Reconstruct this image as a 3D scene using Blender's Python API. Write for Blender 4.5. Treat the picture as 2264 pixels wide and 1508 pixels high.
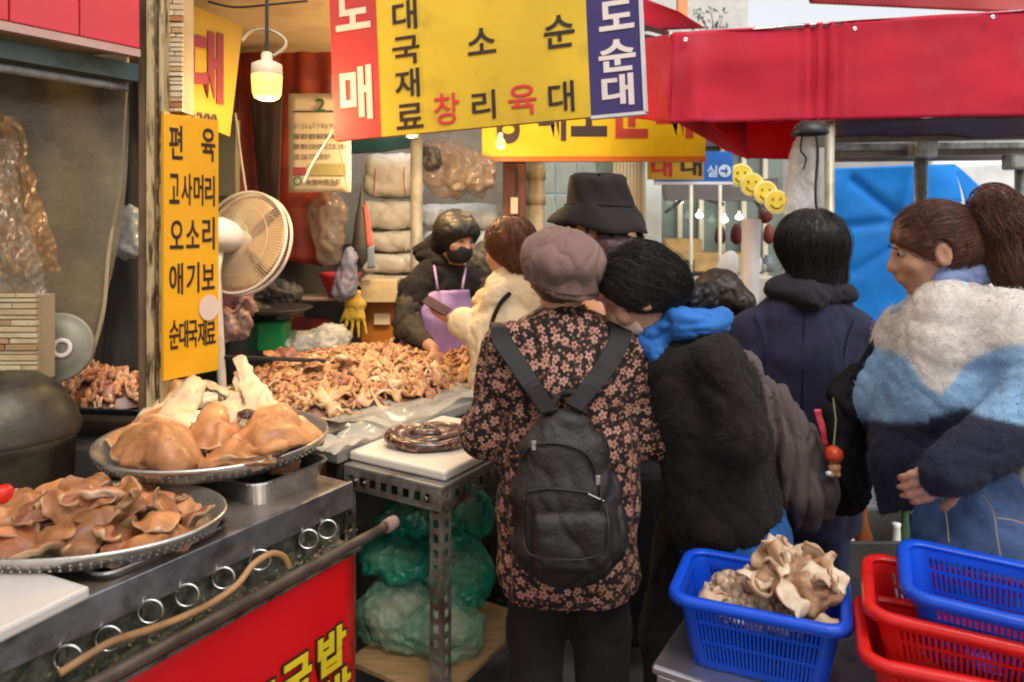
import bpy, bmesh, math, random
import numpy as np
from mathutils import Vector, Matrix, Euler

for _o in list(bpy.data.objects): bpy.data.objects.remove(_o)
SC = bpy.context.scene
COL = SC.collection
R = math.radians
RND = random.Random(7)
# ------------------------------------------------------------------ camera
F, CX, HY, CH = 1600.0, 1132.0, 490.0, 1.55     # focal length in photo pixels, horizon row, camera height
cam = bpy.data.cameras.new('camera'); cam_o = bpy.data.objects.new('camera', cam); COL.objects.link(cam_o)
cam.sensor_width = 36; cam.lens = 36 * F / 2264; cam.shift_y = -(754 - HY) / 2264
cam.clip_start = 0.05; cam.clip_end = 400
cam_o.location = (0, 0, CH); cam_o.rotation_euler = (R(90), 0, 0)
cam.dof.use_dof = True; cam.dof.focus_distance = 2.1; cam.dof.aperture_fstop = 4.0
SC.camera = cam_o
# ------------------------------------------------------------------ world, sun, exposure
SUN_EL, SUN_AZ = 52, 158        # azimuth clockwise from +Y (behind the camera, to its right)
w = bpy.data.worlds.new('World'); SC.world = w; w.use_nodes = True
nt = w.node_tree; nt.nodes.clear()
sky = nt.nodes.new('ShaderNodeTexSky'); sky.sky_type = 'NISHITA'; sky.sun_disc = False
sky.sun_elevation = R(SUN_EL); sky.sun_rotation = R(SUN_AZ); sky.dust_density = 5; sky.air_density = 1.3; sky.altitude = 50
hs = nt.nodes.new('ShaderNodeHueSaturation'); hs.inputs['Saturation'].default_value = 0.15; hs.inputs['Value'].default_value = 1.0
bg = nt.nodes.new('ShaderNodeBackground'); bg.inputs[1].default_value = 0.15
ow = nt.nodes.new('ShaderNodeOutputWorld')
nt.links.new(sky.outputs[0], hs.inputs['Color']); nt.links.new(hs.outputs[0], bg.inputs[0]); nt.links.new(bg.outputs[0], ow.inputs[0])
sun = bpy.data.lights.new('sun', 'SUN'); sun.energy = .6; sun.angle = R(45); sun.color = (1, 0.92, 0.8)
sun_o = bpy.data.objects.new('sun', sun); COL.objects.link(sun_o)
_d = Vector((math.sin(R(SUN_AZ)) * math.cos(R(SUN_EL)), math.cos(R(SUN_AZ)) * math.cos(R(SUN_EL)), math.sin(R(SUN_EL))))
sun_o.rotation_euler = (-_d).to_track_quat('-Z', 'Y').to_euler()
sun_o.location = (3, -4, 8)
vs = SC.view_settings; vs.view_transform = 'Standard'; vs.look = 'None'; vs.gamma = 1; vs.use_curve_mapping = False
vs.exposure = 0.76
SC.render.engine = 'CYCLES'; SC.cycles.use_denoising = True
SC.cycles.max_bounces = 8; SC.cycles.transparent_max_bounces = 16; SC.cycles.caustics_reflective = False; SC.cycles.caustics_refractive = False
SC.cycles.sample_clamp_indirect = 6; SC.cycles.filter_width = 2.0

# ------------------------------------------------------------------ placing
def px(x, y, Y):                 # a point seen at a photo pixel, Y metres away along the view
    return Vector(((x - CX) / F * Y, Y, CH - (y - HY) / F * Y))
def onz(x, y, z):                # the point of the horizontal plane z seen at a photo pixel
    return px(x, y, (CH - z) * F / (y - HY))
def hit(x, y, p0, n):            # the point of a plane seen at a photo pixel
    d = px(x, y, 1.0) - Vector((0, 0, CH)); o = Vector((0, 0, CH))
    return o + d * ((Vector(p0) - o).dot(n) / d.dot(n))
TH = R(31.2)
U = Vector((math.sin(TH), math.cos(TH), 0)); V = Vector((math.cos(TH), -math.sin(TH), 0)); Z = Vector((0, 0, 1))
SO = Vector((-0.438, 1.948, 0))
def S(a, b, z): return SO + U * a + V * b + Z * z       # stall frame: a along the street, b out of the stall

# ------------------------------------------------------------------ materials
def lin(h):
    if isinstance(h, str):
        h = h.lstrip('#'); c = [int(h[i:i + 2], 16) / 255 for i in (0, 2, 4)]
        return tuple(((v + .055) / 1.055) ** 2.4 if v > .04045 else v / 12.92 for v in c)
    return tuple(h)
MATS = {}
def M(name, col, rough=.55, metal=0., var=.12, vs=6., bump=.15, bs=70., spec=.5, sss=0., coat=0., trans=0., alpha=1.,
      emit=0., attr=None, dirt=None, dscale=9., dlo=.5, dhi=.75, sheen=0., rvar=.12, stretch=None, ior=1.45, bdist=.004, sssr=(.01, .004, .002), orand=0.):
    """one procedural Principled material: base colour with noise variation, optional grime, fine bump"""
    if name in MATS: return MATS[name]
    m = bpy.data.materials.new(name); m.use_nodes = True; t = m.node_tree; N, L = t.nodes, t.links
    b = N['Principled BSDF']; col = lin(col)
    tc = N.new('ShaderNodeTexCoord'); vec = tc.outputs['Object']
    if stretch:
        mp = N.new('ShaderNodeMapping'); mp.inputs['Scale'].default_value = stretch; L.new(vec, mp.inputs['Vector']); vec = mp.outputs[0]
    oi = N.new('ShaderNodeObjectInfo')
    add = N.new('ShaderNodeVectorMath'); add.operation = 'ADD'
    sc = N.new('ShaderNodeVectorMath'); sc.operation = 'SCALE'; sc.inputs[3].default_value = 13.0
    L.new(oi.outputs['Random'], sc.inputs[0]); L.new(vec, add.inputs[0]); L.new(sc.outputs[0], add.inputs[1]); vec = add.outputs[0]
    def noise(s, d=5.):
        n = N.new('ShaderNodeTexNoise'); n.inputs['Scale'].default_value = s; n.inputs['Detail'].default_value = d; n.inputs['Roughness'].default_value = .6
        L.new(vec, n.inputs['Vector']); return n.outputs['Fac']
    n1 = noise(vs)
    def ramp(f, lo, hi):
        r = N.new('ShaderNodeMapRange'); r.inputs['From Min'].default_value = lo; r.inputs['From Max'].default_value = hi; L.new(f, r.inputs['Value']); return r.outputs[0]
    def mix(f, a, bb, bt='MIX'):
        x = N.new('ShaderNodeMix'); x.data_type = 'RGBA'; x.blend_type = bt
        for v, s in ((f, x.inputs[0]), (a, x.inputs[6]), (bb, x.inputs[7])):
            if hasattr(v, 'is_linked'): L.new(v, s)
            elif isinstance(v, (int, float)): s.default_value = v
            else: s.default_value = (*v, 1)
        return x.outputs[2]
    if attr:
        a = N.new('ShaderNodeAttribute'); a.attribute_name = attr; base = a.outputs['Color']
        k = mix(ramp(n1, .3, .7), (1 - var,) * 3, (1 + var,) * 3); base = mix(1., base, k, 'MULTIPLY')
    else:
        base = mix(ramp(n1, .3, .7), tuple(max(0, c * (1 - var)) for c in col), tuple(c * (1 + var) for c in col))
    if orand:
        k = mix(oi.outputs['Random'], (1 - orand, 1 - orand * 1.1, 1 - orand * 1.1), (1 + orand * .6,) * 3); base = mix(1., base, k, 'MULTIPLY')
    if dirt is not None: base = mix(ramp(noise(dscale, 7.), dlo, dhi), base, lin(dirt))
    L.new(base, b.inputs['Base Color'])
    rr = N.new('ShaderNodeMapRange'); rr.inputs['To Min'].default_value = max(0, rough - rvar); rr.inputs['To Max'].default_value = min(1, rough + rvar)
    L.new(n1, rr.inputs['Value']); L.new(rr.outputs[0], b.inputs['Roughness'])
    b.inputs['Metallic'].default_value = metal; b.inputs['Specular IOR Level'].default_value = spec; b.inputs['IOR'].default_value = ior
    if sss: b.inputs['Subsurface Weight'].default_value = sss; b.inputs['Subsurface Radius'].default_value = sssr; b.inputs['Subsurface Scale'].default_value = 1
    if coat: b.inputs['Coat Weight'].default_value = coat; b.inputs['Coat Roughness'].default_value = .15
    if trans: b.inputs['Transmission Weight'].default_value = trans
    if alpha < 1: b.inputs['Alpha'].default_value = alpha
    if sheen: b.inputs['Sheen Weight'].default_value = sheen; b.inputs['Sheen Roughness'].default_value = .6
    if emit: b.inputs['Emission Strength'].default_value = emit; b.inputs['Emission Color'].default_value = (*col, 1)
    if bump:
        bp = N.new('ShaderNodeBump'); bp.inputs['Strength'].default_value = bump; bp.inputs['Distance'].default_value = bdist
        L.new(noise(bs, 4.), bp.inputs['Height']); L.new(bp.outputs[0], b.inputs['Normal'])
    MATS[name] = m; return m

# ------------------------------------------------------------------ objects
def props(o, label=None, cat=None, group=None, kind=None):
    if label: o['label'] = label
    if cat: o['category'] = cat
    if group: o['group'] = group
    if kind: o['kind'] = kind
    return o
def root(name, label, cat, loc=(0, 0, 0), group=None, rot=None):
    o = bpy.data.objects.new(name, None); COL.objects.link(o); o.location = loc; o.empty_display_size = .05
    if rot is not None: o.rotation_euler = rot
    return props(o, label, cat, group)
def mobj(name, verts, faces, mat, parent=None, smooth=False, local=False, label=None, cat=None, group=None, kind=None, bevel=0., attrs=None, sharp=None):
    """one mesh object; verts in world space unless local (then in the parent's space)"""
    v = np.asarray(verts, dtype=float).reshape(-1, 3)
    loc = Vector((0, 0, 0))
    if not local:
        if parent is None:
            loc = Vector(((v[:, 0].min() + v[:, 0].max()) / 2, (v[:, 1].min() + v[:, 1].max()) / 2, v[:, 2].min()))
            v = v - np.array(loc)
        else:
            off = Vector((0, 0, 0)); q = parent
            while q is not None: off += q.location; q = q.parent
            v = v - np.array(off)
    me = bpy.data.meshes.new(name)
    fl = faces if isinstance(faces, list) else faces.tolist()
    me.from_pydata(v.tolist(), [], fl); me.update()
    if smooth: me.shade_smooth()
    if attrs:
        for an, arr in attrs.items():
            a = me.color_attributes.new(an, 'FLOAT_COLOR', 'POINT') if arr.shape[1] == 4 else me.attributes.new(an, 'FLOAT_VECTOR', 'POINT')
            a.data.foreach_set('color' if arr.shape[1] == 4 else 'vector', arr.astype(np.float32).ravel())
    if mat is not None: me.materials.append(mat)
    o = bpy.data.objects.new(name, me); COL.objects.link(o); o.location = loc
    if parent is not None: o.parent = parent
    if bevel:
        bm = o.modifiers.new('bevel', 'BEVEL'); bm.width = bevel; bm.segments = 2; bm.limit_method = 'ANGLE'; bm.angle_limit = R(40)
    return props(o, label, cat, group, kind)
def kid(t, n): return next(c for c in t.children if c.name.split('.')[0] == n)
def clone(o, parent=None):
    c = o.copy(); COL.objects.link(c); c.parent = parent
    for ch in o.children: clone(ch, c)
    return c

class MB:
    """collects shapes into one mesh"""
    def __init__(s): s.v, s.f = [], []
    def add(s, v, f):
        n = len(s.v); s.v += [tuple(p) for p in v]; s.f += [tuple(i + n for i in q) for q in f]; return s
    def box(s, c, sx, sy, sz, ax=None, ay=None, az=None):
        ax = (ax or Vector((1, 0, 0))).normalized(); ay = (ay or Vector((0, 1, 0))).normalized(); az = (az or ax.cross(ay)).normalized(); c = Vector(c)
        v = [c + ax * (i * sx / 2) + ay * (j * sy / 2) + az * (k * sz / 2) for i in (-1, 1) for j in (-1, 1) for k in (-1, 1)]
        return s.add(v, [(0, 1, 3, 2), (4, 6, 7, 5), (0, 4, 5, 1), (2, 3, 7, 6), (0, 2, 6, 4), (1, 5, 7, 3)])
    def beam(s, p, q, w_, h_, up=None):
        p, q = Vector(p), Vector(q); d = (q - p); ln = d.length; d.normalize(); up = up or (Z if abs(d.z) < .9 else Vector((0, 1, 0)))
        sx = d.cross(up).normalized(); uz = sx.cross(d).normalized()
        return s.box((p + q) / 2, ln, w_, h_, d, sx, uz)
    def tube(s, pts, r, n=10, cap=True, closed=False):
        pts = [Vector(p) for p in pts]; m = len(pts); rr = r if hasattr(r, '__len__') else [r] * m
        vs_, prev = [], None
        for i, p in enumerate(pts):
            a = pts[(i - 1) % m] if (i or closed) else p; b = pts[(i + 1) % m] if (i < m - 1 or closed) else p
            t = (b - a); t = t.normalized() if t.length > 1e-9 else Vector((0, 0, 1))
            if prev is None: prev = t.orthogonal().normalized()
            prev = (prev - t * prev.dot(t)); prev = prev.normalized() if prev.length > 1e-6 else t.orthogonal().normalized()
            b2 = t.cross(prev)
            vs_ += [p + (prev * math.cos(2 * math.pi * k / n) + b2 * math.sin(2 * math.pi * k / n)) * rr[i] for k in range(n)]
        fs = []
        for i in range(m if closed else m - 1):
            j = (i + 1) % m
            fs += [(i * n + k, i * n + (k + 1) % n, j * n + (k + 1) % n, j * n + k) for k in range(n)]
        if cap and not closed: fs += [tuple(range(n))[::-1], tuple((m - 1) * n + k for k in range(n))]
        return s.add(vs_, fs)
    def lathe(s, prof, c, n=40, ax=None, ay=None, az=None, sy=1., cap0=False, cap1=False):
        """profile of (radius, height) spun about az through c; sy flattens along ay"""
        ax = ax or Vector((1, 0, 0)); ay = ay or Vector((0, 1, 0)); az = az or Z; c = Vector(c); v, f = [], []
        for r, h in prof:
            v += [c + ax * (r * math.cos(2 * math.pi * k / n)) + ay * (r * sy * math.sin(2 * math.pi * k / n)) + az * h for k in range(n)]
        for i in range(len(prof) - 1):
            f += [(i * n + k, i * n + (k + 1) % n, (i + 1) * n + (k + 1) % n, (i + 1) * n + k) for k in range(n)]
        if cap0: f.append(tuple(range(n))[::-1])
        if cap1: f.append(tuple((len(prof) - 1) * n + k for k in range(n)))
        return s.add(v, f)
    def prism(s, poly, d):
        poly = [Vector(p) for p in poly]; d = Vector(d); n = len(poly)
        return s.add(poly + [p + d for p in poly], [tuple(range(n))[::-1], tuple(range(n, 2 * n))] + [(k, (k + 1) % n, n + (k + 1) % n, n + k) for k in range(n)])
    def sheet(s, fn, nu, nv, thick=None, nrm=None):
        """grid fn(u,v) in 0..1; thick gives it a back side"""
        v = [Vector(fn(i / nu, j / nv)) for j in range(nv + 1) for i in range(nu + 1)]; w_ = nu + 1
        f = [(j * w_ + i, j * w_ + i + 1, (j + 1) * w_ + i + 1, (j + 1) * w_ + i) for j in range(nv) for i in range(nu)]
        if not thick: return s.add(v, f)
        N_ = [Vector((0, 0, 0)) for _ in v]
        for q in f:
            nn = (v[q[2]] - v[q[0]]).cross(v[q[3]] - v[q[1]])
            for i in q: N_[i] += nn
        k = len(v); v2 = [p - (nn.normalized() if nn.length > 1e-12 else Z) * thick for p, nn in zip(v, N_)]
        f2 = [tuple(i + k for i in q[::-1]) for q in f]
        rim = [j * w_ for j in range(nv + 1)][::-1] + list(range(nu + 1))[1:] + [j * w_ + nu for j in range(nv + 1)][1:] + [nv * w_ + i for i in range(nu)][::-1]
        rim = rim[:-1] if rim[0] == rim[-1] else rim
        f3 = [(rim[i], rim[i] + k, rim[(i + 1) % len(rim)] + k, rim[(i + 1) % len(rim)]) for i in range(len(rim))]
        return s.add(v + v2, f + f2 + f3)
    def obj(s, name, mat, parent=None, **k): return mobj(name, s.v, s.f, mat, parent, **k)

def arc(c, r, a0, a1, n, ax, ay):
    return [Vector(c) + ax * (r * math.cos(a0 + (a1 - a0) * i / n)) + ay * (r * math.sin(a0 + (a1 - a0) * i / n)) for i in range(n + 1)]
def smooth_path(pts, k=6):
    pts = [Vector(p) for p in pts]; out = []
    for i in range(len(pts) - 1):
        p0, p1, p2, p3 = pts[max(0, i - 1)], pts[i], pts[i + 1], pts[min(len(pts) - 1, i + 2)]
        for j in range(k):
            t = j / k
            out.append(.5 * ((2 * p1) + (p2 - p0) * t + (2 * p0 - 5 * p1 + 4 * p2 - p3) * t * t + (3 * p1 - p0 - 3 * p2 + p3) * t ** 3))
    return out + [pts[-1]]

# ------------------------------------------------------------------ lettering (Blender's own built-in typeface)
GL = {}
def glyph(ch, bold):
    k = (ch, bold)
    if k not in GL:
        c = bpy.data.curves.new('glyph', 'FONT'); c.body = ch; c.size = 1; c.offset = bold; c.resolution_u = 4; c.extrude = 0.015
        o = bpy.data.objects.new('glyph', c); COL.objects.link(o)
        m = bpy.data.meshes.new_from_object(o.evaluated_get(bpy.context.evaluated_depsgraph_get()))
        v = np.array([p.co[:] for p in m.vertices]); f = [tuple(p.vertices) for p in m.polygons]
        bpy.data.objects.remove(o); bpy.data.curves.remove(c); bpy.data.meshes.remove(m)
        lo, hi = v.min(0), v.max(0); v[:, :2] = (v[:, :2] - lo[:2]) / (hi[:2] - lo[:2])
        GL[k] = (v, f)
    return GL[k]
for _b, _s in ((.03, '도매순대'), (.012, '대국재료리소순편육고사머오애기보'), (.008, '창육'), (.04, '대성도순'), (.03, '20대'), (.015, '실농협은행조합'), (.075, '밥국내'), (.035, '밥국내'), (.02, '2'), (0., '0123456789')):
    for _c in _s: glyph(_c, _b)
class Letters(list):
    def obj(s, name, mat, parent, joined=False, **k):          # one part for each letter, or one for a print too fine to tell apart
        if joined:
            m = MB(); [m.add(q.v, q.f) for q in s]; return m.obj(name, mat, parent, **k)
        return [q.obj(name, mat, parent, **k) for q in s]
def letters(items, p0, ux, uz, lift=.0012, bold=.02):
    """items (char, u0, v0, u1, v1) boxes in plane coordinates -> one MB of solid letters standing lift proud of the plane"""
    out = Letters(); n = ux.cross(uz).normalized(); p0 = Vector(p0)
    for ch, u0, v0, u1, v1 in items:
        v, f = glyph(ch, bold); mb = MB(); out.append(mb)
        mb.add([p0 + ux * (u0 + (u1 - u0) * q[0]) + uz * (v0 + (v1 - v0) * q[1]) + n * (lift + q[2] * .08) for q in v], f)
    return out
def letters_px(items, p0, ux, uz, **k):
    """the same with boxes given by photo pixels (char, x0, y0, x1, y1), read off on the sign's plane"""
    n = ux.cross(uz); out = []
    for ch, x0, y0, x1, y1 in items:
        xm, ym = (x0 + x1) / 2, (y0 + y1) / 2
        l, r, t, b = (hit(a, c, p0, n) - Vector(p0) for a, c in ((x0, ym), (x1, ym), (xm, y0), (xm, y1)))
        out.append((ch, l.dot(ux), b.dot(uz), r.dot(ux), t.dot(uz)))
    return letters(out, p0, ux, uz, **k)

# ------------------------------------------------------------------ numpy: noise, distance fields, surface nets
_rng = np.random.RandomState(3); _G = _rng.normal(size=(4096, 3)); _G /= np.linalg.norm(_G, axis=1)[:, None]
def pnoise(P, f=1., seed=0):
    P = np.asarray(P) * f + seed * 17.3; i = np.floor(P).astype(np.int64); u = P - i; w_ = u * u * u * (u * (u * 6 - 15) + 10); out = np.zeros(len(P))
    for dx in (0, 1):
        for dy in (0, 1):
            for dz in (0, 1):
                h = ((i[:, 0] + dx) * 73856093 ^ (i[:, 1] + dy) * 19349663 ^ (i[:, 2] + dz) * 83492791) & 4095
                g = (_G[h] * (u - np.array((dx, dy, dz)))).sum(1)
                out += g * (w_[:, 0] if dx else 1 - w_[:, 0]) * (w_[:, 1] if dy else 1 - w_[:, 1]) * (w_[:, 2] if dz else 1 - w_[:, 2])
    return out
def A(*p): return np.array(p[0] if len(p) == 1 else p, dtype=float)
def caps(a, b, ra, rb=None):
    a, b = A(a), A(b); rb = ra if rb is None else rb; d = b - a; dd = max((d * d).sum(), 1e-9)
    def f(P):
        h = np.clip(((P - a) @ d) / dd, 0, 1); return np.linalg.norm(P - a - h[:, None] * d, axis=1) - (ra + (rb - ra) * h)
    f.lo = np.minimum(a - ra, b - rb); f.hi = np.maximum(a + ra, b + rb); return f
def ell(c, r, rot=None):
    c, r = A(c), A(r); m = np.eye(3) if rot is None else np.array(rot)      # columns of rot are the ellipsoid's axes
    def f(P):
        q = (P - c) @ m; k0 = np.linalg.norm(q / r, axis=1); k1 = np.linalg.norm(q / (r * r), axis=1); return np.where(k1 > 1e-9, k0 * (k0 - 1) / np.maximum(k1, 1e-9), -r.min())
    e = np.full(3, r.max()); f.lo, f.hi = c - e, c + e; return f
def loft(secs, wide):
    """elliptic sections (centre, half width along `wide`, half depth) strung along a spine"""
    cs = [A(s_[0]) for s_ in secs]
    ws_ = [A(wide)] * len(secs) if not isinstance(wide, list) else [A(x) for x in wide]
    def f(P):
        out = None
        for i in range(len(cs) - 1):
            d = cs[i + 1] - cs[i]; dd = (d * d).sum(); h = np.clip(((P - cs[i]) @ d) / dd, 0, 1)
            wd = ws_[i] - d * (ws_[i] @ d) / dd; wd /= np.linalg.norm(wd); dp = np.cross(d, wd); dp /= np.linalg.norm(dp)
            q = P - cs[i] - h[:, None] * d; a = secs[i][1] + (secs[i + 1][1] - secs[i][1]) * h; b = secs[i][2] + (secs[i + 1][2] - secs[i][2]) * h
            x, y, z_ = q @ wd, q @ dp, (q @ d) / math.sqrt(dd); m_ = np.minimum(a, b)
            e = (np.sqrt((x / a) ** 2 + (y / b) ** 2 + (z_ / m_) ** 2) - 1) * m_
            out = e if out is None else smin(out, e, .02)
        return out
    mx = max(max(s_[1], s_[2]) for s_ in secs); f.lo = np.min(cs, 0) - mx; f.hi = np.max(cs, 0) + mx; return f
def smin(a, b, k): h = np.clip(.5 + .5 * (b - a) / k, 0, 1); return b + (a - b) * h - k * h * (1 - h)
def U_(*fs, k=.02):
    def f(P):
        o = None
        for g in fs:
            e = np.linalg.norm(np.maximum(np.maximum(g.lo - P, P - g.hi), 0), axis=1); m_ = e < k + .03     # far from a piece, its box distance will do
            if m_.any(): e[m_] = g(P[m_])
            o = e if o is None else smin(o, e, k)
        return o
    f.lo = np.min([g.lo for g in fs], 0); f.hi = np.max([g.hi for g in fs], 0); return f
def sub(a, b, k=.01):
    def f(P): return -smin(-a(P), b(P), k)
    f.lo, f.hi = a.lo, a.hi; return f
def cut(a, p, n):                # keep the side the normal n points away from
    p, n = A(p), A(n) / np.linalg.norm(A(n))
    def f(P): return np.maximum(a(P), (P - p) @ n)
    f.lo, f.hi = a.lo, a.hi; return f
def shell(a, t):
    def f(P): return np.abs(a(P)) - t
    f.lo, f.hi = a.lo - t, a.hi + t; return f
def nets(f, h, pad=3):
    """naive surface nets of the field's zero level, cell size h"""
    lo = f.lo - pad * h; n = np.ceil((f.hi + pad * h - lo) / h).astype(int) + 1
    B = 6; nb = -(-n // B); n = nb * B
    gx, gy, gz = (lo[i] + h * np.arange(n[i]) for i in range(3))
    cc = np.stack(np.meshgrid(*[lo[i] + h * (np.arange(nb[i]) * B + (B - 1) / 2) for i in range(3)], indexing='ij'), -1).reshape(-1, 3)
    dc = f(cc); near = np.argwhere((np.abs(dc) < B * h * 1.5).reshape(nb))
    D = np.repeat(np.repeat(np.repeat(dc.reshape(nb), B, 0), B, 1), B, 2)
    o = np.stack(np.meshgrid(*[np.arange(B)] * 3, indexing='ij'), -1).reshape(-1, 3)
    ids = (near[:, None] * B + o[None]).reshape(-1, 3)
    for i in range(0, len(ids), 400000):
        q = ids[i:i + 400000]; D[q[:, 0], q[:, 1], q[:, 2]] = f(lo + h * q)
    s = D < 0; c = np.zeros(n - 1, int)
    for dx in (0, 1):
        for dy in (0, 1):
            for dz in (0, 1): c += s[dx:n[0] - 1 + dx, dy:n[1] - 1 + dy, dz:n[2] - 1 + dz]
    act = (c > 0) & (c < 8); idx = np.full(n - 1, -1); I = np.argwhere(act); idx[act] = np.arange(len(I))
    acc = np.zeros((len(I), 3)); cnt = np.zeros(len(I)); cor = [(x, y, z_) for x in (0, 1) for y in (0, 1) for z_ in (0, 1)]
    for a in cor:
        for ax in range(3):
            if a[ax]: continue
            b = list(a); b[ax] = 1; da = D[tuple((I + a).T)]; db = D[tuple((I + b).T)]; m_ = (da < 0) != (db < 0)
            t = np.where(m_, da / np.where(m_, da - db, 1), 0); p = np.array(a, float)[None].repeat(len(I), 0); p[:, ax] += t
            acc += p * m_[:, None]; cnt += m_
    vt = lo + h * (I + acc / cnt[:, None]); fs = []
    for ax in range(3):
        b1, b2 = (ax + 1) % 3, (ax + 2) % 3; sl0 = [slice(None)] * 3; sl1 = [slice(None)] * 3; sl0[ax] = slice(0, -1); sl1[ax] = slice(1, None)
        ch = s[tuple(sl0)] != s[tuple(sl1)]; E_ = np.argwhere(ch); E_ = E_[(E_[:, b1] > 0) & (E_[:, b2] > 0) & (E_[:, b1] < n[b1] - 1) & (E_[:, b2] < n[b2] - 1)]
        q = []
        for o1, o2 in ((1, 1), (0, 1), (0, 0), (1, 0)):
            e = E_.copy(); e[:, b1] -= o1; e[:, b2] -= o2; q.append(idx[tuple(e.T)])
        q = np.stack(q, 1); fl = ~s[tuple(E_.T)]; q[fl] = q[fl][:, ::-1]; fs.append(q)
    fs = np.concatenate(fs); return vt, fs[(fs >= 0).all(1)]
def vnormals(v, f):
    n = np.cross(v[f[:, 2]] - v[f[:, 0]], v[f[:, 3]] - v[f[:, 1]]); N_ = np.zeros_like(v)
    for i in range(4): np.add.at(N_, f[:, i], n)
    return N_ / np.maximum(np.linalg.norm(N_, axis=1), 1e-12)[:, None]
def relax(v, f, it=2, k=.5):
    e = np.concatenate([f[:, [0, 1]], f[:, [1, 2]], f[:, [2, 3]], f[:, [3, 0]]])
    for _ in range(it):
        a = np.zeros_like(v); c = np.zeros(len(v)); np.add.at(a, e[:, 0], v[e[:, 1]]); np.add.at(c, e[:, 0], 1); np.add.at(a, e[:, 1], v[e[:, 0]]); np.add.at(c, e[:, 1], 1)
        v = v + k * (a / np.maximum(c, 1)[:, None] - v)
    return v
def wrinkle(v, f, amp, freq, stretch=(1, 1, 1), seed=1, ridge=True):
    """cloth folds: soft billows with narrow creases between them, at two sizes"""
    n = vnormals(v, f); q = v * np.array(stretch); q = q + .05 * np.stack([pnoise(v, 6, s_) for s_ in (seed, seed + 1, seed + 2)], 1)
    if not ridge: return v + n * (amp * pnoise(q, freq, seed))[:, None]
    d = np.zeros(len(v))
    for k, (a_, fr) in enumerate(((1., freq), (.55, freq * 2.1), (.3, freq * 4.3))):
        x = pnoise(q, fr, seed + 3 * k); m_ = np.clip(.5 + 1.6 * pnoise(v, freq * .8, seed + 9 + k), 0, 1)
        d += a_ * ((np.abs(x) * 2.0 - .45) + -.55 * np.exp(-(x / .07) ** 2)) * (.35 + .65 * m_)
    return v + n * (amp * d)[:, None]
def blob(name, field, h, mat, parent=None, amp=0., freq=8., stretch=(1, 1, 1), seed=1, it=1, ridge=True, color=None, rest=None, amp2=0., freq2=30., **k):
    v, f = nets(field, h); v = relax(v, f, it)
    r = {}
    if color is not None: r['Col'] = np.concatenate([color(v), np.ones((len(v), 1))], 1)
    if rest is not None: r['rest'] = rest(v, vnormals(v, f))
    if amp: v = wrinkle(v, f, amp, freq, stretch, seed, ridge)
    if amp2: v = wrinkle(v, f, amp2, freq2, stretch, seed + 5, False)
    return mobj(name, v, f, mat, parent, smooth=True, attrs=r or None, **k)
# ================================================================== setting
def cloth(name, TL, TR, BR, BL, nu, nv, mat, parent=None, amp=.01, freq=4., stretch=(1, 1, 1), seed=1, thick=.003, sag=0., scal=0., nscal=6, fn=None, **k):
    """a hanging sheet between four corners with folds and a little thickness"""
    TL, TR, BR, BL = (A(p) for p in (TL, TR, BR, BL)); u, v = np.meshgrid(np.linspace(0, 1, nu + 1), np.linspace(0, 1, nv + 1)); u, v = u.ravel()[:, None], v.ravel()[:, None]
    P = (TL * (1 - u) + TR * u) * (1 - v) + (BL * (1 - u) + BR * u) * v
    n = np.cross(TR - TL, BL - TL); n /= np.linalg.norm(n)
    d = amp * (1.2 * pnoise(P * np.array(stretch), freq, seed) + .5 * pnoise(P * np.array(stretch), freq * 2.3, seed + 3)); P = P + n * d[:, None]
    P[:, 2] -= (sag * 4 * u * (1 - u))[:, 0]
    if scal: P[:, 2] += scal * np.abs(np.sin(np.pi * nscal * u[:, 0])) * (v[:, 0] > .99)
    if fn: P = fn(P, u[:, 0], v[:, 0])
    w_ = nu + 1
    f = [(j * w_ + i, (j + 1) * w_ + i, (j + 1) * w_ + i + 1, j * w_ + i + 1) for j in range(nv) for i in range(nu)]
    o = mobj(name, P, f, mat, parent, smooth=True, **k)
    if thick: s_ = o.modifiers.new('solid', 'SOLIDIFY'); s_.thickness = thick; s_.offset = 0
    return o

m_ground = M('wet_concrete', (.13, .125, .12), .5, var=.35, vs=2.5, bump=.5, bs=40, dirt=(.05, .048, .045), dscale=4)
mb = MB(); mb.sheet(lambda a, b: (-30 + 60 * a, -20 + 70 * b, 0), 60, 70)
mb.obj('ground', m_ground, kind='structure')

m_cream = M('cream_board', (.5, .38, .2), .6, dirt=(.2, .13, .06), dscale=5, var=.15)
m_ceil = M('ceiling_board', (.44, .33, .19), .7, dirt=(.25, .17, .09), dscale=3, var=.2)
m_post = M('old_cream_paint', (.46, .34, .17), .55, dirt=(.05, .03, .015), dscale=14, dlo=.5, dhi=.62, var=.25, stretch=(3, 3, .5))
m_dark = M('dark_grime_and_shade', (.045, .04, .035), .6, var=.4, vs=4, bump=.4)  # also used where a dark colour stands in for shade
m_red_tarp = M('dull_red_tarp', (.22, .028, .012), .5, var=.3, vs=5, bump=.2, dirt=(.06, .015, .01))
m_steel = M('worn_steel', (.42, .41, .4), .34, metal=.9, var=.3, vs=9, bump=.12, bs=120, dirt=(.09, .075, .06), dscale=7, dlo=.52, dhi=.75)
m_alu = M('aluminium', (.62, .61, .6), .3, metal=.95, var=.15, vs=14, bump=.06, bs=160)
m_blackmetal = M('black_metal', (.03, .03, .032), .45, metal=.3, var=.3)
m_galv = M('galvanised_tube', (.42, .43, .42), .42, metal=.7, var=.25, vs=20, dirt=(.14, .12, .09), dscale=12)
m_greypipe = M('grey_painted_pole', (.22, .2, .15), .5, var=.3, dirt=(.09, .08, .05), dscale=10)
m_wood = M('plywood', (.36, .21, .09), .65, var=.3, vs=10, stretch=(1, 8, 8), bump=.2)

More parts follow.
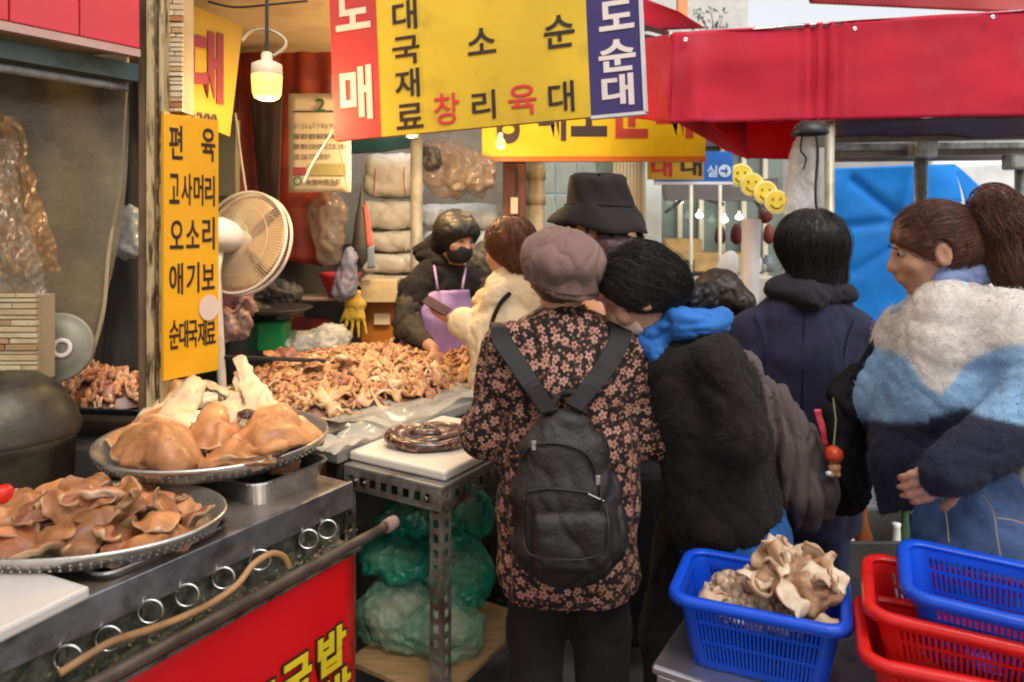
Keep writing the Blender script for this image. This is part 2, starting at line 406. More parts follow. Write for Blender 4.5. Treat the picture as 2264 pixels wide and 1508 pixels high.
# stall ceiling
mb = MB(); mb.sheet(lambda a, b: S(-3.2 + 4.9 * a, -2.7 + 2.05 * b, 2.42 + .01 * math.sin(9 * a)), 12, 6, thick=.03)
mb.obj('ceiling_panel', m_ceil, label='grimy cream ceiling over the left stall above the lit bulb', cat='ceiling')
# stall back wall, coloured dark to put the interior's shade on it
mb = MB(); mb.sheet(lambda a, b: S(-3.2 + 5.3 * a, -2.68, 2.45 * b), 10, 6, thick=.04)
mb.obj('back_wall', m_dark, label='back wall coloured dark for the shaded inside of the left stall behind the red tarp', cat='wall')
# red tarp lining: hung across the inside of the stall
cloth('red_tarp_curtain', px(520, 95, 3.75), px(735, 60, 3.75), px(725, 590, 3.75), px(520, 560, 3.75), 30, 30, m_red_tarp, amp=.05, freq=5, stretch=(1.4, 1, .25), label='dull red tarpaulin hanging behind the fan and the calendar', cat='tarpaulin')
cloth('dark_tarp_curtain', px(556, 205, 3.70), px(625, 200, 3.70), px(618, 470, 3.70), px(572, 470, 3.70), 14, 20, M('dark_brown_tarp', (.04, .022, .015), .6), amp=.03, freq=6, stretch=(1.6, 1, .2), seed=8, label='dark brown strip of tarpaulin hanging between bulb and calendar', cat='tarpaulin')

# ---- post with mosaic cladding
t = root('stall_post', 'cream painted stall post with rusty seam beside the yellow menu board', 'post', S(-.2, -.60, 0))
pc = px(342, 860, 2.13); pc.z = 0
def postbox(name, x0, x1, Y, zlo, zhi, dep, mat, par):
    a, b = px(x0, 500, Y), px(x1, 500, Y); c = (a + b) / 2; wd = (b - a).length
    mb = MB(); mb.box(Vector((c.x, c.y + dep / 2, (zlo + zhi) / 2)), wd, dep, zhi - zlo); return mb.obj(name, mat, par, bevel=.004)
postbox('post_face', 322, 340, 2.12, 0, 2.42, .06, m_post, t)
postbox('seam_strip', 341, 349, 2.135, .0, 2.42, .05, M('rusty_seam', (.09, .045, .02), .7, dirt=(.35, .25, .13), dscale=20, dlo=.5, dhi=.6), t)
postbox('post_edge', 350, 361, 2.12, 0, 2.42, .05, m_post, t)
postbox('post_side', 305, 321, 2.15, 0, 2.42, .07, M('brown_post_side', (.15, .09, .045), .65, dirt=(.04, .025, .012), dscale=8), t)
mt = [M('tile_%s' % n, c, .5, var=.2, dirt=(.3, .16, .06), dscale=10, dlo=.55, dhi=.8) for n, c in (('sand', (.5, .36, .2)), ('ivory', (.55, .43, .27)), ('rust', (.35, .14, .045)), ('tan', (.42, .26, .12)))]
def mosaic(name, label, x0, x1, y0, y1, Y, pitch, seed):
    a, b = px(x0, y1, Y), px(x1, y0, Y); r = random.Random(seed)
    t = root(name, label, 'column', ((a.x + b.x) / 2, Y + .05, 0))
    mb = MB(); mb.box(((a.x + b.x) / 2, Y + .045, (a.z + b.z) / 2), b.x - a.x - .006, .07, b.z - a.z); mb.obj('core', M('tile_grout', (.33, .25, .15), .8), t)
    z = a.z; k = 0
    while z < b.z - .004:
        hh = pitch * r.uniform(.75, 1.2); xs = [a.x, b.x] if r.random() < .55 else [a.x, a.x + (b.x - a.x) * r.uniform(.3, .7), b.x]
        for x_0, x_1 in zip(xs[:-1], xs[1:]):
            mb = MB(); dp = r.uniform(.006, .014); mb.box(((x_0 + x_1) / 2, Y + .01 - dp / 2, z + hh / 2), x_1 - x_0 - .003, dp, hh - .0035)
            mb.obj('tile', r.choices(mt, (5, 6, 1, 2))[0], t)
        z += hh; k += 1
mosaic('mosaic_column', 'narrow column clad in sand coloured mosaic strips above the yellow menu board', 352, 404, -40, 247, 2.16, .0155, 1)
mosaic('mosaic_pillar', 'sand mosaic strip pillar at the left edge beside the grey metal lid', -30, 82, 655, 845, 1.93, .0145, 2)

# ---- red header panel along the stall front, upper left
def splane(b): return S(0, b, 0), V
p0, n = splane(-.60)
q = [hit(*k, p0, n) for k in ((-160, -120), (310, -120), (312, 108), (-160, 10))]
m_hdr = M('glossy_red_panel', (.6, .03, .04), .25, var=.15, vs=3, bump=.05, coat=.4)
t = root('header_panel', 'glossy red header panel above the vinyl curtain at the upper left', 'panel', q[2])
for i in range(3):
    a0, a1 = i / 3, (i + 1) / 3 - .006
    pl = [q[0].lerp(q[1], a0), q[0].lerp(q[1], a1), q[3].lerp(q[2], a1), q[3].lerp(q[2], a0)]
    MB().prism([p for p in pl], -V * .03).obj('panel', m_hdr, t, bevel=.003)
MB().beam(q[3] - V * .02 - Z * .012, q[2] - V * .02 - Z * .012, .035, .022).obj('trim', M('pinkish_trim', (.5, .3, .25), .4), t)
# greenish soffit box behind it
MB().beam(S(-3, -.78, 1.99), S(-.18, -.78, 1.99), .22, .05).obj('soffit_beam', M('teal_grey_paint', (.12, .16, .15), .5, dirt=(.05, .05, .04)), label='teal grey soffit beam under the red header panel', cat='beam')
MB().tube([S(-3, -.70, 1.945), S(-.2, -.70, 1.945)], .012).obj('curtain_rail', m_galv, label='pale metal curtain rail carrying the vinyl curtain', cat='rail')

# ---- clear vinyl curtain
def vinyl(name, col, a, rough=.12, **k):
    """thin clear plastic film: mostly see-through with a milky coat and highlights"""
    if name in MATS: return MATS[name]
    m = M(name, col, rough, var=.1, bump=.5, bs=9, bdist=.02, **k); b = m.node_tree.nodes['Principled BSDF']; N, L = m.node_tree.nodes, m.node_tree.links
    ns = N.new('ShaderNodeTexNoise'); ns.inputs['Scale'].default_value = 4; ns.inputs['Detail'].default_value = 6; tc = N.new('ShaderNodeTexCoord'); L.new(tc.outputs['Object'], ns.inputs['Vector'])
    mr = N.new('ShaderNodeMapRange'); mr.inputs['From Min'].default_value = .3; mr.inputs['From Max'].default_value = .7; mr.inputs['To Min'].default_value = a * .6; mr.inputs['To Max'].default_value = min(1, a * 1.4)
    L.new(ns.outputs[0], mr.inputs['Value']); L.new(mr.outputs[0], b.inputs['Alpha']); return m
m_vin = vinyl('smoky_vinyl', (.24, .18, .1), .72, rough=.28)
a0 = px(-60, 130, 2.02); b0 = px(281, 118, 2.25)
cloth('vinyl_curtain', a0, b0, px(195, 805, 2.2), px(-60, 690, 2.02), 40, 50, m_vin, amp=.035, freq=3.5, stretch=(1.6, 1.6, .3), seed=4, thick=0, label='smoky clear vinyl curtain hanging at the upper left', cat='curtain',
      fn=lambda P, u, v: P + np.stack([.05 * np.sin(v * 3.1) * u, 0 * u, 0 * u], 1))
mb = MB(); mb.tube(smooth_path([px(281, 118, 2.24), px(274, 260, 2.24), px(262, 420, 2.23), px(240, 560, 2.21), px(228, 690, 2.2), px(196, 806, 2.19)]), .006); mb.obj('curtain_hem', M('hem_tape', (.36, .29, .18), .5), label='pale taped hem along the edge of the vinyl curtain', cat='hem')
# crinkled foil bag by the curtain
def crinkle(v, f, amp, fr, seed):
    n = vnormals(v, f); return v + n * (amp * (np.abs(pnoise(v, fr, seed)) * 2 + np.abs(pnoise(v, fr * 2.2, seed + 1)) - .8))[:, None]
def crumple(field, h, amp, fr, seed, st=(1, 1, 1)):
    """plastic film: smooth hollows between sharp outward ridges"""
    v, f = nets(field, h); v = relax(v, f, 1); n = vnormals(v, f); q = (v + .03 * np.stack([pnoise(v, 9, seed + s_) for s_ in (1, 2, 3)], 1)) * np.array(st)
    d = .5 - np.abs(pnoise(q, fr, seed)) * 2.6 + .3 - np.abs(pnoise(q, fr * 2.1, seed + 5)) * 1.4 - np.abs(pnoise(q, fr * 4.4, seed + 7)) * .9
    return v + n * (amp * d)[:, None], f
def bag(name, field, h, mat, amp, fr, seed, st=(1, 1, .6), **k):
    v, f = crumple(field, h * .7, amp * .8, fr * .9, seed, st); return mobj(name, v, f, mat, smooth=True, **k)
for k_, (x0, x1, xb0, xb1, y0, y1, Y, al, lb) in enumerate(((-40, 40, -60, 128, 250, 600, 1.98, .42, 'amber tinted clear plastic sheet hanging in front of the vinyl curtain'), (-50, 30, -60, 95, 300, 650, 1.94, .22, 'glossy clear plastic sheet nearest the left edge, over the amber one'))):
    cloth('plastic_film', px(x0, y0, Y), px(x1, y0 + 10, Y), px(xb1, y1, Y), px(xb0, y1 + 10, Y), 90, 80, vinyl('amber_film_%d' % k_, (.5, .24, .08) if k_ == 0 else (.6, .5, .38), al, rough=.05, metal=.35), amp=.05, freq=9, stretch=(1.6, 1, .35), seed=3 + k_, thick=0, label=lb, cat='plastic sheet', fn=lambda P, u_, v_: P + np.stack([0 * u_, .045 * np.abs(pnoise(P * np.array((1.4, 1, .45)), 20, 7)) - .02 * np.abs(pnoise(P * np.array((1, 1, .7)), 50, 2)), 0 * u_], 1))
# ---- awnings over the right side
m_awn = M('red_awning_cloth', (.40, .014, .034), .75, spec=.2, var=.15, vs=3, bump=.12, bs=25, dirt=(.36, .05, .07), dscale=2.5, dlo=.5, dhi=.8)
m_awn2 = M('bright_red_cloth', (.6, .006, .03), .6, var=.12, bump=.1)
_t = m_awn2.node_tree; _p = _t.nodes['Principled BSDF']; _tr = _t.nodes.new('ShaderNodeBsdfTranslucent'); _tr.inputs[0].default_value = (.9, .01, .06, 1); _mx = _t.nodes.new('ShaderNodeMixShader'); _mx.inputs[0].default_value = .6     # thin cloth lets the daylight behind it through
_t.links.new(_p.outputs[0], _mx.inputs[1]); _t.links.new(_tr.outputs[0], _mx.inputs[2]); _t.links.new(_mx.outputs[0], _t.nodes['Material Output'].inputs[0])
YV = 3.0
t = root('awning', 'long red awning with deep front valance over the shoppers at the right', 'awning', px(1835, 1400, YV).to_3d() * 1)
t.location.z = 1.9
def gather(P, u, v):
    e = np.exp(-((u - .36) / .05) ** 2) * (1 - np.abs(v - .5)); P[:, 1] += .025 * np.sin(u * 210) * e; P[:, 1] -= .05 * np.exp(-((u - .06) / .03) ** 2) * v; return P
cloth('valance', px(1486, 72, YV), px(2420, 14, YV), px(2420, 256, YV), px(1478, 274, YV), 110, 24, m_awn, t, amp=.022, freq=2.0, stretch=(.9, 1, 1.8), seed=11, sag=-.004, fn=gather)
cloth('roof', px(1440, 110, 3.9), px(2500, 60, 3.9), px(2420, 14, YV), px(1486, 72, YV), 40, 16, m_awn, t, amp=.02, freq=2, seed=5)
cloth('side_flap', px(1400, 90, 3.7), px(1486, 74, YV), px(1480, 272, YV), px(1400, 262, 3.7), 16, 14, m_awn, t, amp=.03, freq=4, seed=9)
cloth('inner_flap', px(1555, 260, 3.25), px(1775, 250, 3.25), px(1745, 352, 3.25), px(1655, 350, 3.25), 24, 14, m_awn2, t, amp=.045, freq=6, stretch=(1, 1, .3), seed=2)
cloth('hanging_corner', px(1480, 262, 3.3), px(1650, 262, 3.25), px(1655, 354, 3.25), px(1600, 330, 3.3), 18, 12, m_awn, t, amp=.03, freq=5, stretch=(1, 1, .3), seed=6)
mb = MB(); mb.tube([px(1480, 76, 3.02), px(2420, 18, 3.02)], .012); mb.obj('front_bar', m_galv, t)
for x, y in ((1516, 88), (1890, 64), (2195, 38)):
    mb = MB(); c = px(x, y, YV - .03); mb.lathe([(0, -.002), (.009, -.002), (.011, .001), (.006, .004), (.004, .003)], c, 14, az=Vector((0, -1, 0)), ax=Vector((1, 0, 0)), ay=Z); mb.obj('eyelet', m_alu, t, smooth=True)
m_awn_dark = M('maroon_awning_cloth', (.3, .02, .025), .5, bump=.12)
cloth('upper_awning', px(1770, -40, 4.4), px(2500, -60, 3.6), px(2400, 36, 3.6), px(1790, 8, 4.4), 30, 10, m_awn_dark, amp=.02, label='second maroon awning edge higher up at the top right', cat='awning')
t = root('far_awning', 'dark ribbed red awning behind the blue sign panel', 'awning', px(1480, 100, 4.4))
cloth('slope', px(1330, -40, 4.4), px(1500, 25, 4.2), px(1560, 62, 4.2), px(1330, 75, 4.4), 18, 10, m_awn, t, amp=.02)
for i in range(4):
    mb = MB(); mb.beam(px(1390, 52 + i * 22, 4.4), px(1500, 80 + i * 16, 4.1), .03, .03); mb.obj('rib', M('dark_rib', (.05, .02, .02), .6), t)
# ---- tent frame and grey roof under the awning, right
m_tan = M('tan_tent_beam', (.33, .27, .22), .5, var=.25, vs=8, dirt=(.14, .12, .11), dscale=6)
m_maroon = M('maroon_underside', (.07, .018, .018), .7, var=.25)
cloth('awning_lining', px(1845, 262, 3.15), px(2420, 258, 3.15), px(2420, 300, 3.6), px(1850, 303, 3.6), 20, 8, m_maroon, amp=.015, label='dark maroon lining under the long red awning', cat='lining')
t = root('tent_frame', 'grey and tan tent frame beams in front of the blue tarpaulin', 'frame', px(2035, 1400, 3.7)); t.location.z = 0
for i, (y0, y1, Y, hgt, mt_) in enumerate(((308, 296, 3.62, .04, m_tan), (326, 318, 3.75, .035, m_galv), (340, 331, 3.8, .04, m_tan), (352, 346, 3.9, .03, M('grey_beam', (.22, .2, .2), .5)))):
    mb = MB(); mb.beam(px(1838, y0, Y), px(2430, y1, Y), .04, hgt); mb.obj('beam', mt_, t, bevel=.004)
mb = MB(); mb.tube([px(2036, 322, 3.7), Vector((px(2034, 700, 3.7).x, 3.7, 0))], .032, 14); mb.obj('pole', m_galv, t, smooth=True)
mb = MB(); mb.box(px(2040, 330, 3.66), .11, .09, .09); mb.obj('joint', m_galv, t, bevel=.01)
mb = MB(); mb.tube([px(2256, 350, 3.7), Vector((px(2252, 700, 3.7).x, 3.7, 0))], .026, 12); mb.obj('pole', m_galv, t, smooth=True)
mb = MB(); mb.box(px(2252, 358, 3.66), .12, .09, .08); mb.obj('joint', m_galv, t, bevel=.01)
# front pole of the awning
mb = MB(); mb.tube([px(1834, 268, 3.05), Vector((px(1834, 300, 3.05).x, 3.05, 0))], .02, 14); mb.obj('awning_pole', M('galv_cream', (.4, .37, .28), .45, metal=.3, dirt=(.2, .17, .12)), label='upright metal pole holding the red awning front', cat='pole', smooth=True)
# ---- blue tarpaulin + white sheet behind the right-hand shoppers
m_blue = M('blue_tarp', (.012, .25, .8), .6, spec=.3, var=.15, vs=2, bump=.25, bs=14, bdist=.01)
t = root('blue_tarp', 'bright blue tarpaulin stretched behind the ponytailed woman', 'tarpaulin', px(2000, 700, 4.6)); t.location.z = 0
def tarpf(P, u, v):
    for (x0, z0, x1, z1, d) in ((1890, 400, 1990, 480, .03), (2010, 372, 1985, 500, -.03), (1850, 505, 2150, 470, .025), (1890, 600, 2170, 430, .02), (1985, 490, 2060, 640, -.02)):
        a, b = A(px(x0, z0, 4.6)), A(px(x1, z1, 4.6)); e = b - a; h = np.clip(((P - a) @ e) / (e @ e), 0, 1); dd = np.linalg.norm((P - a - h[:, None] * e)[:, [0, 2]], axis=1); P[:, 1] += d * np.exp(-(dd / .035) ** 2)
    return P
cloth('tarp_sheet', px(1836, 372, 4.6), px(2110, 362, 4.6), px(2225, 960, 4.6), px(1836, 960, 4.6), 90, 110, m_blue, t, amp=.03, freq=2.6, seed=3, fn=tarpf)
cloth('tarp_corner', px(2108, 363, 4.62), px(2112, 363, 4.62), px(2230, 470, 4.62), px(2180, 600, 4.62), 12, 12, m_blue, t, amp=.02)
cloth('white_tent_wall', px(2060, 355, 4.9), px(2750, 340, 4.9), px(2750, 985, 4.9), px(2060, 985, 4.9), 40, 40, M('white_tent_cloth', (.66, .65, .62), .55, bump=.2, bs=10), amp=.03, label='white tent wall behind the blue tarpaulin at the right', cat='tent wall')
# black hose lamp + knot on pole
mb = MB(); c = px(1790, 285, 2.98); mb.lathe([(.002, .03), (.035, .03), (.06, .01), (.075, -.02), (.07, -.024), (.05, -.005), (.002, .004)], c, 26); mb.obj('hanging_lamp', m_blackmetal, label='small black lamp shade hanging under the red awning by the pole', cat='lamp', smooth=True)
# plastic-wrapped bundle beside the pole
m_plast = vinyl('milky_plastic', (.62, .62, .62), .5, rough=.15)
c = px(1772, 300, 3.12)
bag('plastic_bundle', U_(caps(px(1790, 285, 3.15), px(1780, 350, 3.15), .03, .055), caps(px(1780, 350, 3.15), px(1765, 560, 3.15), .055, .085), k=.05), .011, m_plast, .02, 11, 8, label='milky plastic wrapped bundle hanging left of the awning pole', cat='bundle')
mb = MB(); mb.tube(smooth_path([px(1776, 290, 3.05), px(1770, 330, 3.04), px(1782, 350, 3.04), px(1776, 375, 3.04)]), .004); mb.tube(smooth_path([px(1800, 285, 3.05), px(1808, 330, 3.04), px(1803, 420, 3.04), px(1806, 470, 3.04)]), .006); mb.obj('cord', m_blackmetal, label='black cord dangling along the plastic wrapped bundle', cat='cord', smooth=True)

# ---- far right background: shops along the alley
m_pane = M('shop_pane', (.16, .19, .16), .08, var=.3, vs=2, spec=.6, bump=.05)
m_beige = M('beige_shutter', (.55, .42, .25), .6, var=.1)
m_bars = M('beige_mullion', (.58, .52, .38), .5)
m_mint = M('mint_panel', (.36, .39, .33), .55, var=.3, vs=2, dirt=(.2, .2, .16), dscale=4)
t = root('panelled_facade', 'pale mint panelled shop front behind the bucket hat', 'building', px(1240, 500, 5.4)); t.location.z = 0
for i in range(6):
    x0, x1 = 1090 + i * 46, 1090 + (i + 1) * 46 - 2; a, b = px(x0, 500, 5.4), px(x1, 500, 5.4)
    for z0, z1 in ((.0, 1.15), (1.16, 1.75), (1.76, 2.9)):
        MB().box(((a.x + b.x) / 2, 5.42, (z0 + z1) / 2), b.x - a.x, .05, z1 - z0).obj('panel', m_mint, t, bevel=.004)
t = root('rolling_shutter', 'beige ribbed shutter right of the bucket hat', 'shutter', px(1390, 500, 5.2)); t.location.z = 0
for i in range(9):
    a, b = px(1355 + i * 7.6, 500, 5.2), px(1361.8 + i * 7.6, 500, 5.2)
    MB().box(((a.x + b.x) / 2, 5.2, 1.3), b.x - a.x, .03, 2.6).obj('slat', m_beige, t, bevel=.003)
a, b = px(1424, 500, 5.1), px(1460, 500, 5.1)
MB().box(((a.x + b.x) / 2, 5.1, 1.3), b.x - a.x, .1, 2.6).obj('white_column', M('white_paint_bluish', (.66, .72, .72), .5), bevel=.01, label='pale bluish white column beside the beige shutter', cat='column')
mb = MB(); a, b = px(1440, 500, 5.0), px(1466, 500, 5.0); mb.box(((a.x + b.x) / 2, 5.0, .85), b.x - a.x, .08, 1.0); mb.obj('white_board', M('white_board', (.75, .77, .78), .5), bevel=.006, label='white board leaning below the pale column', cat='board')
t = root('glazed_shop', 'glazed market shop front with beige frames in the alley behind', 'building', px(1560, 500, 7.0)); t.location.z = 0
for i in range(6):
    a, b = px(1455 + i * 47, 500, 7.0), px(1455 + (i + 1) * 47, 500, 7.0)
    MB().box(((a.x + b.x) / 2, 7.03, 1.55), b.x - a.x - .04, .02, 1.5).obj('pane', m_pane, t)
    MB().box((a.x, 7.0, 1.3), .045, .07, 2.6).obj('mullion', m_bars, t, bevel=.004)
    MB().box(((a.x + b.x) / 2, 7.0, .4), b.x - a.x - .05, .06, .78).obj('lower_panel', M('tan_panel', (.36, .28, .2), .6), t, bevel=.004)
MB().box((px(1580, 500, 7).x, 6.98, 2.42), 2.6, .1, .3).obj('lintel', M('dark_lintel', (.05, .04, .035), .6), t)
for li, (x, y) in enumerate(((1503, 444), (1546, 476), (1602, 486), (1634, 480))):   # white lamps in the shop
    mb = MB(); c = px(x, y, 6.8); mb.lathe([(.001, -.03), (.03, -.018), (.036, .0), (.024, .018), (.01, .03), (.008, .055)], c, 16); mb.obj('shop_lamp', M('lit_lamp', (1, .95, .85), .4, emit=2, var=0, bump=0), label=['highest and leftmost white lamp glowing in the glazed shop', 'second white lamp from the left in the glazed shop', 'third white lamp, lowest in the glazed shop', 'rightmost white lamp of the glazed shop beside the smiley discs'][li], cat='lamp', group='lamps in the shop front', smooth=True)
for li, (x, y, s_) in enumerate(((1592, 522, .8), (1628, 520, .85), (1692, 470, 1.0), (1700, 520, .8))):
    mb = MB(); c = px(x, y, 6.6); mb.lathe([(.02, .12 * s_), (.05 * s_, .08 * s_), (.065 * s_, .0), (.06 * s_, -.06 * s_), (.02, -.1 * s_)], c, 12, cap0=True, cap1=True); mb.obj('red_lantern', M('red_goods', (.16, .022, .02), .6), label=['leftmost dark red lantern hanging before the glazed shop', 'dark red lantern just left of the white pole', 'upper dark red lantern below the last smiley disc', 'lower dark red lantern right of the white pole'][li], cat='lantern', group='red lanterns in the alley', smooth=True)
for k, (x0, x1, y0, y1, Y) in enumerate(((1472, 1552, 528, 560, 6.2), (1490, 1535, 555, 575, 6.0), (1535, 1620, 560, 600, 6.1), (1618, 1652, 560, 600, 6.1))):
    a, b = px(x0, y1, Y), px(x1, y0, Y); mb = MB(); dp = .3; wd, hh = b.x - a.x, b.z - a.z
    c = Vector(((a.x + b.x) / 2, Y + dp / 2, a.z))
    for sx, sy, ox, oy in ((wd, .015, 0, -dp / 2), (wd, .015, 0, dp / 2), (.015, dp - .03, -wd / 2 + .008, 0), (.015, dp - .03, wd / 2 - .008, 0)): mb.box(c + Vector((ox, oy, hh / 2)), sx, sy, hh)
    mb.box(c + Vector((0, 0, .008)), wd - .03, dp - .03, .012)
    mb.obj('wooden_crate', M('crate_wood', (.45, .28, .1), .6, var=.3), bevel=.003, label=['upper long wooden crate in front of the glazed shop', 'small wooden crate below the long one at the glazed shop', 'wide low crate at the right of the glazed shop', 'small brown crate beside the white pole in the alley'][k], cat='crate')
cst = MB(); a, b = px(1430, 600, 6.0), px(1720, 690, 6.0); cst.box(((a.x + b.x) / 2, 6.25, .55), b.x - a.x, .6, 1.08); cst.obj('goods_counter', M('stone_counter', (.42, .38, .31), .6, var=.2), bevel=.01, label='grey stone counter under the crates in the alley', cat='counter')
mb = MB(); mb.lathe([(.001, 0), (.075, 0), (.08, .006), (.075, .012), (.001, .012)], px(1607, 595, 4.6), 30, ax=Vector((.9, 0, 0)), ay=Vector((.2, 0, 1)).normalized(), az=Vector((0, -1, 0)), sy=1.5); mb.obj('lid_dish', M('white_plastic', (.8, .8, .78), .4), smooth=True, label='bright white oval lid standing in the alley left of the white pole', cat='lid')
mb = MB(); mb.tube([px(1662, 485, 3.6), px(1656, 680, 3.6), Vector((px(1650, 700, 3.6).x, 3.6, 0))], .045, 18); mb.obj('white_pole', M('white_plastic_pole', (.68, .65, .63), .4), smooth=True, label='thick white plastic pole beside the navy coat', cat='pole')
for i, (x, y) in enumerate(((1638, 388), (1662, 408), (1692, 426), (1716, 446))):
    t = root('smiley_sign', ['first yellow smiley disc, partly under the blue sign', 'second yellow smiley disc, the clearest in the row', 'third yellow smiley disc in the slanting row', 'last yellow smiley disc nearest the plastic bundle'][i], 'sign', px(x, y, 5.0), group='row of smiley discs')
    c = px(x, y, 5.0 - .02 * i); X_ = Vector((1, 0, 0)); fw = Vector((0, -1, 0)); rr = .082
    MB().lathe([(.001, -.01), (rr, -.01), (rr, .01), (.001, .01)], c, 36, ax=X_, ay=Z, az=fw).obj('rim', M('pale_yellow', (.85, .78, .35), .4), t)
    MB().lathe([(.001, .010), (rr * .86, .010), (rr * .86, .014), (.001, .014)], c, 36, ax=X_, ay=Z, az=fw).obj('disc', M('smiley_yellow', (.85, .62, .06), .4), t)
    for s_ in (-1, 1): MB().tube([c + X_ * (s_ * .026) + Z * .012 + fw * .016, c + X_ * (s_ * .026) + Z * .026 + fw * .016], .007, 8).obj('eye', M('smiley_brown', (.3, .17, .03), .5), t)
    MB().tube(arc(c + fw * .016, .045, R(205), R(335), 10, X_, Z), .005, 6).obj('mouth', M('smiley_brown', (.3, .17, .03), .5), t)
# far building and sky gap
t = root('far_building', 'tall pale building beyond the alley with blue windows', 'building', (4.5, 20, 0))
MB().box((3.4, 20, 4), 5.6, 2, 8).obj('wall', M('far_wall', (.5, .48, .44), .7), t)
for i in range(5):
    for j in range(3): MB().box((1.2 + i * 1.05, 18.98, 2.6 + j * 1.6), .7, .06, 1.0).obj('window', M('far_window', (.2, .28, .33), .15), t, bevel=.01)
mb = MB(); mb.beam(px(1508, -60, 9), px(1508, 62, 9), .12, .12); mb.obj('orange_post', M('orange_paint', (.75, .25, .08), .5), label='orange post sticking up against the white sky', cat='post')
r = random.Random(4); mb = MB()
for i in range(60):
    c = px(r.uniform(1530, 1610), r.uniform(15, 75), 12 + r.random()); d = Vector((r.gauss(0, 1), r.gauss(0, 1), r.gauss(0, 1))).normalized() * .05; e = d.orthogonal().normalized() * .03
    mb.add([c - d, c + e, c + d, c - e], [(0, 1, 2, 3)])
t = root('bare_tree', 'thin leafy twigs showing against the white sky above the awning', 'tree', px(1560, 800, 12)); t.location.z = 0
mb.obj('crown', M('far_leaf', (.06, .07, .03), .7), t)
mb = MB(); p_ = px(1570, 90, 12.5); mb.tube([Vector((p_.x, 12.5, 0)), p_], [.09, .03], 8)
for i in range(9):
    e = px(r.uniform(1530, 1610), r.uniform(10, 70), 12.5); mb.tube([p_, p_.lerp(e, .5) + Vector((.05, 0, .02)), e], [.02, .012, .005], 5)
mb.obj('trunk', M('bark', (.12, .09, .07), .8), t)
# filler wall of stalls far right behind the tent, so the alley is closed
cloth('grey_tarp_wall', px(1640, 250, 9), px(2700, 250, 9), px(2700, 700, 9), px(1640, 700, 9), 30, 12, M('grey_tarp', (.28, .26, .24), .7), amp=.1, freq=1, label='grey tarpaulin closing the alley far behind the white pole', cat='tarpaulin')

# back of the stall behind the sacks, and a sheet added to darken below the red tarp
MB().box(Vector((px(860, 400, 5.2).x, 5.25, 1.3)), 1.9, .06, 2.6).obj('stall_back_wall', M('brown_grey_wall', (.2, .17, .13), .7, var=.3, vs=3, dirt=(.09, .07, .05), dscale=3), label='brown grey wall behind the stacked white sacks', cat='wall')
cloth('added_dark_sheet', px(500, 540, 3.95), px(800, 540, 3.95), px(800, 900, 3.95), px(500, 900, 3.95), 20, 16, m_dark, amp=.05, freq=4, stretch=(1.5, 1, .3), label='dark sheet added to darken the space below the red tarp', cat='cloth')
# added canopy, out of view behind the viewer, to cut the sky light
cloth('added_sky_blocker', Vector((-3.2, -.6, 3.5)), Vector((3.4, -.6, 3.8)), Vector((3.4, -4.5, 3.8)), Vector((-3.2, -4.5, 3.5)), 30, 30, M('sky_blocker_cloth', (.5, .46, .42), .7), amp=.08, freq=1, label='pale canopy added out of view behind the viewer to block sky light', cat='canopy')

cloth('interior_shade_band', px(1458, 402, 6.4), px(1720, 398, 6.4), px(1720, 452, 6.0), px(1470, 440, 6.0), 16, 6, M('shop_shade_grey', (.06, .05, .045), .7), amp=.04, freq=3, label='dark band standing in for the shaded top of the glazed shop interior', cat='awning')  # dark sheet added as the shaded top of the shop interior
rk = random.Random(31); tints = [M('goods_%d' % q, c_, .5, var=.3) for q, c_ in enumerate(((.6, .55, .48), (.35, .08, .05), (.5, .36, .12), (.18, .2, .18), (.66, .64, .6), (.4, .26, .14), (.12, .13, .15)))]
gl = ['pale', 'dark red', 'ochre', 'slate green', 'white', 'brown', 'charcoal']; places = ['under the dark shade band', 'by the left mullion', 'beside the long crate', 'next to the white lid', 'before the middle pane', 'by the right mullion', 'behind the white pole']
for q in range(21):
    x = 1470 + 11.5 * q + rk.uniform(-3, 3); ci = (q * 3 + q // 7) % 7; Y = 6.45; wd_, hh_ = rk.uniform(.03, .06), rk.uniform(.08, .2); b_ = px(x, 598, Y)
    MB().lathe([(wd_ * .9, 0), (wd_, .01), (wd_, hh_ * .7), (wd_ * .55, hh_ * .85), (wd_ * .5, hh_), (.001, hh_)], Vector((b_.x, Y, 1.1)), 14).obj('jar', tints[ci], smooth=True, label='%s jar in the goods row %s, %s in the row' % (gl[ci], places[q // 3], ('first', 'second', 'third')[q % 3]), cat='jar', group='jars on the alley counter')
for q, (x0, y0, x1, y1) in enumerate(((1470, 470, 1530, 425), (1500, 420, 1600, 452), (1560, 430, 1640, 410), (1690, 470, 1640, 405))):
    MB().tube([px(x0, y0, 6.3), px(x1, y1, 6.3)], .018, 8).obj('scaffold_tube', m_galv, label=['left slanting', 'falling middle', 'upper rising', 'right leaning'][q] + ' scaffold tube under the dark shade band', cat='tube', smooth=True)
for q, (x, y0, y1) in enumerate(((1440, 395, 620), (1528, 405, 615), (1592, 405, 560))):
    MB().tube([px(x, y0, 5.7), Vector((px(x, y0, 5.7).x, 5.7, 0))], .014, 8).obj('thin_pole', M('cream_pole', (.55, .5, .38), .5), label=['leftmost thin cream pole by the white board', 'middle thin cream pole before the crates', 'right thin cream pole before the red lanterns'][q], cat='pole', smooth=True)

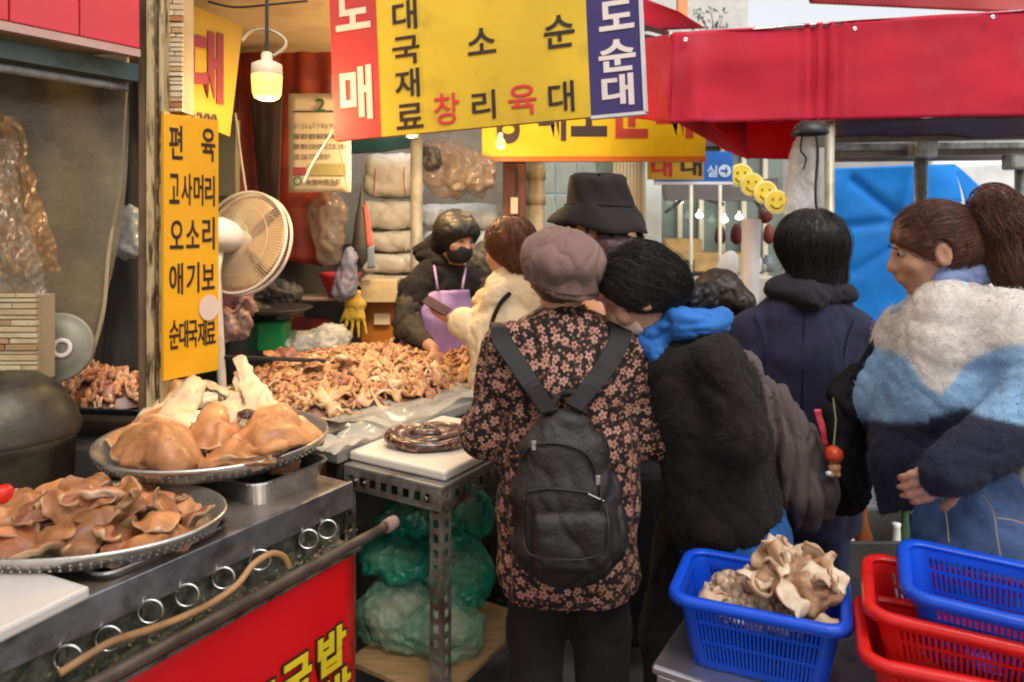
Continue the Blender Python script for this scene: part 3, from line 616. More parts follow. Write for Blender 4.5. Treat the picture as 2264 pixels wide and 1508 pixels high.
# clutter on the ground seen between the shoppers, and an added trolley
t = root('dark_crate', 'dark crate of bottles standing between the navy coat and the fleece jacket', 'crate', px(1935, 1300, 2.75)); t.location.z = 0
c = px(1935, 1180, 2.75)
for sx, sy, ox, oy in ((.42, .02, 0, -.15), (.42, .02, 0, .15), (.02, .28, -.2, 0), (.02, .28, .2, 0)): MB().box(Vector((c.x + ox, 2.75 + oy, .2)), sx, sy, .4).obj('side', m_dark, t, bevel=.004)
MB().box(Vector((c.x, 2.75, .02)), .38, .28, .03).obj('floor_board', m_dark, t)
for q, (dx, dy, hh_, c_, lb) in enumerate(((-.12, -.05, .30, (.6, .55, .45), 'pale bottle at the left of the dark crate'), (-.03, .03, .34, (.22, .06, .02), 'amber bottle in the middle of the dark crate'), (.06, -.04, .28, (.66, .66, .62), 'white bottle beside the amber one in the dark crate'), (.13, .03, .32, (.05, .1, .05), 'dark green bottle at the right of the dark crate'))):
    MB().lathe([(.03, 0), (.034, .01), (.034, hh_ * .6), (.014, hh_ * .78), (.013, hh_ * .95), (.016, hh_), (.001, hh_)], Vector((c.x + dx, 2.75 + dy, .14)), 16).obj('bottle', M('bottle_%d' % q, c_, .25), smooth=True, label=lb, cat='bottle', group='bottles in the dark crate')
t = root('added_dark_trolley', 'dark trolley added to darken the gap behind the beret wearer and the black fleece', 'trolley', (.40, 2.62, 0))  # trolley added so the gap between the two women reads black
MB().box(Vector((.40, 2.62, .38)), .32, .26, .62).obj('cloth_body', M('trolley_cloth', (.02, .02, .022), .8, spec=.15, bump=.4, bs=60), t, bevel=.03)
for s_ in (-1, 1): MB().lathe([(.001, -.015), (.06, -.015), (.07, 0), (.06, .015), (.001, .015)], Vector((.40 + s_ * .15, 2.62, .07)), 24, ax=Vector((0, 1, 0)), ay=Z, az=Vector((1, 0, 0))).obj('wheel', m_blackmetal, t, smooth=True)
MB().tube(smooth_path([Vector((.27, 2.75, .6)), Vector((.27, 2.75, .9)), Vector((.40, 2.75, .93)), Vector((.53, 2.75, .9)), Vector((.53, 2.75, .6))], 5), .01, 8).obj('handle', m_blackmetal, t, smooth=True)
# ================================================================== signs
m_red = M('sign_red', (.58, .05, .04), .5, var=.2, vs=2, bump=.1, bs=12, dirt=(.45, .07, .05), dscale=7)
m_yel = M('sign_yellow', (.66, .42, .02), .5, var=.18, vs=2, bump=.1, bs=12, dirt=(.42, .25, .03), dscale=7, dlo=.55, dhi=.8)
m_navy = M('sign_navy', (.045, .03, .13), .4, var=.1, bump=.05)
m_ink = M('ink_black', (.035, .015, .012), .5, bump=0, var=.1)
m_inkred = M('ink_red', (.6, .04, .035), .5, bump=0, var=.1)
m_cream_ink = M('ink_cream', (.72, .58, .4), .5, bump=0, var=.08)
m_pink_ink = M('ink_lilac', (.72, .6, .55), .5, bump=0, var=.08)
# ---- big hanging sign
p0 = px(740, 312, 2.5); hx = Vector((.944, -.329, 0)); k = R(2.6)
ux = hx * math.cos(k) + Z * math.sin(k); uz = Z * math.cos(k) - hx * math.sin(k); n = ux.cross(uz)
def su(x, y): q = hit(x, y, p0, n) - p0; return q.dot(ux), q.dot(uz)
W = su(1427, 246)[0]; x1, x2 = su(843, 302)[0], su(1307, 258)[0]; H = .62
t = root('hanging_signboard', 'large hanging signboard with red, yellow and navy panels above the shoppers', 'sign', p0)
def spanel(name, a, b, z0, z1, mat, d0=0., d1=.03, par=t, P0=p0, X_=ux, Z_=uz):
    nn = X_.cross(Z_); pl = [P0 + X_ * u + Z_ * v + nn * d0 for u, v in ((a, z0), (b, z0), (b, z1), (a, z1))]
    return MB().prism(pl[::-1], -nn * d1).obj(name, mat, par)
spanel('red_panel', 0, x1, 0, H, m_red); spanel('yellow_panel', x1, x2, 0, H, m_yel, -.001); spanel('navy_panel', x2, W - .004, .004, H, m_navy, -.0005)
MB().beam(p0 + ux * x2 - uz * .0025 - n * .012, p0 + ux * W - uz * .0025 - n * .012, .03, .01, up=uz).obj('edge_trim', M('sign_trim', (.6, .57, .55), .4), t)
MB().beam(p0 + ux * W - n * .012, p0 + ux * W - n * .012 + uz * H, .03, .009, up=ux).obj('edge_trim', M('sign_trim', (.6, .57, .55), .4), t)
letters_px([('도', 742, -18, 818, 66), ('매', 753, 146, 823, 266)], p0, ux, uz, bold=.03, lift=.0015).obj('white_letter', m_cream_ink, t)
letters_px([('대', 868, 0, 922, 66), ('국', 868, 80, 928, 142), ('재', 874, 152, 928, 216), ('료', 877, 229, 936, 284), ('리', 1044, 200, 1096, 264), ('대', 1213, 180, 1270, 248), ('소', 1034, 62, 1097, 119), ('순', 1203, 33, 1271, 105)], p0, ux, uz, bold=.012).obj('black_letter', m_ink, t)
letters_px([('창', 960, 206, 1016, 275), ('육', 1124, 187, 1187, 254)], p0, ux, uz, bold=.008).obj('red_letter', m_inkred, t)
letters_px([('도', 1324, 1, 1402, 66), ('순', 1324, 87, 1406, 158), ('대', 1331, 164, 1402, 234)], p0, ux, uz, bold=.03).obj('pale_letter', m_pink_ink, t)
for u in (.12, W - .12):
    MB().tube([p0 + ux * u + uz * H, p0 + ux * u + uz * (H + .5)], .004, 6).obj('hanger_wire', m_blackmetal, t)

# ---- yellow menu board on the post, left
p0 = px(362, 842, 2.08); n = V
def bu(x, y): q = hit(x, y, p0, n) - p0; return q.dot(U), q.dot(Z)
Wb = bu(483, 815)[0]; Hb = bu(362, 250)[1]
t = root('menu_board', 'narrow upright yellow board with five rows of black lettering on the post', 'sign', p0)
m_amber = M('sign_amber', (.78, .36, .012), .35, var=.08, vs=3, bump=.04, dirt=(.6, .27, .02), dscale=14, dlo=.6, dhi=.85)
spanel('board', 0, Wb, 0, Hb, m_amber, 0, .012, t, p0, U, Z)
it = [('편', 374, 277, 403, 352), ('육', 445, 284, 475, 357), ('고', 374, 384, 396, 450), ('사', 401, 384, 424, 454), ('머', 428, 386, 449, 454), ('리', 453, 388, 474, 456),
      ('오', 375, 487, 405, 550), ('소', 411, 487, 440, 548), ('리', 447, 480, 474, 552), ('애', 374, 582, 404, 652), ('기', 412, 580, 440, 648), ('보', 446, 584, 474, 640),
      ('순', 374, 708, 395, 772), ('대', 396, 708, 415, 770), ('국', 416, 708, 436, 768), ('재', 437, 709, 456, 766), ('료', 456, 712, 476, 760)]
letters_px(it, p0, U, Z, bold=.012).obj('letter', m_ink, t)
c = hit(460, 680, p0, n); MB().lathe([(.001, .004), (.034, .004), (.034, .006), (.001, .006)], c, 28, ax=U, ay=Z, az=V, sy=1.15).obj('round_sticker', M('pale_sticker', (.72, .52, .4), .5), t)
# ---- yellow sign with maroon lettering further in
p0 = px(404, 262, 2.5); p0 = Vector(p0)
t = root('inner_sign', 'dim yellow sign with maroon lettering under the stall ceiling', 'sign', p0)
k = R(-2); uxi = U * math.cos(k) + Z * math.sin(k); uzi = (Z * math.cos(R(7)) - U * math.sin(R(7)) * -1).normalized()
uxi = (hit(537, 57, p0, V) - hit(404, 6, p0, V)).normalized(); uzi = (hit(537, 57, p0, V) - hit(508, 302, p0, V)).normalized()
pl = [hit(*q, p0, V) for q in ((380, 250), (508, 302), (537, 57), (380, -6))]
MB().prism(pl[::-1], -V * .02).obj('board', M('sign_mustard', (.36, .22, .013), .5, dirt=(.3, .17, .02), dscale=6), t)
nn = uxi.cross(uzi)
letters_px([('대', 412, 66, 492, 226)], p0, U, Z, bold=.04, lift=.006).obj('letter', M('ink_maroon', (.16, .02, .025), .5), t)
letters_px([('2', 415, 246, 430, 276), ('2', 434, 248, 448, 278), ('0', 450, 250, 464, 280), ('0', 466, 252, 478, 282)], p0, U, Z, bold=.03, lift=.006).obj('digit', m_ink, t)

# ---- second yellow sign, behind, with orange rail
Y2 = 4.2; p0 = px(1066, 357, Y2); X_ = Vector((1, 0, 0))
t = root('yellow_fascia_sign', 'long yellow fascia sign with orange lower edge behind the hanging signboard', 'sign', p0)
wd = px(1560, 357, Y2).x - p0.x; hh = px(1066, 130, Y2).z - p0.z
spanel('board', 0, wd, .03, hh, M('sign_yellow_deep', (.66, .4, .006), .38, var=.1, bump=.04), 0, .05, t, p0, X_, Z)
spanel('lower_rail', 0, wd, 0, .029, M('sign_orange', (.55, .13, .012), .4), .006, .06, t, p0, X_, Z)
letters_px([('성', 1085, 170, 1150, 318), ('대', 1190, 165, 1252, 312), ('도', 1262, 175, 1342, 302)], p0, X_, Z, bold=.04).obj('black_letter', m_ink, t)
letters_px([('순', 1350, 170, 1442, 306), ('대', 1450, 165, 1532, 306)], p0, X_, Z, bold=.04).obj('red_letter', M('ink_darkred', (.42, .04, .02), .5), t)
mb = MB(); mb.beam(px(1420, 140, 4.15), px(1480, 142, 4.15), .05, .09); mb.obj('cream_box', m_cream, bevel=.005, label='cream box on top of the yellow fascia sign', cat='box')
# ---- small mustard sign and blue sign under it
Y3 = 4.6; p0 = px(1432, 397, Y3)
t = root('mustard_sign', 'small mustard sign with red and black lettering below the yellow fascia', 'sign', p0)
spanel('board', 0, px(1556, 397, Y3).x - p0.x, 0, px(0, 330, Y3).z - p0.z, M('sign_ochre', (.42, .25, .02), .5), 0, .02, t, p0, X_, Z)
letters_px([('대', 1440, 345, 1486, 391)], p0, X_, Z, bold=.03).obj('red_letter', M('ink_darkred2', (.4, .02, .03), .5), t)
letters_px([('대', 1505, 343, 1552, 389)], p0, X_, Z, bold=.03).obj('black_letter', m_ink, t)
Y4 = 4.75; p0 = px(1448, 408, Y4)
t = root('blue_sign', 'blue sign with white lettering and round emblem behind the mustard sign', 'sign', p0)
spanel('board', 0, px(1620, 408, Y4).x - p0.x, .02, px(0, 335, Y4).z - p0.z, M('sign_blue', (.03, .14, .5), .4), 0, .04, t, p0, X_, Z)
spanel('white_border', 0, px(1620, 408, Y4).x - p0.x, 0, .019, M('sign_white', (.7, .74, .78), .4), .003, .045, t, p0, X_, Z)
letters_px([('실', 1563, 366, 1586, 391)], p0, X_, Z, bold=.015).obj('letter', M('ink_paleblue', (.6, .72, .85), .5), t)
c = px(1602, 378, Y4)
MB().lathe([(.001, .003), (.041, .003), (.041, .006), (.001, .006)], c, 30, ax=X_, ay=Z, az=Vector((0, -1, 0))).obj('emblem', M('ink_paleblue', (.6, .72, .85), .5), t)
mb = MB(); mb.box(c + Vector((-.005, -.008, .002)), .05, .003, .01); mb.box(c + Vector((.008, -.009, .002)), .01, .003, .045); mb.obj('emblem_mark', M('sign_blue', (.03, .14, .5), .4), t)

# ---- red banner on the counter front, with yellow outlined lettering
pb = S(0, .052, .70); m_ban = M('banner_red', (.72, .008, .012), .28, var=.08, vs=2, bump=.04, coat=.3)
a_end = (hit(783, 1300, pb, V) - SO).dot(U)
t = root('counter_banner', 'glossy red banner with yellow lettering on the counter front', 'banner', S(a_end, .052, 0))
cloth('banner_sheet', S(-1.6, .052, .70), S(a_end, .052, .70), S(a_end, .052, .05), S(-1.6, .052, .05), 40, 20, m_ban, t, amp=.004, freq=3, thick=.002)
def bpx(items): return [(c, (hit(x0, y, pb, V) - pb).dot(U), z0, (hit(x1, y, pb, V) - pb).dot(U), z0 + hz) for c, x0, x1, y, z0, hz in items]
g = [('밥', -.150, -.245, -.040, -.125), ('국', -.285, -.262, -.175, -.14), ('내', -.415, -.275, -.305, -.155)]
g2 = [('국', -.26, -.40, -.13, -.27), ('밥', -.125, -.385, -.02, -.26)]
off = a_end + .04
def gi(dl): return [(c, u0 * .86 + off - .045, v0 * .86 - .065, u1 * .86 + off - .045, v1 * .86 - .065) for c, u0, v0, u1, v1 in g + g2]
letters([(c, u0 - .006, v0 - .006, u1 + .006, v1 + .006) for c, u0, v0, u1, v1 in gi(0)], pb, U, Z, lift=.006, bold=.075).obj('black_outline', m_ink, t)
letters(gi(0), pb, U, Z, lift=.0085, bold=.035).obj('yellow_letter', M('ink_yellow', (.75, .55, .02), .4, bump=0), t)

# ---- calendar
Yc = 3.45; p0 = px(638, 425, Yc); wd = px(776, 425, Yc).x - p0.x; hh = px(0, 207, Yc).z - p0.z
t = root('wall_calendar', 'cream wall calendar with rows of digits hanging on the red tarp', 'calendar', p0)
m_paper = M('calendar_paper', (.5, .42, .28), .7, var=.08, bump=.1)
cloth('page', p0 + Z * hh, p0 + Z * hh + X_ * wd, p0 + X_ * wd, p0, 8, 12, m_paper, t, amp=.004, thick=.003)
def cu(x, y): return (px(x, y, Yc) - p0).x, (px(x, y, Yc) - p0).z
def cl(c, x, y, w_, h_): a = cu(x, y + h_); return (c, a[0], a[1], a[0] + px(w_ + CX, 0, Yc).x, a[1] + h_ * Yc / F)
its = [cl('2', 698, 218, 22, 30)]; letters(its, p0, X_, Z, lift=.008, bold=.02).obj('month_digit', M('ink_green', (.04, .09, .03), .5), t)
its = []
for r_, row in enumerate((('4', '5', '6', '7', '8', '9', '10'), ('11', '12', '13', '14', '15', '16', '17'), ('18', '19', '20', '21', '22', '23', '24'), ('25', '26', '27', '28', '29'))):
    for c_, dg in enumerate(row):
        for q, ch in enumerate(dg): its.append(cl(ch, 650 + c_ * 17.5 + q * 6, 275 + r_ * 22, 5, 11))
letters(its, p0, X_, Z, lift=.008, bold=.0).obj('day_digits', M('ink_grey', (.12, .1, .07), .6), t, joined=True, kind='stuff')
spanel('header_rule', *[cu(648, 249)[0], cu(765, 246)[0], cu(0, 249)[1], cu(0, 246)[1]], m_ink, .007, .003, t, p0, X_, Z)
spanel('picture_strip', cu(690, 388)[0], cu(766, 365)[0], cu(0, 388)[1], cu(0, 362)[1], M('calendar_olive', (.3, .25, .09), .6), .007, .003, t, p0, X_, Z)
spanel('red_figure', cu(648, 387)[0], cu(678, 365)[0], cu(0, 387)[1], cu(0, 370)[1], M('calendar_red', (.25, .04, .04), .6), .007, .003, t, p0, X_, Z)
MB().lathe([(.014, .007), (.022, .007), (.022, .009), (.014, .009), (.014, .007)], px(659, 400, Yc), 20, ax=X_, ay=Z, az=Vector((0, -1, 0))).obj('round_logo', M('calendar_teal', (.06, .14, .14), .6), t)
letters([cl(ch, 678 + i * 13, 396, 11, 12) for i, ch in enumerate('농협은행조합')], p0, X_, Z, lift=.008, bold=.015).obj('publisher_print', M('ink_grey', (.12, .1, .07), .6), t, joined=True, kind='stuff')
# ================================================================== counter, food, tables, baskets
m_top = M('grimy_counter_top', (.33, .27, .22), .35, metal=.55, var=.3, vs=8, bump=.2, bs=30, dirt=(.07, .045, .03), dscale=5, dlo=.45, dhi=.7)
m_apron = M('scratched_apron', (.34, .33, .34), .3, metal=.85, var=.25, vs=20, bump=.15, bs=90, dirt=(.1, .085, .07), dscale=12, dlo=.5, dhi=.75)
m_grime = M('greasy_grey', (.14, .13, .105), .5, metal=.3, var=.6, vs=30, bump=.8, bs=60, dirt=(.04, .05, .025), dscale=22, dlo=.45, dhi=.6)
m_chrome = M('bright_chrome', (.7, .69, .66), .2, metal=1, var=.1, bump=.05)
t = root('market_counter', 'long grimy steel counter with rail and rings at the lower left', 'counter', S(-1.1, -.3, 0))
MB().box(S(-1.2, -.31, .835), .62, 2.4, .03, V, U).obj('top', m_top, t, bevel=.005)
MB().box(S(-1.2, .004, .8165), .012, 2.41, .07, V, U).obj('apron', m_apron, t, bevel=.003)
MB().box(S(-1.2, -.025, .735), .02, 2.36, .09, V, U).obj('valve_panel', m_grime, t)
MB().box(S(-1.2, -.30, .36), .54, 2.34, .66, V, U).obj('cabinet', m_dark, t)
MB().box(S(-1.2, .025, .694), .08, 2.36, .008, V, U).obj('drip_ledge', m_grime, t)
MB().tube([S(-2.4, .07, .72), S(.09, .07, .72)], .013, 16).obj('front_rail', M('worn_rail', (.36, .3, .25), .35, metal=.8, var=.25, vs=14, dirt=(.16, .1, .07), dscale=9), t, smooth=True)
MB().lathe([(.013, -.02), (.018, -.02), (.019, .01), (.018, .02), (.013, .02)], S(.085, .07, .72), 18, ax=V, ay=Z, az=U).obj('rail_end_tape', M('dirty_tape', (.3, .2, .16), .8, dirt=(.1, .05, .04)), t, smooth=True)
pr = S(0, .02, 0)
for i, (x, y) in enumerate(((150, 1455), (240, 1412), (333, 1352), (414, 1316), (494, 1278), (575, 1238), (682, 1192), (724, 1170))):
    c = hit(x, y, pr, V); c.z = min(max(c.z, .74), .775)
    e = (V * .75 + U * .66).normalized()
    MB().tube(arc(c, .023, 0, 2 * math.pi, 28, e, Z)[:-1], .0028, 8, closed=True).obj('ring_handle', m_chrome, t, smooth=True)
    MB().box(c - V * .03, .012, .02, .03, U, V, Z).obj('ring_bracket', m_grime, t)
hp = [hit(x, y, S(0, .048, 0), V) for x, y in ((130, 1490), (190, 1452), (250, 1418), (330, 1392), (400, 1366), (470, 1332), (525, 1292), (560, 1248), (600, 1224), (628, 1232), (640, 1256))]
MB().tube(smooth_path(hp, 5), .0075, 10).obj('gas_hose', M('tan_rubber', (.42, .22, .09), .5, var=.25, dirt=(.2, .1, .04)), smooth=True, label='tan rubber hose looping along the counter valves', cat='hose')
# scraps caught behind the rail
r = random.Random(5); mb = MB()
for i in range(420):
    a_ = r.uniform(-1.5, 0); c = S(a_, r.uniform(-.005, .055), .7 + r.random() ** 2 * .035); d = Vector((r.gauss(0, 1), r.gauss(0, 1), r.gauss(0, 1))).normalized() * r.uniform(.003, .009); e = d.orthogonal().normalized() * r.uniform(.002, .005); g_ = d.cross(e).normalized() * r.uniform(.001, .003)
    mb.add([c - d, c + e, c + d, c - e, c + g_, c - g_], [(0, 1, 4), (1, 2, 4), (2, 3, 4), (3, 0, 4), (1, 0, 5), (2, 1, 5), (3, 2, 5), (0, 3, 5)])
mb.obj('food_scraps', M('scraps', (.16, .15, .06), .6, var=.8, vs=25, dirt=(.35, .14, .06), dscale=30), label='small food scraps caught along the valve ledge', cat='scraps', kind='stuff')

# ---- oval bowls and trays
m_bowl = M('brushed_bowl_steel', (.58, .55, .5), .28, metal=.85, var=.12, vs=12, bump=.15, bs=200)
def bowl(name, label, c, a, b, dep, n=96):
    t = root(name, label, 'bowl', c)
    MB().lathe([(.001, -dep), (a * .72, -dep), (a * .86, -dep * .8), (a * .97, -.006), (a, 0), (a * 1.012, .001), (a * 1.02, -.005), (a * 1.005, -.012), (a * .885, -dep * .82), (a * .75, -dep - .003), (.001, -dep - .003)], c, n, sy=b / a).obj('shell', m_bowl, t, smooth=True)
    mb = MB()
    for k in range(n):          # perforated band: rows of raised dimples under the rim
        an = 2 * math.pi * (k + .5) / n; ca, sa = math.cos(an), math.sin(an)
        for f_, z_ in ((.985, -.018), (.962, -.028)): mb.box(Vector(c) + Vector((a * f_ * ca, b * f_ * sa, z_)), .004, .004, .004)
    mb.obj('dimples', m_bowl, kid(t, 'shell'), kind='stuff'); return t
cb2 = onz(192, 1138, .915); bowl('oval_bowl', 'oval steel bowl heaped with brown pork pieces at the front', cb2, .288, .205, .05)
cb1 = px(476, 960, 1.98); bowl('round_bowl', 'wide steel bowl of boiled pig heads by the yellow menu board', cb1, .295, .29, .055)
def tray(name, label, c, la, lb, hh, mat, ua=U, ub=V, r_=.03):
    """rounded rectangular tray: floor, wall, rolled lip in one shell"""
    def ring(da, rr, z_):
        out = []
        for (sa, sb, a0) in ((1, 1, 0), (-1, 1, 90), (-1, -1, 180), (1, -1, 270)):
            for k in range(7):
                an = R(a0 + k * 15); out.append(Vector(c) + ua * (sa * (la / 2 + da - rr) + rr * math.cos(an)) + ub * (sb * (lb / 2 + da - rr) + rr * math.sin(an)) + Z * z_)
        return out
    rows = [ring(-.012, r_, .0), ring(0, r_, hh), ring(.008, r_ + .008, hh + .002), ring(.009, r_ + .009, hh - .003), ring(.001, r_, hh - .004), ring(-.010, r_, .003 - .006)]
    n = len(rows[0]); v = [p for q in rows for p in q]; f = [(i * n + k, i * n + (k + 1) % n, (i + 1) * n + (k + 1) % n, (i + 1) * n + k) for i in range(5) for k in range(n)] + [tuple(range(n)), tuple(5 * n + k for k in range(n))[::-1]]
    return mobj(name, v, f, mat, label=label, cat='tray', bevel=0)
ct = (onz(235, 1290, .858) + onz(500, 1165, .858)) / 2; L1 = (onz(500, 1165, .858) - onz(235, 1290, .858)).length
tray('flat_tray', 'flat aluminium tray under the oval bowl of pork pieces', ct - V * .2 + Z * -.004, L1, .40, .018, m_alu)
q1, q2 = onz(530, 1122, .853), onz(727, 1066, .853)
tray('deep_tray', 'deep aluminium tray under the bowl of pig heads', (q1 + q2) / 2 - V * .19 + U * .02, (q2 - q1).length, .40, .055, M('bright_aluminium', (.66, .66, .66), .26, metal=.95, var=.1, vs=20, bump=.05), r_=.04)
# white cutting board lower left
qb = onz(190, 1318, .88)
MB().box(qb - V * .22 - U * .24 - Z * .012, .44, .48, .024, V * math.cos(.12) + U * math.sin(.12), U * math.cos(.12) - V * math.sin(.12)).obj('cutting_board', M('white_poly_board', (.7, .63, .58), .4, var=.06, sss=.1, dirt=(.6, .46, .4), dscale=3), bevel=.006, label='thick white cutting board at the lower left corner of the counter', cat='cutting board')
# ---- steamer pot with dark domed lid
c = Vector((-1.30, 1.86, .86))
t = root('steamer_pot', 'dark sooty steamer pot with domed lid at the left edge', 'pot', c)
m_soot = M('sooty_metal', (.05, .04, .03), .45, metal=.35, var=.6, vs=5, bump=.6, bs=25, dirt=(.14, .12, .06), dscale=6)
MB().lathe([(.13, 0), (.15, .02), (.155, .12), (.165, .135), (.158, .15), (.15, .15)], c, 48).obj('pot_body', m_soot, t, smooth=True)
MB().lathe([(.168, .145), (.17, .155), (.155, .20), (.12, .26), (.07, .295), (.02, .305), (.001, .306)], c, 48).obj('lid', m_soot, t, smooth=True)

# ---- cooked meat
m_skin = M('boiled_pork', (.5, .22, .07), .52, orand=.32, attr='Col', var=.28, vs=22, bump=.6, bs=50, sss=.2, coat=.12, bdist=.004, dirt=(.27, .11, .045), dscale=16, dlo=.55, dhi=.75)
m_fat = M('pork_fat', (.7, .5, .3), .45, attr='Col', var=.15, vs=16, bump=.5, bs=60, sss=.3, coat=.15)
BRN, PALE, PINK, CRM = A(.44, .185, .068), A(.56, .34, .17), A(.42, .15, .09), A(.72, .52, .33)
def grid_patch(name, C, nu, nv, th, mat, parent=None, seed=1, amp=.004, fr=25, ctop=BRN, cbot=PALE, ragged=0., crease=0., **k):
    """a curved slab of meat from a control net C[rows][cols] (Catmull-Rom), skinned above, pale below and at the edges"""
    C = np.array([[list(p) for p in row] for row in C]); nr, nc = C.shape[:2]
    def w_(n, m):
        out = np.zeros((m + 1, n))
        for q in range(m + 1):
            x = q / m * (n - 1); i = min(int(x), n - 2); u = x - i
            cf = (.5 * (-u + 2 * u * u - u ** 3), .5 * (2 - 5 * u * u + 3 * u ** 3), .5 * (u + 4 * u * u - 3 * u ** 3), .5 * (-u * u + u ** 3))
            for j, cc in zip((i - 1, i, i + 1, i + 2), cf): out[q, min(max(j, 0), n - 1)] += cc
        return out
    P = np.einsum('ar,bc,rcd->abd', w_(nr, nv), w_(nc, nu), C).reshape(-1, 3); W_ = nu + 1
    ii, jj = np.meshgrid(np.arange(nu + 1), np.arange(nv + 1)); eu = np.minimum(ii, nu - ii).ravel() / nu; ev = np.minimum(jj, nv - jj).ravel() / nv
    edge = np.minimum(eu, ev)
    if ragged:
        cen = P.mean(0); P = P + (P - cen) * (ragged * pnoise(P, 14, seed) * (edge < .12))[:, None]
    f = np.array([(j * W_ + i, (j + 1) * W_ + i, (j + 1) * W_ + i + 1, j * W_ + i + 1) for j in range(nv) for i in range(nu)]); N_ = vnormals(P, f)
    P = P + N_ * (amp * (pnoise(P, fr, seed) * 1.5 + pnoise(P, fr * 2.3, seed + 1) * .7))[:, None]
    if crease: x_ = pnoise(P + .03 * pnoise(P, 8, seed)[:, None], 9, seed + 6); y_ = pnoise(P, 19, seed + 8); P = P + N_ * (crease * (np.abs(x_) * 2.2 - .5 - .5 * np.exp(-(x_ / .06) ** 2) + .5 * np.abs(y_)))[:, None]
    tk = th * np.sqrt(np.clip(edge / .12, .08, 1))[:, None]; B = P - N_ * tk; n = len(P)
    rim = [j * W_ for j in range(nv + 1)] + [nv * W_ + i for i in range(1, nu + 1)] + [j * W_ + nu for j in range(nv - 1, -1, -1)] + [i for i in range(nu - 1, 0, -1)]
    fs = [tuple(q) for q in f] + [tuple(q[::-1] + n) for q in f] + [(rim[i], rim[i] + n, rim[(i + 1) % len(rim)] + n, rim[(i + 1) % len(rim)]) for i in range(len(rim))]
    mixv = np.clip(.5 + 1.2 * pnoise(P, 9, seed + 4), 0, 1)[:, None]; top = ctop * (.82 + .3 * mixv); top = np.where((edge < .045)[:, None], .35 * top + .65 * cbot, top); bot = np.tile(cbot, (n, 1)) * (.85 + .25 * mixv)
    return mobj(name, np.concatenate([P, B]), fs, mat, parent, smooth=True, attrs={'Col': np.concatenate([np.concatenate([top, bot]), np.ones((2 * n, 1))], 1)}, **k)
# pork pieces: six shapes, copied through the bowl
def piece_net(r, s):
    L_, W_ = s, s * r.uniform(.5, .9); cur = r.uniform(.3, 1.5) * r.choice((1, 1, 1, -1)); tw = r.uniform(-.6, .6); net = []
    for j in range(4):
        row = []
        for i in range(5):
            u = (i / 4 - .5); v = (j / 3 - .5); wv = W_ * (1 - .55 * abs(2 * u) ** r.uniform(1.5, 2.5)) * r.uniform(.85, 1.15); x = L_ * u * (1 - .25 * (2 * v) ** 2); y = wv * v
            z = -cur * (x * x * .9 / s + y * y * 1.6 / s) + tw * x * y / s + r.uniform(-.006, .006); row.append((x, y, z))
        net.append(row)
    return net[::-1]
r = random.Random(21); protos = []
for k_ in range(7):
    cbt = [PALE, CRM * .85, PALE * .9][k_ % 3]
    protos.append(grid_patch('pork_piece', piece_net(r, .115), 20, 14, r.uniform(.009, .020), m_skin, seed=k_ + 3, ctop=(BRN * (.62, 1.05, .85, 1.2, .95, 1.1, .75)[k_] + (A(.06, .0, .01) if k_ in (0, 4) else 0)), cbot=cbt, ragged=.25, crease=.007, local=True, label='brown boiled pork piece lying in the oval bowl', cat='meat', group='pork pieces in the oval bowl'))
used = set()
def put(i, loc, rot, s, label=None, group=None):
    o = protos[i] if i not in used else clone(protos[i]); used.add(i); o.location = loc; o.rotation_euler = rot; o.scale = (s, s, s)
    if label: o['label'] = label; o['group'] = group
    return o
n_ = 0
for ring_, cnt, hz in ((.76, 17, .004), (.56, 13, .025), (.34, 9, .045), (.1, 5, .055)):
    for k_ in range(cnt):
        an = 2 * math.pi * (k_ + r.random() * .7) / cnt; rr = ring_ * r.uniform(.88, 1.03)
        loc = cb2 + Vector((.288 * rr * math.cos(an), .182 * rr * math.sin(an), -.012 + hz + r.uniform(-.008, .012)))
        put(n_ % 7, loc, (r.gauss(0, .45), r.gauss(0, .45), r.uniform(0, 6.3)), r.uniform(.7, 1.15)); n_ += 1
for k_ in range(14):        # a layer that fills the bowl below
    loc = cb2 + Vector((.14 * r.uniform(-1, 1), .08 * r.uniform(-1, 1), -.018)); put(n_ % 7, loc, (r.gauss(0, .25), r.gauss(0, .25), r.uniform(0, 6.3)), 1.25); n_ += 1
mb = MB(); c = onz(6, 1090, .95); mb.lathe([(.001, .016), (.015, .015), (.02, .008), (.02, -.012), (.016, -.02), (.001, -.022)], c, 22); mb.obj('sauce_bottle_top', M('red_plastic', (.75, .03, .02), .3), smooth=True, label='small bright red plastic cap at the left edge of the oval bowl', cat='cap')

# ---- pig heads: hoods of brown skin with pale fatty flaps standing behind
def net(rows, k=1.13):
    pts = [[px(*p) for p in row] for row in rows]; c = sum((p for r_ in pts for p in r_), Vector()) / sum(len(r_) for r_ in pts); return [[c + (p - c) * k for p in r_] for r_ in pts]
def head(label, skins, fats):
    p = px(*skins[0][-1][len(skins[0][-1]) // 2]); t = root('pig_head', label, 'meat', (p.x, p.y, .93), group='boiled pig heads in the round bowl')
    for i, s_ in enumerate(skins): grid_patch('skin', net(s_), 34, 28, .018, m_skin, t, seed=int(p.x * 999) + i, amp=.007, fr=11, crease=.016, ctop=A(.47, .205, .078) * (1 - .07 * i), cbot=A(.66, .44, .24), ragged=.07)
    for i, s_ in enumerate(fats): grid_patch('fat_flap', net(s_), 22, 26, .012, m_fat, t, seed=int(p.x * 777) + i + 9, amp=.012, fr=24, ctop=A(.68, .49, .30), cbot=A(.58, .38, .22), ragged=.28)
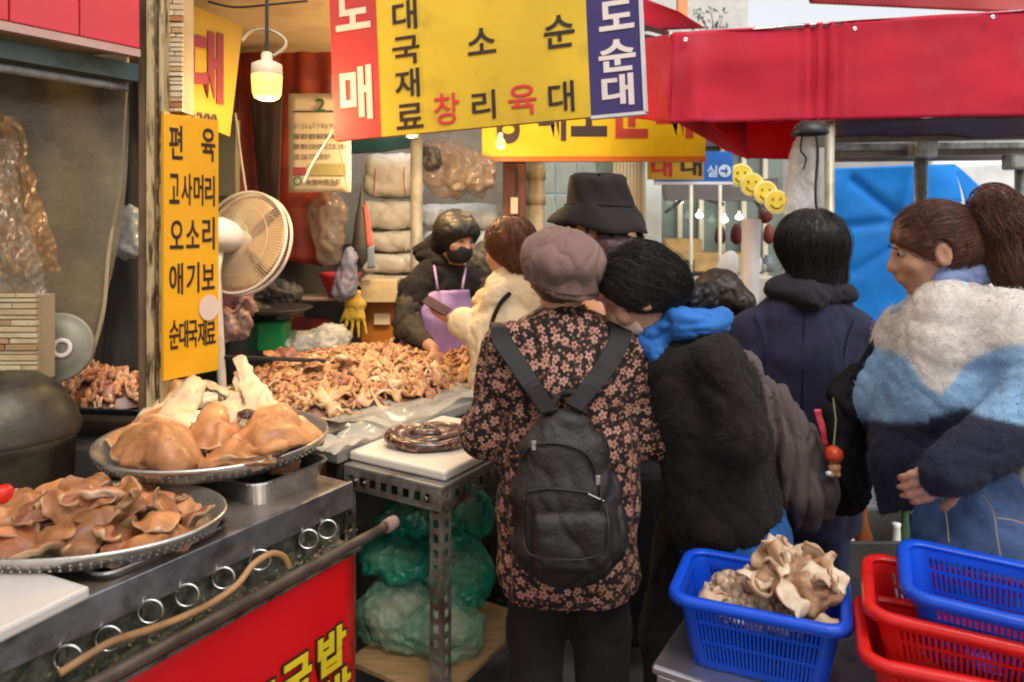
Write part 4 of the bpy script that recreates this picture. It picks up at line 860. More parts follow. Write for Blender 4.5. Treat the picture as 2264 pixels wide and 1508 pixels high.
head('front left pig head with tall creamy flap folded behind it',
     [[[(258, 985, 1.86), (300, 940, 1.85), (352, 925, 1.84), (395, 940, 1.86), (425, 975, 1.88)], [(255, 1005, 1.82), (305, 975, 1.78), (352, 955, 1.76), (400, 972, 1.80), (438, 1000, 1.85)], [(270, 1025, 1.78), (310, 1012, 1.74), (360, 1000, 1.72), (405, 1010, 1.74), (440, 1020, 1.79)], [(300, 1038, 1.76), (330, 1040, 1.73), (365, 1040, 1.71), (400, 1040, 1.73), (430, 1035, 1.77)]]],
     [[[(400, 855, 2.12), (425, 838, 2.13), (452, 850, 2.14)], [(370, 895, 2.02), (410, 890, 2.02), (440, 895, 2.05)], [(348, 928, 1.91), (385, 930, 1.90), (425, 925, 1.95)], [(360, 940, 1.87), (385, 955, 1.86), (400, 965, 1.87)]]])
head('pig head half in the middle of the bowl with folded cheek',
     [[[(418, 935, 1.95), (450, 915, 1.97), (482, 900, 1.98), (510, 925, 1.98), (528, 950, 1.97)], [(410, 965, 1.92), (445, 945, 1.89), (480, 935, 1.88), (510, 950, 1.90), (530, 970, 1.93)], [(425, 988, 1.88), (455, 985, 1.84), (485, 980, 1.84), (505, 985, 1.87), (515, 990, 1.90)]]],
     [[[(480, 900, 2.05), (505, 875, 2.10), (530, 868, 2.12)], [(478, 915, 2.0), (510, 905, 2.02), (535, 905, 2.05)], [(495, 922, 1.98), (515, 935, 1.97), (525, 945, 1.97)]]])
head('right hand pig head with the tallest creamy flap',
     [[[(545, 945, 1.96), (580, 905, 2.0), (620, 893, 2.02), (660, 915, 2.06), (700, 950, 2.08)], [(535, 965, 1.90), (580, 945, 1.88), (625, 935, 1.90), (665, 950, 1.94), (706, 968, 2.0)], [(540, 990, 1.85), (585, 985, 1.80), (630, 975, 1.82), (670, 975, 1.88), (698, 980, 1.95)], [(560, 1005, 1.83), (590, 1005, 1.79), (630, 998, 1.81), (660, 990, 1.86), (685, 985, 1.92)]]],
     [[[(524, 805, 2.2), (540, 798, 2.2), (556, 815, 2.2)], [(532, 850, 2.14), (560, 845, 2.14), (580, 850, 2.15)], [(545, 890, 2.07), (575, 885, 2.06), (605, 885, 2.1)], [(555, 912, 2.0), (585, 905, 2.0), (618, 900, 2.04)]], [[(520, 830, 2.22), (530, 820, 2.2), (538, 840, 2.2)], [(522, 870, 2.15), (534, 870, 2.14), (545, 880, 2.14)], [(530, 915, 2.05), (545, 918, 2.03), (556, 918, 2.03)]]])
head('low flat pig head at the front of the bowl below the others',
     [[[(470, 985, 1.86), (510, 970, 1.88), (555, 975, 1.88), (600, 985, 1.87)], [(455, 1010, 1.80), (505, 995, 1.79), (555, 1000, 1.78), (605, 1005, 1.80)], [(450, 1030, 1.76), (500, 1028, 1.74), (555, 1025, 1.74), (600, 1018, 1.77)], [(455, 1034, 1.77), (500, 1036, 1.76), (550, 1034, 1.76), (590, 1026, 1.77)]]], [])
head('pale edged slab of pig skin leaning at the left rim of the bowl',
     [[[(330, 905, 2.12), (365, 895, 2.13), (395, 905, 2.12)], [(285, 940, 2.02), (315, 935, 2.0), (340, 945, 1.98)], [(243, 972, 1.95), (262, 985, 1.9), (285, 985, 1.88)]]],
     [[[(385, 845, 2.22), (405, 838, 2.23), (415, 850, 2.22)], [(340, 885, 2.14), (360, 885, 2.13), (378, 895, 2.12)], [(300, 925, 2.07), (318, 922, 2.06), (340, 930, 2.04)]], [[(445, 845, 2.28), (480, 848, 2.3), (520, 875, 2.3)], [(450, 855, 2.26), (478, 862, 2.26), (512, 884, 2.26)]]])
for k_, (x, y, Y) in enumerate(((455, 985, 1.93), (520, 975, 1.95), (620, 975, 1.95), (665, 955, 2.02), (310, 985, 1.93), (400, 1000, 1.88), (560, 930, 2.03), (350, 960, 1.97))):
    put((k_ * 3) % 7, px(x, y, Y) - Z * .015, (.4 * math.sin(k_ * 2.1), .4 * math.cos(k_ * 1.7), k_ * 1.3), 1.1, 'smaller brown pork piece tucked between the pig heads', 'pork pieces between the pig heads')
for k_, (x, y, Y, w_) in enumerate(((446, 992, 1.86, .035), (548, 915, 1.99, .03), (600, 1003, 1.80, .03))):
    c_ = px(x, y, Y); b_ = blob('jaw_bone', U_(ell(c_, (w_, .02, .014)), *[caps(c_ + Vector(((q - 1.5) * w_ * .5, -.012, .004)), c_ + Vector(((q - 1.5) * w_ * .5, -.02, -.006)), .004, .003) for q in range(4)], k=.004), .004, M('jaw_dark', (.09, .03, .018), .4, var=.8, vs=40, dirt=(.5, .38, .24), dscale=45, dlo=.55, dhi=.62), None, amp=.004, freq=30, label=['dark open jaw with teeth between the front and middle pig heads', 'dark gap of jaw below the tallest creamy flap', 'small jaw edge at the front of the right pig head'][k_], cat='meat')
# ---- offal: curled tubes heaped on trays
m_offal = M('offal', (.5, .28, .15), .45, attr='Col', var=.25, vs=30, bump=.4, bs=80, sss=.15, coat=.18, bdist=.003)
def heap(name, label, ca, cb, ra, rb, hgt, z0, n, seed, lens=(.06, .18), rad=(.006, .015), frame=S, cols=((.44, .22, .09), (.38, .165, .07), (.5, .3, .14), (.3, .11, .055), (.45, .235, .09), (.4, .17, .08), (.54, .35, .19))):
    """one uncountable heap: curled, pinched tubes lying over a low mound"""
    r = random.Random(seed); mb = MB(); cl = []
    def top(a, b): q = ((a - ca) / ra) ** 2 + ((b - cb) / rb) ** 2; return z0 + hgt * max(0., 1 - q) ** .6
    def mound(u, v):
        an = u * 2 * math.pi; a, b = ca + ra * v * math.cos(an), cb + rb * v * math.sin(an); return frame(a, b, top(a, b) - .012)
    mb.sheet(mound, 40, 10); cl += [(.2, .085, .045)] * len(mb.v)  # mound coloured dark brown to shade the gaps between the pieces
    for i in range(n):
        q = math.sqrt(r.random()); an = r.uniform(0, 6.283); a, b = ca + ra * q * math.cos(an), cb + rb * q * math.sin(an); d = r.uniform(0, 6.283); k = r.gauss(0, 28); m = r.randint(9, 16); L_ = r.uniform(*lens); rr = r.uniform(*rad); lift = r.uniform(-.3, 1.8) * rr; ph = r.random() * 9; pts, rs = [], []
        for j in range(m):
            d += k * L_ / m + r.gauss(0, .25); a += math.cos(d) * L_ / m; b += math.sin(d) * L_ / m
            if ((a - ca) / ra) ** 2 + ((b - cb) / rb) ** 2 > 1.05: d += 2.2
            pts.append(frame(a, b, top(a, b) + lift + .006 * math.sin(j * 1.1 + ph))); rs.append(rr * (.75 + .35 * math.sin(j * 1.9 + ph)) * (.45 if j in (0, m - 1) else 1))
        n0 = len(mb.v); mb.tube(pts, rs, 7); c = A(r.choice(cols)) * r.uniform(.75, 1.2); cl += [tuple(c * r.uniform(.93, 1.07))] * (len(mb.v) - n0)
    for i in range(n // 3):
        q = math.sqrt(r.random()); an = r.uniform(0, 6.283); a, b = ca + ra * .95 * q * math.cos(an), cb + rb * .95 * q * math.sin(an); d = r.uniform(0, 6.283); L_, W_ = r.uniform(*lens) * .75, r.uniform(.018, .042); k = r.gauss(0, 9); ph = r.random() * 9; cu = r.uniform(-.4, 1.) ; ti = r.gauss(0, .5)
        def rib(u, v):
            dd = d + k * (u - .5) * L_; x_, y_ = (u - .5) * L_, (v - .5) * W_ * (1 - .5 * abs(2 * u - 1) ** 2); aa = a + math.cos(dd) * x_ - math.sin(dd) * y_; bb = b + math.sin(dd) * x_ + math.cos(dd) * y_
            return frame(aa, bb, top(aa, bb) + .016 + .010 * math.sin(u * 7 + ph) * (v - .5) * 2 - cu * y_ * y_ * 18 + ti * y_ + .005 * math.sin(u * 11 + ph * 2))
        n0 = len(mb.v); mb.sheet(rib, 8, 4, thick=.006); c = A(r.choice(cols)) * r.uniform(.85, 1.2); cl += [tuple(c * r.uniform(.95, 1.05))] * (len(mb.v) - n0)
    return mb.obj(name, m_offal, smooth=True, label=label, cat='meat', kind='stuff', attrs={'Col': np.concatenate([A(cl), np.ones((len(cl), 1))], 1)})
t = root('offal_table', 'low dark table carrying the big heap of offal', 'table', S(1.1, -.75, 0))
MB().box(S(1.12, -.74, .83), 1.06, 1.9, .04, V, U).obj('table_top', M('grey_table_top', (.28, .27, .24), .45, var=.3, dirt=(.1, .09, .07)), t, bevel=.006)
MB().box(S(1.12, -.216, .70), .02, 1.88, .21, V, U).obj('shaded_front_face', m_dark, t)  # dark colour stands for shade on the table's front face
for a_ in (.22, 2.0):
    for b_ in (-1.22, -.26): MB().box(S(a_, b_, .405), .05, .05, .81, V, U).obj('leg', m_dark, t)
tray('offal_tray', 'wide aluminium tray under the big heap of offal', S(.74, -.74, .852), 1.02, .82, .02, m_alu)
heap('offal_heap', 'big heap of curled tan offal on the tray behind the pig heads', .78, -.72, .55, .40, .13, .862, 800, 1)
heap('offal_heap', 'smaller heap of pale offal below the seller hand', 1.30, -.44, .30, .20, .10, .858, 190, 2)
heap('offal_heap', 'far low heap of offal beside the green scale', 1.62, -1.0, .30, .20, .09, .858, 120, 3)
tray('meat_tray', 'dark tray of chopped meat on the shelf behind the steamer pot', px(205, 893, 2.3), .5, .24, .02, m_blackmetal, Vector((1, -.12, 0)).normalized(), Vector((.12, 1, 0)).normalized())
pS = px(208, 890, 2.3)
heap('chopped_meat', 'heap of chopped reddish meat on the dark shelf tray at the left', 0, 0, .2, .11, .075, pS.z + .012, 110, 6, lens=(.03, .07), frame=lambda a, b, z: Vector((pS.x + a, pS.y + b, z)), cols=((.5, .22, .1), (.4, .15, .08), (.6, .34, .18)))
MB().box(Vector((pS.x, pS.y + .05, .45)), .7, .4, .86).obj('stove_cabinet', m_dark, bevel=.01, label='blackened stove cabinet behind the steamer pot', cat='cabinet')
# ear-like brown pieces on the far side of the heap
for k_, (x, y, Y, s_) in enumerate(((640, 772, 2.95, 1.0), (610, 780, 2.9, .8), (765, 790, 2.75, .9), (690, 800, 2.7, .8), (850, 800, 3.0, .7))):
    put((k_ * 2) % 7, px(x, y, Y), (.5, .4, k_), s_, ['curled ear shaped piece topping the heap left', 'small ear shaped piece at the far left of the heap', 'brown ear piece in the middle of the offal heap', 'brown slice near the front of the offal heap', 'small brown slice by the seller apron'][k_], 'ear pieces on the offal heap')
# clear plastic sheets over the table edge
m_film = vinyl('clear_film', (.55, .53, .45), .55, rough=.15)
cloth('plastic_sheet', S(.32, -.42, .885), S(1.75, -.46, .885), S(1.7, -.2, .875), S(.42, -.2, .872), 44, 14, m_film, amp=.03, freq=9, seed=12, thick=0, label='clear plastic sheet rumpled along the alley edge of the offal table', cat='plastic sheet')
cloth('plastic_sheet', onz(690, 985, .862), onz(810, 920, .87), onz(880, 935, .862), onz(740, 1010, .858), 24, 16, m_film, amp=.03, freq=12, seed=5, thick=0, label='small crumpled plastic sheet between the bowl and the white board', cat='plastic sheet')
bag('plastic_bag', U_(ell(px(690, 762, 3.3), (.16, .1, .06)), ell(px(730, 748, 3.35), (.09, .1, .06)), k=.05), .012, m_film, .03, 14, 4, label='clear plastic bag lying beside the green scale', cat='bag')
# knife / dark bar on the far tray
MB().beam(px(470, 788, 2.75), px(720, 798, 2.75), .03, .012).obj('dark_bar', m_blackmetal, label='thin dark metal bar behind the menu board', cat='bar', bevel=.003)

# ---- slotted angle-iron table with white board and blood sausage
m_slot = M('slotted_angle_paint', (.26, .25, .215), .45, metal=.5, var=.35, vs=14, bump=.4, bs=70, dirt=(.1, .06, .035), dscale=11, dlo=.42, dhi=.65)
def slotted(mb, p, q, wdir, w_, th=.003, pitch=.042, slot=.024):
    p, q = Vector(p), Vector(q); d = (q - p).normalized(); L_ = (q - p).length; wdir = wdir.normalized(); nn = d.cross(wdir)
    for o, ww in ((.14, .28), (.86, .28)): mb.box((p + q) / 2 + wdir * (w_ * o), L_, w_ * ww, th, d, wdir, nn)
    k = 0.
    while k < L_:
        e = min(pitch - slot, L_ - k); mb.box(p + d * (k + e / 2) + wdir * w_ / 2, e, w_ * .44, th * .9, d, wdir, nn); k += pitch
A0, A1, B0, B1, ZT = .185, .70, -.195, .172, .80
t = root('angle_iron_table', 'rusty slotted angle iron table under the white board', 'table', S(.45, 0, 0))
for a_, sa in ((A0, 1), (A1, -1)):
    for b_, sb in ((B0, 1), (B1, -1)):
        mb = MB(); slotted(mb, S(a_, b_, 0), S(a_, b_, ZT), V * sb, .042); slotted(mb, S(a_, b_, 0), S(a_, b_, ZT), U * sa, .042); mb.obj('leg', m_slot, t)
for b_ in (B0, B1):
    mb = MB(); slotted(mb, S(A0, b_, ZT - .06), S(A1, b_, ZT - .06), Z, .06); mb.obj('side_rail', m_slot, t)
for a_ in (A0, A1):
    mb = MB(); slotted(mb, S(a_ - .003, B0, ZT - .06), S(a_ - .003, B1, ZT - .06), Z, .06); mb.obj('end_rail', m_slot, t)
MB().box(S((A0 + A1) / 2, (B0 + B1) / 2, ZT + .006), B1 - B0 + .008, A1 - A0 + .008, .012, V, U).obj('top_sheet', M('table_sheet', (.3, .29, .26), .4, metal=.5, dirt=(.12, .08, .05), dscale=8), t, bevel=.003)
MB().box(S((A0 + A1) / 2, (B0 + B1) / 2, .205), B1 - B0 - .008, A1 - A0 - .008, .016, V, U).obj('lower_shelf', m_wood, t, bevel=.002)
for a_, b_ in ((A0, B0 + .05), (A0, B0 + .085), (A0, B1 - .05)):
    MB().lathe([(.001, .006), (.006, .005), (.007, 0), (.007, -.004)], S(a_ - .008, b_, ZT - .03), 10, ax=V, ay=Z, az=-U).obj('bolt', m_chrome, t)
MB().box(S(.45, -.02, .829), .37, .48, .030, V, U).obj('white_board', M('cream_poly_board', (.68, .6, .5), .4, var=.05, sss=.1, dirt=(.55, .42, .3), dscale=3, dlo=.55, dhi=.85), bevel=.008, label='thick white cutting board under the coiled blood sausage', cat='cutting board')
c = onz(940, 975, .852); pts = []; N_ = 150
for i in range(N_):
    an = i / N_ * 2 * math.pi * 3.4; rr = 1.22 * (.018 + .03 * i / N_ * 2.9 * .9)
    pts.append(c + Vector((1.25 * rr * math.cos(an), .95 * rr * math.sin(an), .016 + .006 * math.sin(an * 1.7) + (.012 if i < 40 else 0))))
mb = MB(); mb.tube(pts, [.0155 * (1 + .12 * math.sin(i * .9)) for i in range(N_)], 12)
mb.obj('blood_sausage', M('blood_sausage', (.06, .018, .01), .25, var=.5, vs=40, bump=.5, bs=60, coat=.5, dirt=(.36, .2, .13), dscale=38, dlo=.56, dhi=.62), smooth=True, label='dark coiled blood sausage on the white board', cat='sausage')
cloth('sausage_wrap', c + Vector((-.15, .07, .03)), c + Vector((.14, .07, .03)), c + Vector((.15, -.09, .008)), c + Vector((-.13, -.10, .008)), 22, 14, vinyl('wrap_film', (.7, .62, .62), .09, rough=.06), amp=.02, freq=16, thick=0, label='clear wrap film draped over the blood sausage', cat='wrap', fn=lambda P, u, v: P + np.stack([0 * u, 0 * u, .022 * np.sin(np.pi * u) * np.sin(np.pi * v)], 1))
# ---- green bags on its lower shelf
m_green = vinyl('green_plastic', (.015, .26, .16), .58, rough=.06)
m_green2 = vinyl('pale_green_plastic', (.2, .38, .25), .42, rough=.06)
m_inner = M('pale_contents', (.48, .38, .24), .6, var=.4, vs=12)
for k_, (x, y, Y, rx, rz, mt_, sd, lb) in enumerate(((895, 1135, 2.42, .075, .045, m_green, 1, 'top green plastic bag under the white board'), (1000, 1130, 2.55, .10, .08, m_green, 2, 'dark green plastic bag at the back of the lower shelf'), (870, 1230, 2.36, .085, .06, m_green, 3, 'middle green plastic bag behind the front leg'), (1000, 1260, 2.40, .095, .10, m_green, 4, 'shiny green plastic bag beside the patterned jacket'),
        (880, 1370, 2.32, .10, .10, m_green2, 5, 'pale green bag of offal at the left of the lower shelf'), (980, 1400, 2.28, .09, .075, m_green2, 6, 'pale green bag of offal at the right of the lower shelf'))):
    c = px(x, y, Y); c.z = max(c.z, .213 + rz * .9)
    t = root('green_bag', lb, 'bag', (c.x, c.y, c.z - rz), group='green bags on the lower shelf')
    rx *= 1.4; rz *= 1.12; f0 = U_(ell(c, (rx, .1, rz)), ell(c + Vector((rx * .35, -.01, -rz * .3)), (rx * .6, .1, rz * .6)), caps(c + Vector((0, 0, rz * .6)), c + Vector((.03, 0, rz * 1.35)), .03, .015), k=.04)
    v, f = crumple(f0, .006, .02, 11, sd); mobj('film', v, f, mt_, t, smooth=True)
    v, f = nets(ell(c - Vector((0, 0, rz * .1)), (rx * .82, .066, rz * .78)), .009); v = crinkle(v, f, .02, 22, sd + 9); mobj('contents', v, f, m_inner, t, smooth=True)
MB().box(S(.78, .05, .32), .04, .03, .62, V, U).obj('tan_upright', M('tan_board', (.48, .35, .2), .6), bevel=.003, label='tan upright board behind the angle iron table', cat='board')

# ---- steel bench with baskets, lower right
t = root('steel_bench', 'low stainless steel bench under the blue and red baskets', 'bench', (0, 0, 0)); bc = Vector((.2985, 1.551, 0)); t.location = bc
m_bench = M('bench_steel', (.5, .46, .47), .3, metal=.85, var=.2, vs=10, bump=.1, bs=120, dirt=(.28, .24, .25), dscale=5)
MB().box(bc + U * .33 + V * .75 + Z * .59, 1.5, .66, .02, V, U).obj('bench_top', m_bench, t, bevel=.006)
MB().box(bc + U * .012 + V * .75 + Z * .55, 1.48, .014, .06, V, U).obj('bench_apron', m_bench, t, bevel=.003)
MB().box(bc + U * .33 + V * .012 + Z * .55, .014, .62, .06, V, U).obj('bench_apron', m_bench, t, bevel=.003)
for a_, b_ in ((.04, .04), (.62, .04), (.04, 1.45), (.62, 1.45)): MB().tube([bc + U * a_ + V * b_, bc + U * a_ + V * b_ + Z * .58], .018, 12).obj('leg', m_galv, t, smooth=True)
def basket(label, c, ang, L_, W_, H_, mat, tilt=(0, 0), flare=.82, ns=30, group='plastic baskets on the steel bench'):
    """open plastic basket: rolled rim, solid corners, slatted walls with two bands, slatted floor"""
    t = root('plastic_basket', label, 'basket', c, group=group, rot=(tilt[0], tilt[1], ang))
    def P(u, v, w_):    # u,v in -1..1 across, w 0..1 up
        k = flare + (1 - flare) * w_; return Vector((u * L_ / 2 * k, v * W_ / 2 * k, w_ * H_))
    def ring(k, w_, off, n=8, rr=.035):
        out = []
        for cx_, cy_, a0 in ((1, 1, 0), (-1, 1, 90), (-1, -1, 180), (1, -1, 270)):
            kk = flare + (1 - flare) * w_
            for i in range(n + 1):
                a = R(a0 + 90 * i / n); out.append(Vector((cx_ * (L_ / 2 * kk - rr) + (rr + off) * math.cos(a), cy_ * (W_ / 2 * kk - rr) + (rr + off) * math.sin(a), k)))
        return out
    prof = [(H_, -.004), (H_ + .004, 0), (H_ + .005, .012), (H_ - .002, .018), (H_ - .016, .019), (H_ - .016, .016), (H_ - .004, .014), (H_ - .004, .002), (H_ - .022, -.0005), (H_ - .022, -.004), (H_, -.004)]
    rows = [ring(z_, 1, o) for z_, o in prof]; n = len(rows[0])
    mobj('rim', [p for q in rows for p in q], [(i * n + k, (i + 1) * n + k, (i + 1) * n + (k + 1) % n, i * n + (k + 1) % n) for i in range(len(rows) - 1) for k in range(n)], mat, t, smooth=True, local=True)
    corner = MB(); lat = MB()
    def strip(z0, z1, th=.003):
        a, b = ring(z0 * H_, z0, 0), ring(z1 * H_, z1, 0); a2, b2 = ring(z0 * H_, z0, -th), ring(z1 * H_, z1, -th); n = len(a); v = a + b + a2 + b2; f = []
        for k in range(n):
            j = (k + 1) % n; f += [(k, j, n + j, n + k), (2 * n + j, 2 * n + k, 3 * n + k, 3 * n + j), (n + k, n + j, 3 * n + j, 3 * n + k), (j, k, 2 * n + k, 2 * n + j)]
        corner.add(v, f)
    for z0, z1 in ((0, .10), (.36, .40), (.64, .68), (.84, .94)): strip(z0, z1)
    def cpiece():
        for q in range(4):
            idx = range(q * 9, q * 9 + 9); a, b = ring(.02 * H_, .02, -.0005), ring(.92 * H_, .92, -.0005); a2, b2 = ring(.02 * H_, .02, -.0028), ring(.92 * H_, .92, -.0028)
            for k in list(idx)[:-1]: corner.add([a[k], a[k + 1], b[k + 1], b[k], a2[k], a2[k + 1], b2[k + 1], b2[k]], [(0, 1, 2, 3), (5, 4, 7, 6)])
    cpiece(); corner.obj('corners_and_bands', mat, t, local=True, smooth=False)
    def bar(p, q, w_, th, side):
        d = (q - p).normalized(); s_ = d.cross(side).normalized(); lat.box((p + q) / 2, (q - p).length, w_, th, d, s_, side)
    for sgn in (-1, 1):
        for i in range(ns):
            u = -1 + 2 * (i + .5) / ns; u *= 1 - .07 / L_ * .9; bar(P(u, sgn, .06) - Vector((0, sgn * .0016, 0)), P(u, sgn, .9) - Vector((0, sgn * .0016, 0)), L_ / ns * .42, .0024, Vector((0, 1, 0)))
        m = int(ns * W_ / L_)
        for i in range(m):
            v = -1 + 2 * (i + .5) / m; v *= 1 - .07 / W_ * .9; bar(P(sgn, v, .06) - Vector((sgn * .0016, 0, 0)), P(sgn, v, .9) - Vector((sgn * .0016, 0, 0)), W_ / m * .42, .0024, Vector((1, 0, 0)))
    for i in range(ns): u = -1 + 2 * (i + .5) / ns; bar(P(u * .97, -.97, 0) + Z * .003, P(u * .97, .97, 0) + Z * .003, L_ * flare / ns * .5, .003, Z)
    for i in range(6): v = -1 + 2 * (i + .5) / 6; bar(P(-.97, v, 0) + Z * .0055, P(.97, v, 0) + Z * .0055, .006, .003, Z)
    lat.obj('lattice', mat, t, local=True, kind='stuff'); return t
m_bblue = M('blue_plastic', (.006, .075, .62), .3, var=.08, bump=.05, spec=.5)
m_bred = M('red_basket_plastic', (.72, .015, .012), .3, var=.08, bump=.05)
fl, fr_ = onz(1505, 1312, .755), onz(1880, 1388, .755); bl = onz(1520, 1216, .755)
ang = math.atan2((fr_ - fl).y, (fr_ - fl).x); cbk = (fl + fr_) / 2 + (bl - fl) * .5; cbk.z = .602
basket('blue plastic basket holding pale tripe on the steel bench', cbk, ang, (fr_ - fl).length, .225, .152, m_bblue)
# tripe in it
cT = onz(1745, 1290, .77)
tr = root('tripe', 'pale crumpled boiled tripe heaped in the blue basket', 'meat', (cT.x, cT.y, .70)); rT = random.Random(14)
fT = U_(ell(cT + Vector((0, 0, .015)), (.08, .07, .05)), ell(cT + Vector((.03, -.04, -.005)), (.05, .045, .04)), k=.03)
v, f = nets(fT, .006); n = vnormals(v, f); nz = np.abs(pnoise(v, 20, 4)); v2 = v + n * (.06 * (nz - .22) + .02 * (np.abs(pnoise(v, 45, 9)) - .2))[:, None]
mobj('core', v2, f, M('tripe_core', (.40, .22, .12), .45, var=.4, vs=25, bump=.5, bs=60, sss=.2), tr, smooth=True)
for k_ in range(15):
    an = rT.uniform(0, 6.283); q_ = math.sqrt(rT.random()); pc_ = cT + Vector((.085 * q_ * math.cos(an) + .01, .07 * q_ * math.sin(an) - .01, .02 + .06 * (1 - q_))); e_ = Euler((rT.gauss(0, .7), rT.gauss(0, .7), rT.uniform(0, 6.3))).to_matrix()
    net_ = [[pc_ + e_ @ (Vector(p) * rT.uniform(.95, 1.05) + Vector((0, 0, rT.gauss(0, .008)))) for p in row] for row in piece_net(rT, .1)]
    grid_patch('fold', net_, 22, 16, .007, m_fat, tr, seed=k_ + 40, amp=.012, fr=26, ctop=A(.72, .56, .40) * rT.uniform(.85, 1.1), cbot=A(.5, .3, .17), ragged=.3)
rr_ = random.Random(9)
for k_, (x, y) in enumerate(((1575, 1310), (1605, 1300), (1830, 1360))):
    grid_patch('tripe_scrap', [[Vector(p) * .8 + onz(x, y, .752) for p in row] for row in piece_net(rr_, .08)], 12, 8, .012, m_fat, seed=k_, ctop=A(.6, .42, .26), cbot=A(.5, .3, .17), label=['small pale scrap at the left end of the blue basket', 'pale scrap between the left scrap and the tripe', 'pale scrap at the right end of the blue basket'][k_], cat='meat')
# what fills the basket under the tripe
heap('basket_offal', 'pale offal filling the blue basket below the tripe', 0, 0, .118, .078, .03, .70, 90, 12, lens=(.04, .09), frame=lambda a, b, z: Vector((cbk.x + a * math.cos(ang) - b * math.sin(ang), cbk.y + a * math.sin(ang) + b * math.cos(ang), z)), cols=((.6, .44, .3), (.52, .34, .22), (.66, .5, .36)))
basket('lowest red plastic basket at the lower right', Vector((.875, 1.362, .602)), ang + .03, .38, .235, .15, m_bred)
basket('upper red plastic basket nested under the second blue one', Vector((.905, 1.405, .66)), ang - .02, .38, .23, .15, m_bred, tilt=(.03, .03))
basket('second blue plastic basket stacked on the red ones', Vector((.955, 1.375, .715)), ang - .05, .37, .215, .14, m_bblue, tilt=(.04, .05))
# ================================================================== inside of the stall
def bulb(label, x, y, Y, s, power, name='hanging_bulb', cord=True, pillar=True):
    """lit bulb: glass, white collar, socket and cord, with its own lamp"""
    c = px(x, y, Y); t = root(name, label, 'lamp', c)
    m_gl = M('lit_glass', (1., .6, .13), .3, emit=.95, var=0, bump=0); prof = [(.001, -.048), (.02, -.047), (.034, -.041), (.040, -.028), (.042, .0), (.043, .022), (.040, .028)] if pillar else [(.001, -.035), (.018, -.031), (.030, -.018), (.034, 0), (.030, .018), (.020, .032)]
    MB().lathe([(r_ * s, h_ * s) for r_, h_ in prof], c, 32).obj('glass', m_gl, t, smooth=True)
    top = [(.043, .024), (.0435, .03), (.042, .055), (.028, .062), (.016, .066), (.016, .085), (.012, .09)] if pillar else [(.020, .032), (.018, .05), (.017, .07), (.008, .075)]
    MB().lathe([(r_ * s, h_ * s) for r_, h_ in top], c, 28).obj('collar', M('bulb_collar', (.62, .52, .36), .45), t, smooth=True)
    if cord: MB().tube([c + Z * .085 * s, c + Z * (2.41 - c.z)], .006, 8).obj('cord', m_blackmetal, t)
    l = bpy.data.lights.new('bulb_light', 'POINT'); l.energy = power; l.color = (1, .66, .3); l.shadow_soft_size = .045 * s; lo = bpy.data.objects.new('bulb_light', l); COL.objects.link(lo); lo.parent = t; lo.location = (0, 0, -.062 * s)
    return t
bulb('big lit bulb hanging on a black cord before the red tarp', 590, 185, 2.45, 1.18, 11)
mb = MB(); mb.tube(smooth_path([px(535, 90, 2.5), px(556, 70, 2.5), px(592, 66, 2.48), px(625, 82, 2.47), px(632, 100, 2.46), px(610, 120, 2.45), px(592, 122, 2.45)]), .005, 8); mb.obj('wire_loop', M('pale_wire', (.42, .36, .26), .5), smooth=True, label='pale electric wire looped around the big bulb cord', cat='wire')
bulb('lit bulb half hidden behind the lower edge of the signboard', 910, 286, 3.3, 1.1, 22, pillar=False)
bulb('small lit bulb in front of the yellow fascia sign', 1107, 318, 3.6, .75, 5, pillar=False, cord=False)
MB().tube(smooth_path([px(1107, 290, 3.6), px(1110, 200, 3.62), px(1100, 100, 3.7)]), .005, 6).obj('bulb_wire', m_blackmetal, label='black wire holding the small bulb at the yellow sign', cat='wire')
mb = MB(); mb.tube(smooth_path([px(460, 4, 2.6), px(520, 16, 2.6), px(600, 10, 2.6), px(680, 2, 2.6)]), .004, 6); mb.obj('ceiling_wire', m_blackmetal, label='thin dark wire sagging under the stall ceiling', cat='wire')
# wall pieces left of the fan, between post and fan
MB().box(px(505, 350, 3.3), .09, .05, .35).obj('meter_box', M('grey_green_box', (.16, .16, .1), .6, dirt=(.08, .06, .04)), bevel=.005, label='grey green box on the wall beside the yellow menu board', cat='box')
mb = MB(); mb.tube(smooth_path([px(520, 250, 3.2), px(530, 330, 3.2), px(540, 400, 3.2), px(545, 430, 3.2)]), .006, 6); mb.obj('white_cable', M('pale_wire', (.42, .36, .26), .5), label='pale cable running down the wall towards the fan', cat='cable', smooth=True)

